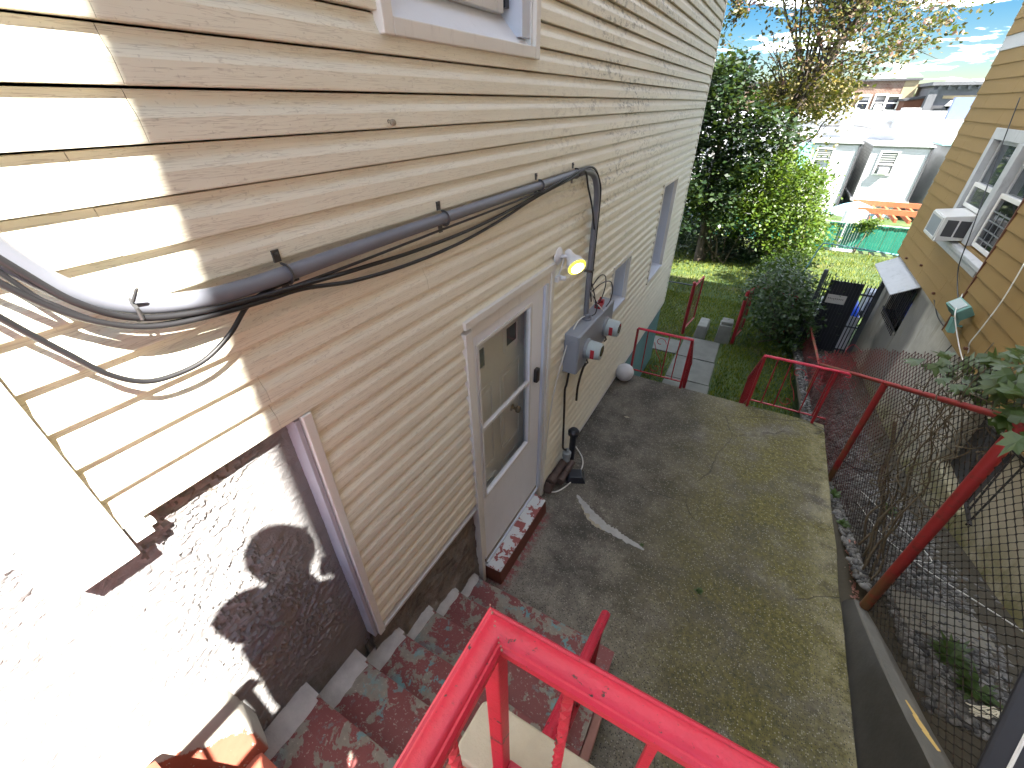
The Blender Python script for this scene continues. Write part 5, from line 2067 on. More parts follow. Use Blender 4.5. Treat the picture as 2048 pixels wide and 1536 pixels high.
# twin window
mb = MB()
mb.box(3.545, 3.66, 8.38, 8.50, 1.80, 2.90)
mb.box(3.545, 3.66, 6.54, 8.50, 2.90, 3.02)
yw = mb.build('window', 'window_grey', YH, bev=0.004)
mb = MB()
mb.box(3.54, 3.70, 7.40, 7.56, 1.80, 2.90)
mb.build('mullion', 'window_grey', yw, bev=0.006)
mb = MB()
mb.hexa([(3.50, 6.54, 1.70), (3.70, 6.54, 1.70), (3.70, 8.60, 1.70), (3.50, 8.60, 1.70),
         (3.50, 6.54, 1.745), (3.70, 6.54, 1.80), (3.70, 8.60, 1.80), (3.50, 8.60, 1.745)])
mb.box(3.545, 3.66, 6.72, 8.56, 1.60, 1.70)
mb.build('sill', 'window_grey', yw, bev=0.004)
for (a, b, raised) in [(7.56, 8.38, True), (6.56, 7.40, False)]:
    mid = 2.36
    mb = MB()
    frame_bars(mb, 3.62, 3.655, a, b, mid, 2.90, 0.05)
    mb.build('sash', 'window_grey', yw, bev=0.003)
    mb = MB()
    mb.box(3.635, 3.640, a + .05, b - .05, mid + .05, 2.85)
    mb.build('pane', 'sky_pane', yw)
    zl = 2.12 if raised else 1.82
    mb = MB()
    frame_bars(mb, 3.585, 3.617, a + .02, b - .02, zl, mid + .05, 0.045)
    mb.build('sash', 'white_board', yw, bev=0.003)
    mb = MB()
    mb.box(3.598, 3.603, a + .065, b - .065, zl + .045, mid + .005)
    mb.build('pane', 'dark_pane' if not raised else 'grey_pane', yw)
mb = MB()
for i in range(4):
    mb.box(3.590, 3.594, 6.66, 7.34, 1.92 + .1 * i, 1.935 + .1 * i)
for i in range(3):
    mb.box(3.590, 3.594, 6.80 + .17 * i, 6.815 + .17 * i, 1.87, 2.25)
mb.build('window_guard', 'meter_ring', yw)
AC = thing('air_conditioner', 'boxy white window air conditioner on the sill of the mustard house', 'air conditioner', (3.45, 7.95, 1.78))
mb = MB()
mb.hexa([(3.30, 7.68, 1.755), (3.62, 7.68, 1.80), (3.62, 8.24, 1.80), (3.30, 8.24, 1.755),
         (3.30, 7.68, 2.065), (3.62, 7.68, 2.11), (3.62, 8.24, 2.11), (3.30, 8.24, 2.065)])
mb.build('case', 'alu_white', AC, bev=0.008)
mb = MB()
frame_bars(mb, 3.288, 3.302, 7.70, 8.22, 1.775, 2.05, .03)
mb.build('rear_frame', 'alu_white', AC)
mb = MB()
mb.box(3.294, 3.304, 7.73, 8.19, 1.805, 2.02)
mb.build('grille', 'meter_grey', AC)
mb = MB()
for s_ in (0, 1):
    mb.box(3.34 + .13 * s_, 3.45 + .13 * s_, 7.672, 7.682, 1.83, 2.03)
mb.build('side_vent', 'stone_dark', AC)

# barred cellar window with its little awning
mb = MB()
mb.box(3.70, 3.74, 8.30, 9.42, 0.20, 0.86)
cwn = mb.build('cellar_window', 'dark_pane', YH)
mb = MB()
mb.box(3.60, 3.70, 8.28, 9.44, 0.165, 0.20)
mb.build('sill', 'slate', cwn)
for i in range(12):
    yy = 8.36 + i * 0.09
    mb = MB()
    mb.box(3.585, 3.597, yy - .006, yy + .006, 0.12, 0.90)
    mb.build('bar', 'iron_black', cwn)
for zz in (0.22, 0.80):
    mb = MB()
    mb.box(3.580, 3.588, 8.32, 9.42, zz, zz + .03)
    mb.build('cross_bar', 'iron_black', cwn)
mb = MB()
mb.hexa([(3.62, 8.25, 0.985), (3.62, 9.95, 0.985), (3.30, 9.95, 0.795), (3.30, 8.25, 0.795),
         (3.62, 8.25, 1.005), (3.62, 9.95, 1.005), (3.30, 9.95, 0.815), (3.30, 8.25, 0.815)])
mb.build('awning', 'window_grey', YH, bev=0.003)
# broken cellar opening behind the vine
mb = MB()
mb.box(3.74, 3.78, 4.2, 5.30, -0.12, 0.86)
ow = mb.build('cellar_window', 'stone_dark', YH)
for i in range(5):
    mb = MB()
    mb.bar((3.58, 4.1 + .17 * i, 0.95 - .03 * i), (3.48 + .02 * i, 3.95 + .13 * i, 0.25 + .02 * i), .014, .014)
    mb.build('bar', 'iron_black', ow)
mb = MB()
mb.bar((3.47, 3.9, .30), (3.55, 4.55, .33), .03, .012)
mb.build('cross_bar', 'iron_black', ow)
mb = MB()
mb.bar((3.57, 4.05, .92), (3.57, 4.85, .80), .03, .012)
mb.build('cross_bar', 'iron_black', ow)
# floodlight
FT = thing('floodlight', 'teal square floodlight on the lower siding edge of the mustard house', 'floodlight', (3.45, 6.5, 1.2))
c = PX(1920, 618, 3.38)
mb = MB()
mb.obox(c, (0.055, 0.02, 0.04), (-0.035, 0.09, 0.02), (-0.045, -0.03, 0.055))
mb.build('housing', 'fixture_teal', FT, bev=0.014, segs=3)
mb = MB()
mb.obox(c + Vector((-0.048, -0.032, 0.058)), (0.04, 0.014, 0.03), (-0.026, 0.066, 0.015), (-0.004, -0.003, 0.006))
mb.build('lens', 'meter_pale', FT, bev=0.006)
c2 = PX(1905, 650, 3.42)
mb = MB()
mb.obox(c2, (0.03, 0.0, 0), (0, 0.05, 0), (0.0, 0.02, 0.07))
mb.tube([c, (c + c2) / 2 + Vector((0.04, 0, 0)), c2, (3.50, c2.y, c2.z)], 0.014, 6)
mb.build('mount', 'fixture_teal', FT, bev=0.01)
cable('house_cable', 'thin black cable hanging down the mustard siding past the air conditioner',
      [PX(2040, 195, 3.53), PX(2000, 300, 3.50), PX(1965, 400, 3.46), PX(1940, 470, 3.42), PX(1918, 530, 3.50), PX(1915, 570, 3.53), PX(1917, 610, 3.5)], 0.006, 'cable_black')
cable('house_cable', 'white cord slanting down the mustard siding to the right of the floodlight',
      [PX(2050, 525, 3.47), PX(2005, 600, 3.47), PX(1960, 660, 3.46), PX(1940, 685, 3.46), PX(1937, 700, 3.5), PX(1934, 735, 3.55)], 0.0055, 'cable_white')
cable('house_cable', 'white cord dropping past the teal floodlight to the vine',
      [PX(1925, 588, 3.48), PX(1911, 622, 3.30), PX(1912, 655, 3.34), PX(1920, 700, 3.4), PX(1930, 730, 3.4), PX(1955, 770, 3.2)], 0.0055, 'cable_white')
cable('house_cable', 'thin dark cable along the joint of siding and cellar wall',
      [PX(1868, 600, 3.56), PX(1876, 635, 3.57), PX(1895, 660, 3.57), PX(1912, 678, 3.56), PX(1890, 705, 3.58), PX(1876, 725, 3.6)], 0.006, 'cable_black')


# ================================================================== black gate and yard things behind it
GY = 9.8
BG = thing('black_gate', 'tall black metal gate with dark panel and pale sign across the alley end', 'gate', (3.05, GY, -1.1))
zg0, zg1 = -1.05, 0.46
for xx in (2.60, 3.52):
    mb = MB()
    mb.box(xx - .035, xx + .035, GY - .035, GY + .035, zg0, zg1 + (.18 if xx < 3 else .22))
    mb.build('post', 'gate_steel', BG, bev=0.006)
mb = MB()
mb.box(2.735, 3.26, GY - .010, GY + .010, zg0 + .08, zg1)
mb.build('panel', 'gate_black', BG)
xs_ = [2.65, 2.69] + [2.74 + .052 * i for i in range(11)] + [3.315, 3.37, 3.43, 3.475]
for xx in xs_:
    mb = MB()
    w = .008
    top = zg1 + (.10 if xx < 2.72 else (-.02 if xx > 3.3 else .035))
    mb.box(xx - w, xx + w, GY - .030, GY - .014, zg0 + .04, top)
    mb.prism([(xx - w, GY - .030, top), (xx + w, GY - .030, top), (xx, GY - .030, top + .035)], (0, .016, 0))
    mb.build('picket', 'gate_black', BG)
for zz in (zg0 + .12, -.42, zg1 - .22):
    mb = MB()
    mb.box(2.62, 3.5, GY + .012, GY + .034, zz, zz + .035)
    mb.build('cross_bar', 'gate_steel', BG)
mb = MB()
mb.box(2.775, 3.085, GY - .045, GY - .036, 0.03, 0.20)
sg = mb.build('sign', 'sign_grey', BG)
rs = random.Random(2)
mb = MB()
for i in range(9):
    x0 = 2.80 + .029 * i
    h_ = rs.uniform(.012, .020)
    mb.box(x0, x0 + .015, GY - .0475, GY - .0455, .118, .118 + h_)
    mb.box(x0, x0 + .005, GY - .0475, GY - .0455, .106, .118)
mb.build('sign_print', 'ink', sg)
mb = MB()
mb.box(3.385, 3.42, GY - .05, GY - .012, -.12, -.02)
mb.build('latch', 'gate_steel', BG)

CH = thing('plastic_chair', 'white plastic garden chair standing behind the black gate', 'chair', (3.25, 11.3, -1.25))
cx, cy, cz = 3.22, 11.2, -1.25
sec = []
for i in range(13):
    a = -1.15 + 2.3 * i / 12
    sec.append((cx + .30 * math.sin(a) , cy + .30 * math.cos(a), .98 - .14 * (abs(a) / 1.15) ** 2.5))
mb = MB()
vs, fs = [], []
for (x_, y_, zt) in sec:
    for t_ in range(5):
        vs.append((x_, y_ + .05 * t_ / 4, cz + .42 + (zt - .42) * t_ / 4))
fs = [(i * 5 + j, i * 5 + j + 1, i * 5 + 5 + j + 1, i * 5 + 5 + j) for i in range(12) for j in range(4)]
mb.add(vs, fs)
o = mb.build('backrest', 'plastic_white', CH, smooth=True)
so = o.modifiers.new('thickness', 'SOLIDIFY')
so.thickness = 0.02
mb = MB()
mb.box(cx - .27, cx + .27, cy - .30, cy + .26, cz + .40, cz + .43)
mb.build('seat', 'plastic_white', CH, bev=.01)
for (a, b) in ((-.24, -.26), (.24, -.26), (-.24, .22), (.24, .22)):
    mb = MB()
    mb.tube([(cx + a, cy + b, cz + .41), (cx + a * 1.12, cy + b * 1.1, cz)], .022, 8)
    mb.build('leg', 'plastic_white', CH)
mb = MB()
for s_ in (-1, 1):
    mb.tube(catmull([(cx + s_ * .28, cy + .2, cz + .70), (cx + s_ * .30, cy - .1, cz + .64), (cx + s_ * .27, cy - .27, cz + .58), (cx + s_ * .26, cy - .28, cz + .42)]), .02, 8)
mb.build('armrest', 'plastic_white', CH, smooth=True)
mb = MB()
q = np.random.default_rng(8)
n = 14
vs = []
for j in range(n):
    for i in range(n):
        u_, v_ = i / (n - 1), j / (n - 1)
        zz = .50 * math.sin(math.pi * u_) ** .6 * math.sin(math.pi * v_) ** .7 * .75 + .05 * mnoise.noise(Vector((u_ * 7, v_ * 7, 2)))
        vs.append((2.98 + .52 * u_, 10.15 + .55 * v_, -.30 + max(0.0, zz) + .0))
fs = [(j * n + i, j * n + i + 1, (j + 1) * n + i + 1, (j + 1) * n + i) for j in range(n - 1) for i in range(n - 1)]
mb.add(vs, fs)
o = mb.build('blue_tarp', 'tarp_blue', smooth='auto')
tag(o, 'crumpled bright blue tarp over a heap behind the black gate', 'tarp')
mb = MB()
mb.box(2.98, 3.52, 10.15, 10.70, -1.25, -.31)
tag(mb.build('white_box', 'plastic_white', bev=.01), 'tall white box under the blue tarp behind the black gate', 'box')
GR = thing('grill', 'dark grey barbecue grill with hood beyond the corner of the mustard house', 'grill', (3.9, 11.0, -1.2))
mb = MB()
mb.box(3.40, 4.5, 10.75, 11.2, -.50, -.42)
mb.build('side_shelf', 'meter_ring', GR, bev=.01)
mb = MB()
mb.prism([(3.62, 10.75, -.42), (3.62, 10.72, -.15), (3.62, 10.85, .02), (3.62, 11.15, .02), (3.62, 11.25, -.42)], (.62, 0, 0))
mb.build('hood', 'meter_grey', GR, bev=.02)
for (a, b) in ((3.45, 10.8), (4.4, 10.8), (3.45, 11.15), (4.4, 11.15)):
    mb = MB()
    mb.tube([(a, b, -.5), (a, b, -1.25)], .02, 6)
    mb.build('leg', 'gate_steel', GR)
mb = MB()
mb.tube(catmull([PY(1611, 538, 12.6), PY(1628, 512, 12.6), PY(1642, 492, 12.6), PY(1652, 487, 12.6), PY(1690, 493, 12.9), PY(1740, 501, 13.2), PY(1800, 511, 13.6)], 6), .018, 7)
p_ = PY(1611, 538, 12.6)
mb.tube([p_, (p_.x, p_.y, -1.35)], .018, 7)
o = mb.build('bent_pipe', 'teal_wall', smooth='auto')
tag(o, 'thin dark green bent pipe arching over the lawn in front of the green fence', 'pipe')

# ================================================================== garden gate in the cross fence
zl = z_lawn(9.6)
LF = thing('garden_fence', 'low chain-link cross fence between the house corner and the open garden gate', 'fence', (-.6, 9.6, zl))
mb = MB()
mb.tube([(-1.5, 9.6, .0), (.34, 9.6, -.01)], .016, 7)
mb.build('top_rail', 'gate_steel', LF)
for xx in (-1.5,):
    mb = MB()
    mb.tube([(xx, 9.6, zl), (xx, 9.6, 0.02)], .025, 8)
    mb.build('post', 'gate_steel', LF)
mb = MB()
for i in range(44):
    xa = -1.5 + i * .042
    vs = []
    for k in range(30):
        s_ = (k + i) % 2
        c = Vector((xa + .044 * s_, 9.6 + (.002 if s_ else -.002), zl + .03 + k * .0385))
        vs += [c + Vector((0, .002, 0)), c + Vector((.002, -.001, 0)), c + Vector((-.002, -.001, 0))]
    mb.add(vs, [(a * 3 + b, a * 3 + (b + 1) % 3, a * 3 + 3 + (b + 1) % 3, a * 3 + 3 + b) for a in range(29) for b in range(3)])
tag(mb.build('wire_mesh', 'wire', LF), kind='stuff')


def gate_leaf(x0, label, dirx, dy):
    t = thing('garden_gate', label, 'gate', (x0, 9.65, zl), 'open red garden gate leaves')
    mb = MB()
    mb.tube([(x0, 9.65, zl - .05), (x0, 9.65, zl + 1.20)], .036, 10)
    mb.sphere((x0, 9.65, zl + 1.22), .04, 10)
    mb.build('post', 'rail_dark', t, smooth='auto')
    mb = MB()
    a = (x0, 9.69, zl + 1.12)
    b = (x0 + dirx, 9.65 + dy, zl + 1.16)
    a2 = (x0, 9.69, zl + .12)
    b2 = (x0 + dirx, 9.65 + dy, zl + .12)
    for p, q_ in ((a, b), (b, b2), (b2, a2)):
        mb.tube([p, q_], .02, 7)
    mb.build('leaf_frame', 'rail_dark', t)
    mb = MB()
    for i in range(1, 16):
        f = i / 16
        p = Vector(a2) + (Vector(b2) - Vector(a2)) * f
        vs = []
        for k in range(27):
            c = p + Vector((dirx, dy, 0)).normalized() * (.02 * ((k + i) % 2)) + Vector((0, 0, .0385 * k))
            vs += [c + Vector((.002, .002, 0)), c + Vector((.002, -.001, 0)), c + Vector((-.002, -.001, 0))]
        mb.add(vs, [(q2 * 3 + r, q2 * 3 + (r + 1) % 3, q2 * 3 + 3 + (r + 1) % 3, q2 * 3 + 3 + r) for q2 in range(26) for r in range(3)])
    tag(mb.build('wire_mesh', 'wire', t), kind='stuff')
    return t


gate_leaf(.36, 'red garden gate leaf standing open left of the path end, near the house', .10, .75)
gate_leaf(1.42, 'red garden gate leaf standing open right of the path end, near the hedge', .12, .60)
mb = MB()
mb.tube([(1.54, 10.25, -.04), (2.35, 10.2, -.10)], .018, 7)
mb.tube([(2.35, 10.2, -.10), (2.35, 10.2, -1.25)], .022, 7)
tag(mb.build('fence_rail', 'rail_dark', smooth='auto'), 'short red rail running from the right garden gate into the dark shrub', 'rail')
mb = MB()
mb.hexa([(.60, 9.55, zl - .02), (.86, 9.55, zl - .02), (.86, 10.35, zl - .02), (.60, 10.35, zl - .02),
         (.64, 9.60, zl + .30), (.84, 9.60, zl + .30), (.84, 10.30, zl + .22), (.64, 10.30, zl + .22)])
o = mb.build('concrete_block', 'pier_grey', bev=.02)
tag(o, 'low grey concrete block beside the left garden gate', 'concrete block')
PR = thing('concrete_pier', 'short grey concrete pier with stepped top beside the right garden gate', 'pier', (1.2, 9.7, zl))
mb = MB()
mb.hexa([(1.06, 9.55, zl - .02), (1.36, 9.55, zl - .02), (1.36, 9.9, zl - .02), (1.06, 9.9, zl - .02),
         (1.08, 9.57, zl + .42), (1.34, 9.57, zl + .42), (1.34, 9.88, zl + .42), (1.08, 9.88, zl + .42)])
mb.build('shaft', 'pier_grey', PR, bev=.012)
mb = MB()
mb.box(1.10, 1.33, 9.60, 9.86, zl + .43, zl + .50)
mb.build('cap', 'pier_grey', PR, bev=.012)

# ================================================================== green slat fence
GF = thing('green_fence', 'tall green slatted fence with pale posts behind the sunny lawn', 'fence', (4, 20.5, -1.5))
mb = MB()
rs = random.Random(6)
x = -7.0
while x < 11:
    mb.box(x, x + .075, 20.5 + rs.uniform(-.008, .008), 20.515, z_lawn(20.5) + .12, -.46 + rs.uniform(-.015, .01))
    x += .083
tag(mb.build('slats', 'fence_green', GF), kind='stuff')
for xx in (-4.6, -2.2, .2, 2.4, 4.12, 6.6, 9.0):
    mb = MB()
    mb.tube([(xx, 20.45, z_lawn(20.5) - .1), (xx, 20.45, -.42)], .03, 8)
    mb.build('post', 'pole_grey', GF)
mb = MB()
mb.tube([(-7, 20.46, -.46), (11, 20.46, -.46)], .02, 6)
mb.build('top_rail', 'pole_grey', GF)

# ================================================================== pergola, umbrella, far houses
PG = thing('pergola', 'orange-brown wooden pergola behind the green fence', 'pergola', (9, 31, -4.5))
A0, A1 = PY(1727, 424, 31), PY(1850, 436, 31)
zb = A0.z
mb = MB()
mb.box(A0.x - .3, A0.x + 6.5, 31.0, 31.12, zb - .05, zb + .22)
mb.build('beam', 'pergola', PG)
mb = MB()
mb.box(A0.x - .3, A0.x + 6.5, 33.6, 33.72, zb - .05, zb + .22)
mb.build('beam', 'pergola', PG)
for i in range(11):
    mb = MB()
    xx = A0.x + .1 + .58 * i
    mb.box(xx, xx + .11, 29.9, 34.2, zb - .22, zb - .03)
    mb.build('rafter', 'pergola', PG)
for xx in (A0.x + .1, A0.x + 6.2):
    for yy in (31.06, 33.66):
        mb = MB()
        mb.box(xx - .08, xx + .08, yy - .08, yy + .08, -4.6, zb - .05)
        mb.build('post', 'pergola', PG)
UM = thing('garden_umbrella', 'pale blue garden umbrella beside the pergola', 'umbrella', (8, 34, -4.5))
uc = PY(1716, 404, 33)
mb = MB()
mb.lathe([(1.55, -.62), (.8, -.22), (.02, .05)], uc, (0, 0, 1), 8)
mb.build('canopy', 'umbrella', UM)
mb = MB()
mb.tube([uc, (uc.x, uc.y, -4.6)], .03, 6)
mb.build('pole', 'pole_grey', UM)
WC = thing('garden_shed', 'small white slatted box shed between umbrella and pergola', 'shed', (8, 30, -4.5))
s0 = PY(1693, 430, 29)
mb = MB()
mb.box(s0.x, s0.x + .9, 29, 30, -4.6, s0.z + .15)
mb.build('wall', 'white_wall', WC)
mb = MB()
mb.box(s0.x + .905, s0.x + 1.0, 29.02, 30, -4.6, s0.z + .12)
mb.build('side_wall', 'stone_dark', WC)
for i in range(5):
    mb = MB()
    mb.box(s0.x - .01, s0.x + .9, 28.98, 29.0, s0.z - .55 + .14 * i, s0.z - .44 + .14 * i)
    mb.build('slat', 'white_board', WC)


def rear_house(xa, xb, zt, label, wins, y0=45.0, side='block_grey', zover=None, grp=None):
    t = thing('row_house', label, 'house', ((xa + xb) / 2, y0 + 6, -4.6), grp)
    mb = MB()
    zo = zover if zover is not None else -4.6
    mb.box(xa + .02, xb - .02, y0 + .03, y0 + 5.5, zo, zt)
    mb.cur = 0
    mb.build('wall', side, t)
    mb = MB()
    nn = int((zt - zo) / .16)
    for i in range(nn):
        z = zo + .16 * i
        mb.prism([(xa, y0, z), (xa, y0 + .03, z), (xa, y0 + .03, z + .16), (xa, y0 + .02, z + .16)], (xb - xa, 0, 0))
    s_ = mb.build('front_siding', 'white_wall', t)
    tag(s_, kind='stuff')
    mb = MB()
    mb.box(xa - .12, xb + .12, y0 - .18, y0 + 5.6, zt, zt + .12)
    mb.build('roof', 'roof_white', t, bev=.03)
    mb = MB()
    mb.box(xb - .06, xb + .05, y0 - .08, y0 + .03, zo, zt)
    mb.build('downpipe', 'stone_dark', t)
    if zover is not None:
        mb = MB()
        mb.box(xa + .2, xb - .2, y0 + 1.0, y0 + 5.4, -4.6, zo - .1)
        mb.build('ground_floor', 'window_grey', t)
        mb = MB()
        mb.box(xa - .1, xb + .1, y0 - .1, y0 + 5.5, zo - .15, zo)
        mb.build('ledge', 'white_board', t)
    for (wx, wz, ww, wh, ac) in wins:
        mb = MB()
        frame_bars(mb, 0, 1, 0, 1, 0, 1, .1)
        mb = MB()
        for (p0, p1, q0, q1) in ((wx - .1, wx, wz - .1, wz + wh + .1), (wx + ww, wx + ww + .1, wz - .1, wz + wh + .1), (wx, wx + ww, wz + wh, wz + wh + .1), (wx, wx + ww, wz - .1, wz)):
            mb.box(p0, p1, y0 - .07, y0 + .02, q0, q1)
        w_ = mb.build('window', 'white_board', t)
        mb = MB()
        mb.box(wx, wx + ww, y0 - .02, y0 + .0, wz, wz + wh)
        mb.build('pane', 'grey_pane', w_)
        mb = MB()
        mb.box(wx, wx + ww, y0 - .05, y0 - .02, wz + wh * .42, wz + wh * .48)
        for k_ in range(1, 5):
            zz = wz + wh * .48 + wh * .52 * k_ / 5
            mb.box(wx, wx + ww, y0 - .026, y0 - .02, zz, zz + .02)
        mb.build('glazing_bar', 'white_board', w_)
        if ac:
            mb = MB()
            mb.box(wx + ww * .2, wx + ww * .8, y0 - .35, y0 - .02, wz, wz + wh * .28)
            c_ = mb.build('air_conditioner', 'plastic_white', w_, bev=.02)
    return t


a0, a1 = PY(1748, 292, 45), PY(1863, 303, 45)
zo = PY(1704, 396, 45).z
wq, wq2 = PY(1783, 305, 45), PY(1776, 348, 45)
h1 = rear_house(a0.x, a1.x, a0.z, 'white sided row house with overhanging upper floor and one window with an air conditioner',
                [(wq.x - .55, wq2.z, 1.0, wq.z - wq2.z, True)], zover=zo, grp='white row houses beyond the gardens')
b0 = PY(1628, 284, 45)
b1 = PY(1724, 285, 45)
wv, wv2 = PY(1652, 298, 45), PY(1640, 335, 45)
h2 = rear_house(b0.x, b1.x, b0.z - .05, 'white row house half hidden behind the trunk of the leaning tree', [(wv.x - .5, wv2.z, 1.0, wv.z - wv2.z, False)], grp='white row houses beyond the gardens')
mb = MB()
mb.box(b0.x - .9, b0.x - .05, 44.6, 45.6, b0.z - 1.9, b0.z - .1)
mb.build('bay_window', 'roof_green', h2)
h3 = rear_house(a1.x + 1.25, a1.x + 5.2, a0.z - .1, 'white row house mostly cut off by the mustard house corner', [(a1.x + 2.6, -1.0, 1.0, 1.6, False)], side='window_grey', grp='white row houses beyond the gardens')
mb = MB()
mb.box(a1.x + .5, a1.x + 3.5, 45.4, 49, a0.z + .13, a0.z + .22)
mb.build('green_roof', 'roof_green', h3)
h4 = rear_house(b0.x - 6.2, b0.x - 2.4, b0.z - .1, 'white row house seen only in gaps of the dark maple', [(b0.x - 5, -1.2, 1.0, 1.6, False)], grp='white row houses beyond the gardens')
h5 = rear_house(b0.x - 11.5, b0.x - 7.6, b0.z, 'white row house next to the beige house corner, behind leaves', [(b0.x - 10, -1.2, 1.0, 1.6, False)], grp='white row houses beyond the gardens')
# long main block behind the rear extensions
RB = thing('row_block', 'long white-roofed main block of the row houses with chimneys', 'house', (5, 55, -4.6))
zm = PY(1760, 236, 50.6).z
mb = MB()
mb.box(-14, 26, 50.6, 62, -4.6, zm - .25)
mb.build('wall', 'white_wall', RB)
mb = MB()
mb.hexa([(-14.2, 50.4, zm - .25), (26, 50.4, zm - .25), (26, 62, zm - .25), (-14.2, 62, zm - .25), (-14.2, 50.4, zm - .1), (26, 50.4, zm - .1), (26, 62, zm + .35), (-14.2, 62, zm + .35)])
mb.build('roof', 'roof_white', RB)
for ci, (u, v0, v1, w) in enumerate(((1690, 216, 256, 1.0), (1806, 216, 256, 1.1), (1790, 226, 256, .6))):
    p, q_ = PY(u, v0, 50.2), PY(u, v1, 50.2)
    mb = MB()
    mb.box(q_.x - w / 2, q_.x + w / 2, 49.9 - .23 * ci, 50.9 + .05 * ci, q_.z, p.z)
    ch_ = mb.build('chimney', 'roof_white', RB, bev=.05)
p = PY(1892, 262, 50.2)
mb = MB()
mb.box(p.x - .2, p.x + 6, 51.0, 51.5, p.z - .1, p.z + 2.2)
mb.build('parapet', 'blue_wall', RB)

BB = thing('brick_building', 'pinkish brick building with four sash windows above the white roofs', 'building', (10, 88, 0))
yb = 85
t0, t1 = PY(1700, 163, yb), PY(1812, 161, yb)
mb = MB()
mb.box(t0.x - 14, t1.x, yb, yb + 12, -4.6, t1.z)
mb.build('wall', 'far_brick', BB)
mb = MB()
mb.box(t1.x, t1.x + 1.45, yb - .05, yb + 12, -4.6, t1.z)
mb.build('corner_strip', 'buff', BB)
mb = MB()
mb.box(t0.x - 14.2, t1.x + 1.7, yb - .3, yb + 12, t1.z, t1.z + .22)
mb.build('cornice', 'stone_dark', BB)
for (ua, va, ub, vb, ac) in ((1796, 193, 1771, 219, 0), (1767, 191, 1749, 219, 1), (1735, 193, 1716, 219, 0), (1700, 190, 1683, 220, 1), (1664, 191, 1650, 220, 0)):
    p, q_ = PY(ua, va, yb), PY(ub, vb, yb)
    w_ = 1.15
    xc = (p.x + q_.x) / 2
    mb = MB()
    for (p0, p1, q0, q1) in ((xc - w_ / 2 - .16, xc - w_ / 2, q_.z - .12, p.z + .2), (xc + w_ / 2, xc + w_ / 2 + .16, q_.z - .12, p.z + .2), (xc - w_ / 2, xc + w_ / 2, p.z, p.z + .2), (xc - w_ / 2 - .3, xc + w_ / 2 + .3, q_.z - .3, q_.z)):
        mb.box(p0, p1, yb - .14, yb + .02, q0, q1)
    wn_ = mb.build('window', 'white_board', BB)
    mb = MB()
    mb.box(xc - w_ / 2, xc + w_ / 2, yb - .06, yb - .01, q_.z, p.z)
    mb.build('pane', 'dark_pane', wn_)
    mb = MB()
    mb.box(xc - w_ / 2, xc + w_ / 2, yb - .10, yb - .062, (p.z + q_.z) / 2 - .06, (p.z + q_.z) / 2 + .06)
    mb.build('glazing_bar', 'white_board', wn_)
    if ac:
        mb = MB()
        mb.box(xc - .4, xc + .4, yb - .5, yb - .1, q_.z, q_.z + .55)
        mb.build('air_conditioner', 'plastic_white', wn_)
for (ua, ub, m_) in ((1722, 1750, 'buff'), (1774, 1786, 'brown_wall')):
    p, q_ = PY(ua, 171, yb), PY(ub, 178, yb)
    mb = MB()
    nn = 6 if m_ == 'buff' else 3
    for i in range(nn):
        for j in range(3):
            x0 = p.x + (q_.x - p.x) * i / nn
            z0 = q_.z + (p.z - q_.z) * j / 3
            mb.box(x0 + .06, x0 + (q_.x - p.x) / nn - .06, yb - .06, yb + .02, z0 + .05, z0 + (p.z - q_.z) / 3 - .05)
    mb.build('tile_panel', m_, BB)
GB = thing('grey_building', 'grey stone building with dentil cornice and roof windows at the right of the brick building', 'building', (16, 80, 0))
yg = 78
t0 = PY(1872, 171, yg)
mb = MB()
mb.box(t0.x, t0.x + 16, yg + .4, yg + 10, -4.6, t0.z)
mb.build('wall', 'stone_grey', GB)
mb = MB()
mb.box(t0.x - .4, t0.x + 16, yg - .3, yg + 10, t0.z, t0.z + .35)
mb.build('cornice', 'stone_grey', GB)
for i in range(16):
    mb = MB()
    mb.box(t0.x + .3 + .9 * i, t0.x + .6 + .9 * i, yg - .05, yg + .42, t0.z - .4, t0.z)
    mb.build('dentil', 'stone_grey', GB)
mb = MB()
mb.box(t0.x - .3, t0.x + .5, yg, yg + .45, -4.6, t0.z - .4)
mb.build('pilaster', 'stone_grey', GB)
for i, u in enumerate((1868, 1896, 1930)):
    p = PY(u, 214, yg)
    mb = MB()
    mb.box(p.x - .2, p.x + 1.5, yg + .1, yg + .42, p.z - 2.2, p.z + .1)
    w_ = mb.build('window', 'white_board' if i else 'stone_dark', GB)
    mb = MB()
    mb.box(p.x + .05, p.x + 1.25, yg + .05, yg + .1, p.z - 2.0, p.z - .15)
    mb.build('pane', 'sky_pane' if i else 'dark_pane', w_)
    if i:
        mb = MB()
        mb.prism([(p.x - .35, yg, p.z + .1), (p.x + 1.65, yg, p.z + .1), (p.x + 1.3, yg, p.z + .65), (p.x, yg, p.z + .65)], (0, .45, 0))
        mb.build('pediment', 'white_board', w_)
mb = MB()
mb.box(t0.x + 1.2, t0.x + 6.0, yg + .2, yg + .44, t0.z - 1.3, t0.z - 1.0)
mb.build('ledge', 'buff', GB)
BW = thing('brown_building', 'low brown brick building between the brick and the grey building', 'building', (13, 84, 0))
p0, p1 = PY(1822, 202, 81), PY(1865, 192, 81)
mb = MB()
mb.hexa([(p0.x - .6, 81, -4.6), (p1.x + 1, 81, -4.6), (p1.x + 1, 90, -4.6), (p0.x - .6, 90, -4.6), (p0.x - .6, 81, p0.z), (p1.x + 1, 81, p1.z), (p1.x + 1, 90, p1.z), (p0.x - .6, 90, p0.z)])
mb.build('wall', 'brown_wall', BW)
mb = MB()
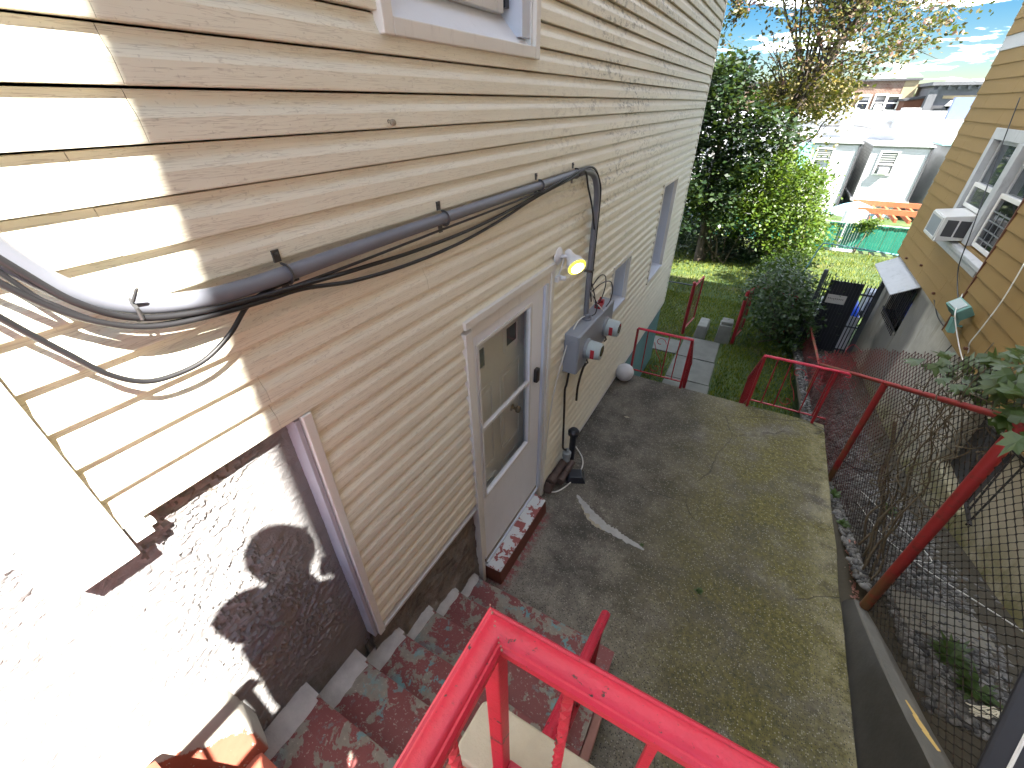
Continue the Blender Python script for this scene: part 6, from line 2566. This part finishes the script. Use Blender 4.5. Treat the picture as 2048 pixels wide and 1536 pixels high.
mb.hexa([(p0.x - .8, 80.8, p0.z), (p1.x + 1, 80.8, p1.z), (p1.x + 1, 90, p1.z), (p0.x - .8, 90, p0.z), (p0.x - .8, 80.8, p0.z + .25), (p1.x + 1, 80.8, p1.z + .25), (p1.x + 1, 90, p1.z + .25), (p0.x - .8, 90, p0.z + .25)])
mb.build('coping', 'stone_dark', BW)
p = PY(1838, 225, 81)
mb = MB()
mb.box(p.x - .2, p.x + 1.0, 80.9, 81.0, p.z - 1, p.z + .6)
mb.build('window', 'buff', BW)


# ================================================================== plants
def leaf_cloud(name, mat, C, size, parent=None, flat=0.25, asp=0.62, seed=1, up=0.5):
    """C: (N,3) leaf centres -> folded leaf quads"""
    q = np.random.default_rng(seed)
    N = len(C)
    nrm = q.normal(0, 1, (N, 3))
    nrm[:, 2] = np.abs(nrm[:, 2]) + up
    nrm /= np.linalg.norm(nrm, axis=1)[:, None]
    a = q.normal(0, 1, (N, 3))
    t = a - nrm * (a * nrm).sum(1)[:, None]
    t /= np.linalg.norm(t, axis=1)[:, None]
    s = np.cross(nrm, t)
    L = (size * q.uniform(.6, 1.25, N))[:, None]
    V = np.stack([C - t * L * .5, C + s * L * asp * .5 - nrm * L * .08 + t * L * .05, C + t * L * .55, C - s * L * asp * .5 - nrm * L * .08 + t * L * .05], 1)
    return quads_mesh(name, V, mat, parent)


def clumps(K, n, sig, pick, seed):
    q = np.random.default_rng(seed)
    out = []
    for k in range(K):
        c = pick(q)
        if c is None: continue
        m = max(2, int(q.poisson(n)))
        out.append(np.array(c)[None] + q.normal(0, 1, (m, 3)) * np.array(sig) * q.uniform(.6, 1.3))
    return np.concatenate(out)


def inpoly(u, v, poly):
    r = False
    j = len(poly) - 1
    for i in range(len(poly)):
        a, b = poly[i], poly[j]
        if (a[1] > v) != (b[1] > v) and u < (b[0] - a[0]) * (v - a[1]) / (b[1] - a[1]) + a[0]:
            r = not r
        j = i
    return r


def picker(poly, y0, y1):
    us = [p[0] for p in poly]
    vs_ = [p[1] for p in poly]

    def f(q):
        for _ in range(40):
            u, v = q.uniform(min(us), max(us)), q.uniform(min(vs_), max(vs_))
            if inpoly(u, v, poly):
                return tuple(PY(u, v, q.uniform(y0, y1)))
        return None
    return f


# leaning autumn tree
AT = thing('autumn_tree', 'tall leaning tree with sparse pink, gold and green autumn leaves', 'tree', (1.5, 18, z_lawn(18)))
tp = [(1.60, 18, z_lawn(18) - .1), (1.48, 18, 0.2), (1.33, 18, 1.6), (1.26, 18, 2.5), (1.40, 18, 3.5), (1.70, 18, 4.3), (2.12, 18, 5.25), (2.75, 18.1, 6.3), (3.3, 18.3, 7.4)]
tr = catmull(tp, 5)
mb = MB()
mb.tube(tr, [.19 - .15 * (i / (len(tr) - 1)) ** .8 for i in range(len(tr))], 9)
mb.build('trunk', 'bark', AT, smooth=True)
rs = random.Random(12)
AUT = [(1440, -40), (1505, 10), (1560, 30), (1535, 100), (1560, 150), (1640, 130), (1700, 140), (1760, 145), (1800, 120), (1860, 80), (1925, 20), (1905, -60), (1800, -420), (1600, -420), (1480, -300)]
GOLD = [(1500, 190), (1560, 150), (1640, 135), (1720, 165), (1690, 215), (1640, 240), (1560, 235), (1510, 225)]
limbs = MB()


def limb(a, b, r, sagz=.25, k=6):
    a, b = Vector(a), Vector(b)
    m1 = a + (b - a) * .35 + Vector((rs.gauss(0, .12), rs.gauss(0, .15), sagz * .5))
    m2 = a + (b - a) * .7 + Vector((rs.gauss(0, .15), rs.gauss(0, .15), sagz))
    pts = catmull([a, m1, m2, b], k)
    limbs.tube(pts, [r * (1 - .8 * i / (len(pts) - 1)) for i in range(len(pts))], 5)
    return pts


ends = []
pk = picker(AUT, 15.5, 20.5)
qq = np.random.default_rng(3)
for k in range(46):
    e = pk(qq)
    i = rs.randrange(int(len(tr) * .42), len(tr) - 1)
    pts = limb(tr[i], e, .045)
    ends.append(pts)
    for _ in range(3):
        j = rs.randrange(6, len(pts))
        p = pts[j]
        limb(p, p + Vector((rs.gauss(0, .5), rs.gauss(0, .4), rs.uniform(-.3, .6))), .013, .08, 4)
# bare fan of twigs on the left and low bare limbs on the right
for (u, v, y) in [(1515, 70, 17.5), (1522, 95, 17.6), (1535, 60, 17.8), (1548, 85, 17.3), (1560, 75, 18), (1506, 120, 17.5), (1570, 100, 17.6), (1528, 130, 17.9), (1545, 115, 17.4), (1500, 165, 17.8)]:
    limb(PY(1570, 205, 17.9), PY(u, v, y), .022, .3)
limb(PY(1566, 300, 18), PY(1720, 195, 17), .035, -.15)
limb(PY(1640, 252, 17.5), PY(1745, 258, 17), .016, .05)
limb(PY(1570, 330, 18), PY(1655, 250, 17), .03, -.1)
limb(PY(1572, 230, 18), PY(1690, 120, 17), .05, .3)
limb(PY(1572, 230, 18), PY(1640, 40, 18.6), .06, .3)
limb(PY(1590, 200, 18), PY(1765, 95, 17.5), .035, .25)
limb(PY(1700, 110, 17.3), PY(1880, 120, 17), .02, .2)
lb = limbs.build('limbs', 'bark', AT, smooth=True)
C = clumps(760, 24, (.26, .28, .19), pk, 31)
for pts in ends:
    q = np.random.default_rng(len(pts) + int(pts[-1].x * 1000) % 997)
    base = np.array([tuple(p) for p in pts[int(len(pts) * .55):]])
    C = np.concatenate([C, np.repeat(base, 5, 0) + q.normal(0, .16, (len(base) * 5, 3))])
leaf_cloud('crown', 'leaf_autumn', C, .125, AT, seed=4)
C = clumps(170, 26, (.22, .25, .18), picker(GOLD, 17, 20.5), 33)
leaf_cloud('crown', 'leaf_gold', C, .135, AT, seed=5)
C = clumps(16, 9, (.2, .2, .16), picker([(1600, 240), (1650, 245), (1690, 300), (1640, 300), (1600, 285)], 16.5, 17.5), 35)
leaf_cloud('crown', 'leaf_gold', C, .11, AT, seed=6)

# maple at the house corner, its shade put into a darker leaf colour
DM = thing('dark_maple', 'green maple with shade coloured into its leaves, close to the far corner of the beige house', 'tree', (-1, 16.2, z_lawn(16)))
mb = MB()
b_ = PY(1430, 330, 16.2)
mb.tube(catmull([(b_.x + .15, 16.2, -1.5), (b_.x + .1, 16.2, 0), (b_.x, 16.2, 1.2), (b_.x + .05, 16.2, 2.6), (b_.x + .3, 16.2, 4.2)], 5), [.12 - .0045 * i for i in range(21)], 8)
mb.build('trunk', 'bark', DM, smooth=True)
limbs = MB()
DK = [(1395, 150), (1425, 115), (1480, 105), (1505, 140), (1490, 165), (1500, 200), (1560, 235), (1605, 255), (1600, 290), (1540, 300), (1530, 330), (1480, 380), (1470, 440), (1330, 470), (1330, 200)]
pk = picker(DK, 14.9, 17.3)
for k in range(22):
    z = rs.uniform(.6, 3.8)
    limb((b_.x + .05, 16.2, z), pk(qq), .03, .15)
limb(PY(1430, 260, 16.2), PY(1600, 262, 15.8), .03, .1)
limbs.build('limbs', 'bark', DM, smooth=True)
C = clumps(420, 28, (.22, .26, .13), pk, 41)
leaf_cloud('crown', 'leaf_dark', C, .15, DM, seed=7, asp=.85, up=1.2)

# hanging spray of leaves at the top left of the sky
HS = thing('hanging_branch', 'thin twigs with pale leaves hanging into the sky beside the roof edge', 'branch', PY(1470, 10, 12.5))
limbs = MB()
hp = []
for (u0, v0, u1, v1) in [(1465, -60, 1462, 40), (1462, -20, 1468, 92), (1475, -60, 1490, 40), (1458, -40, 1450, 52), (1450, -60, 1600, -140)]:
    pts = limb(PY(u0, v0, 12.5), PY(u1, v1, 12.4), .008, -.05)
    hp += [tuple(p) for p in pts[3:]]
limbs.build('twigs', 'bark', HS)
hp = np.array(hp)
C = np.repeat(hp, 4, 0) + np.random.default_rng(3).normal(0, .085, (len(hp) * 4, 3))
leaf_cloud('leaves', 'leaf_autumn', C, .10, HS, seed=8)

# bright sunlit bush, dark hedge, gate shrub
def bush(name, label, poly, y0, y1, K, n, sig, size, mat, seed, stems, asp=.7, up=.6):
    t = thing(name, label, 'shrub', (PY(*poly[0], y0).x, (y0 + y1) / 2, z_lawn((y0 + y1) / 2)))
    pkx = picker(poly, y0, y1)
    global limbs
    limbs = MB()
    q = np.random.default_rng(seed)
    u = sum(p[0] for p in poly) / len(poly)
    for k in range(stems):
        e = pkx(q)
        x0 = PY(u, max(p[1] for p in poly), (y0 + y1) / 2).x + q.normal(0, .25)
        limb((x0, (y0 + y1) / 2, z_lawn((y0 + y1) / 2) - .05), e, .028, .1)
    limbs.build('stems', 'bark_pale', t, smooth=True)
    C = clumps(K, n, sig, pkx, seed + 1)
    C[:, 2] = np.maximum(C[:, 2], z_lawn((y0 + y1) / 2) + .03)
    leaf_cloud('foliage', mat, C, size, t, seed=seed + 2, asp=asp, up=up)
    return t


bush('sunlit_shrub', 'big bright yellow-green shrub in full sun in front of the leaning tree',
     [(1500, 320), (1560, 300), (1620, 320), (1650, 350), (1640, 430), (1650, 470), (1625, 500), (1560, 530), (1530, 490), (1490, 430), (1480, 370)],
     15.6, 18.0, 440, 28, (.24, .26, .18), .115, 'leaf_bright', 51, 26)
bush('leafy_shrub', 'mid green shrub between the dark maple and the bright shrub',
     [(1375, 370), (1430, 330), (1500, 330), (1520, 430), (1480, 470), (1400, 440), (1360, 430)], 15.6, 17.2, 170, 28, (.2, .24, .16), .11, 'leaf_bright', 55, 10)
bush('dark_hedge', 'dark hedge along the shady back edge of the lawn',
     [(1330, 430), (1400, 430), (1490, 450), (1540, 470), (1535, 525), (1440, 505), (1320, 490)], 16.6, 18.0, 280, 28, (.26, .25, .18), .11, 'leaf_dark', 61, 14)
bush('gate_shrub', 'dark green shrub spilling over the fence between garden gate and black gate',
     [(1515, 560), (1545, 535), (1600, 545), (1625, 560), (1635, 640), (1610, 660), (1600, 690), (1540, 690), (1525, 640), (1505, 600)], 9.2, 11.4, 190, 34, (.19, .22, .15), .085, 'leaf_vine', 71, 22)
bush('twining_vine', 'leafy creeper twined along the lower fence rail beside the black gate',
     [(1598, 560), (1615, 570), (1630, 640), (1622, 660), (1604, 640)], 9.0, 11.5, 90, 18, (.05, .2, .05), .07, 'leaf_vine', 81, 4)
bush('fence_creeper', 'small tuft of leaves hanging over the top of the green fence',
     [(1715, 447), (1760, 440), (1750, 452), (1725, 462)], 20.3, 20.7, 40, 14, (.14, .1, .07), .10, 'leaf_bright', 91, 3)
bush('yard_weeds', 'low leafy weeds at the foot of the bright shrub on the sunny lawn',
     [(1535, 520), (1600, 500), (1620, 520), (1590, 545), (1540, 550)], 13.2, 15.4, 90, 20, (.16, .16, .07), .09, 'leaf_bright', 95, 4)

# tree standing behind the mustard house, whose shade falls across the lawn
YT = thing('yard_tree', 'round green tree in the side yard behind the mustard house', 'tree', (5.7, 12.2, -1.3))
mb = MB()
mb.tube(catmull([(5.7, 12.2, -1.4), (5.75, 12.2, .4), (5.65, 12.25, 2.2), (5.7, 12.2, 4.2)], 5), [.11 - .005 * i for i in range(16)], 8)
mb.build('trunk', 'bark', YT, smooth=True)
limbs = MB()
for k in range(14):
    a_ = rs.uniform(0, 6.28)
    limb((5.68, 12.2, rs.uniform(1.8, 3.8)), (5.7 + 1.2 * math.cos(a_), 12.2 + 1.2 * math.sin(a_), rs.uniform(3.2, 6)), .03)
limbs.build('limbs', 'bark', YT)


def ball(q):
    d = q.normal(0, 1, 3)
    d = d / np.linalg.norm(d) * q.uniform(.45, 1) ** .5
    return (5.9 + d[0] * 0.8, 12.4 + d[1] * 1.0, 4.6 + d[2] * 1.5)


leaf_cloud('crown', 'leaf_bright', clumps(95, 22, (.2, .2, .16), ball, 77), .14, YT, seed=13)

# far trees along the horizon
q = np.random.default_rng(17)
N = 9000
xs = q.uniform(-120, 160, N)
hh = np.array([5.0 + 2.0 * mnoise.noise(Vector((x_ * .09, 0, 0))) + 1.4 * mnoise.noise(Vector((x_ * .3, 4, 0))) for x_ in xs])
zs = -3 + (hh + 3) * np.sqrt(q.uniform(0, 1, N))
o = leaf_cloud('far_trees', 'far_leaf', np.stack([xs, 170 + q.normal(0, 5, N), zs], 1), 2.0, seed=3)
tag(o, 'distant line of green trees along the horizon', 'trees', kind='stuff')


# grass
def grass(name, N, x0, x1, y0, y1, L0, L1, skip, seed):
    q = np.random.default_rng(seed)
    x_ = q.uniform(x0, x1, N)
    y_ = q.uniform(y0, y1, N)
    keep = ~skip(x_, y_)
    dens = np.array([mnoise.noise(Vector((a * 1.1, b * 1.1, 2))) for a, b in zip(x_, y_)])
    keep &= q.uniform(-1, 1, N) < dens + .75
    x_, y_ = x_[keep], y_[keep]
    n = len(x_)
    z_ = np.array([z_lawn(b) + 0.02 * mnoise.noise(Vector((a, b, 3))) for a, b in zip(x_, y_)])
    a = q.uniform(0, 6.28, n)
    L = q.uniform(L0, L1, n)
    ln = q.uniform(.1, .7, n)
    b = np.stack([x_, y_, z_ - .005], 1)
    w = np.stack([np.cos(a + 1.57), np.sin(a + 1.57), 0 * a], 1) * (L * .09)[:, None]
    tip = b + np.stack([np.cos(a) * L * ln, np.sin(a) * L * ln, L * np.sqrt(1 - ln * ln)], 1)
    mid = b + (tip - b) * .55 + np.stack([0 * a, 0 * a, L * .12], 1)
    V = np.stack([b - w, b + w, mid + w * .7, tip, mid - w * .7], 1)
    o = quads_mesh(name, V, 'grass_blade', nper=5)
    return tag(o, 'short green lawn grass behind the patio', 'grass', kind='stuff')


def skip(x, y):
    return ((x > .40) & (x < 1.26) & (y < 9.52)) | ((x > -.5) & (x < .44) & (y > 8.5) & (y < 9.25)) | ((x < -.0) & (y < 8.22)) | (x > 2.62) & (y < 9.9) | (x > 3.58) & (y < 10.25)


grass('grass', 46000, -1.6, 2.7, 5.5, 12.5, .04, .085, skip, 1)
grass('grass', 42000, -2.6, 7.2, 12.0, 20.4, .045, .10, skip, 2)

# ================================================================== the photographer whose shadow falls on the wall
PE = thing('person', 'standing person in dark blue shirt holding out a phone over the landing railing', 'person', (1.25, -.36, 1.752))


def skin_mesh(name, mat, verts, edges, radii, parent, root=0, sub=2):
    me = bpy.data.meshes.new(name)
    me.from_pydata(verts, edges, [])
    me.materials.append(M[mat])
    o = bpy.data.objects.new(name, me)
    COL.objects.link(o)
    par(o, parent)
    sk = o.modifiers.new('skin', 'SKIN')
    for i, r in enumerate(radii):
        sv = me.skin_vertices[0].data[i]
        sv.radius = (r, r) if not isinstance(r, tuple) else r
        sv.use_root = (i == root)
    sk.use_smooth_shade = True
    sb = o.modifiers.new('sub', 'SUBSURF')
    sb.levels = sb.render_levels = sub
    return o


FD = Vector((-.49, .87, 0))
RD = Vector((.87, .49, 0))
pel = Vector((1.20, -.27, 2.66))
chs = Vector((1.165, -.25, 3.02))
nck = Vector((1.10, -.195, 3.265))
hed = Vector((1.075, -.145, 3.385))
LS, RS_ = nck - RD * .175 - Vector((0, 0, .035)), nck + RD * .175 - Vector((0, 0, .035))
LH, RH = CAMP - _fw * .035 - _rt * .078 - Vector((0, 0, .01)), CAMP - _fw * .035 + _rt * .078 - Vector((0, 0, .01))
LE, RE = Vector((.915, -.26, 2.99)), Vector((1.33, -.075, 2.97))
feet = [(pel - RD * .11, Vector((1.13, -.33, 1.752))), (pel + RD * .11, Vector((1.35, -.22, 1.752)))]
V_ = [pel, (pel + chs) / 2, chs, nck, hed, hed + Vector((-.01, .015, .06)), LS, LE, LE + (LH - LE) * .85, RS_, RE, RE + (RH - RE) * .85]
R_ = [(.15, .115), (.14, .105), (.155, .11), .075, .085, .088, .058, .042, .028, .058, .042, .028]
E_ = [(0, 1), (1, 2), (2, 3), (3, 4), (4, 5), (2, 6), (6, 7), (7, 8), (2, 9), (9, 10), (10, 11)]
for hip, ft in feet:
    i = len(V_)
    kn = hip + (ft - hip) * .5 + FD * .03
    an = ft + Vector((0, 0, .08))
    V_ += [hip - Vector((0, 0, .06)), kn, an, an + FD * .14 - Vector((0, 0, .04))]
    R_ += [.09, .06, .042, .035]
    E_ += [(0, i), (i, i + 1), (i + 1, i + 2), (i + 2, i + 3)]
skin_mesh('body', 'skin', [tuple(v) for v in V_], E_, R_, PE)
sv_ = [0, 1, 2, 3, 6, 7, 9, 10]
nm = {v: i for i, v in enumerate(sv_)}
skin_mesh('shirt', 'shirt', [tuple(V_[0] - Vector((0, 0, .04)))] + [tuple(V_[i]) for i in sv_[1:3]] + [tuple(V_[3] - Vector((0, 0, .015)))] + [tuple(V_[i]) for i in sv_[4:]],
          [(0, 1), (1, 2), (2, 3), (2, 4), (4, 5), (2, 6), (6, 7)], [.225, .22, .20, .09, .09, .075, .09, .072], PE)
tv = [0] + list(range(12, 20))
skin_mesh('trousers', 'trousers', [tuple(V_[0])] + [tuple(V_[i]) for i in (12, 13, 14, 16, 17, 18)], [(0, 1), (1, 2), (2, 3), (0, 4), (4, 5), (5, 6)],
          [(.165, .13), .105, .075, .06, .105, .075, .06], PE)
for i in (15, 19):
    a = V_[i] + Vector((0, 0, 0))
    mb = MB()
    mb.sphere((0, 0, 0), 1, 14)
    mb.v = [tuple(a - FD * .06 + FD * (p[0] * .145) + Vector((-FD.y, FD.x, 0)) * (p[1] * .052) + Vector((0, 0, max(-.035, p[2] * .055)))) for p in mb.v]
    mb.build('shoe', 'shoe', PE, smooth=True)
HD = hed + Vector((-.005, .01, .045))
mb = MB()
mb.sphere((HD.x - FD.x * .015, HD.y - FD.y * .015, HD.z + .03), .113, 20, (.92, .96, 1.02))
mb.build('hair', 'hair', PE, smooth=True)
mb = MB()
fc = HD + FD * .045 - Vector((0, 0, .02))
mb.sphere((0, 0, 0), 1, 18)
mb.v = [tuple(fc + RD * (p[0] * .072) + FD * (p[1] * .078) + Vector((0, 0, p[2] * .105))) for p in mb.v]
fo = mb.build('face', 'skin', PE, smooth=True)
mb = MB()
ns = fc + FD * .078
mb.add([ns + Vector((0, 0, .025)), ns - RD * .016 - Vector((0, 0, .02)), ns + RD * .016 - Vector((0, 0, .02)), ns + FD * .024 - Vector((0, 0, .016))], [(0, 1, 3), (0, 3, 2), (1, 2, 3)])
mb.build('nose', 'skin', fo)
for s_ in (-1, 1):
    mb = MB()
    e = fc + FD * .070 + RD * (.03 * s_) + Vector((0, 0, .028))
    mb.sphere(tuple(e), .011, 10)
    mb.build('eye', 'plastic_white', fo, smooth=True)
    mb = MB()
    e = fc + RD * (.074 * s_) - FD * .01
    mb.sphere((0, 0, 0), 1, 10)
    mb.v = [tuple(e + RD * (p[0] * .01) + FD * (p[1] * .02) + Vector((0, 0, p[2] * .032))) for p in mb.v]
    mb.build('ear', 'skin', fo, smooth=True)
mb = MB()
mo = fc + FD * .066 - Vector((0, 0, .05))
mb.bar(mo - RD * .022, mo + RD * .022, .012, .008)
mb.build('mouth', 'tag_red', fo)
for hd_, s_, el in ((LH, -1, LE), (RH, 1, RE)):
    mb = MB()
    mb.sphere((0, 0, 0), 1, 12)
    up_ = -_dn
    mb.v = [tuple(hd_ + _rt * (p[0] * .02) + up_ * (p[1] * .042) - _fw * (p[2] * .03)) for p in mb.v]
    hn = mb.build('hand', 'skin', PE, smooth=True)
    for k in range(4):
        L = (.062, .07, .066, .05)[k]
        st = hd_ + up_ * (.03 - .02 * k) + _rt * (.012 * s_)
        mb = MB()
        mb.tube([st, st + _fw * .012 + _rt * (.008 * s_), st + _fw * .018 - _rt * (L * .35 * s_), st + _fw * .016 - _rt * (L * .7 * s_)], [.0088, .0085, .008, .006], 7)
        mb.build('finger', 'skin', hn, smooth=True)
    mb = MB()
    st = hd_ + up_ * .01 - _fw * .015
    mb.tube([st, st - _fw * .012 - _rt * (.02 * s_), st - _fw * .008 - _rt * (.045 * s_)], [.0105, .0095, .007], 7)
    mb.build('thumb', 'skin', hn, smooth=True)
PH = MB()
pc = CAMP - _fw * .018
PH.obox(pc, _rt * .076, -_dn * .036, _fw * .004)
o = PH.build('phone', 'plastic_black', bev=.003)
tag(o, 'black phone held level in both hands by the standing person', 'phone')
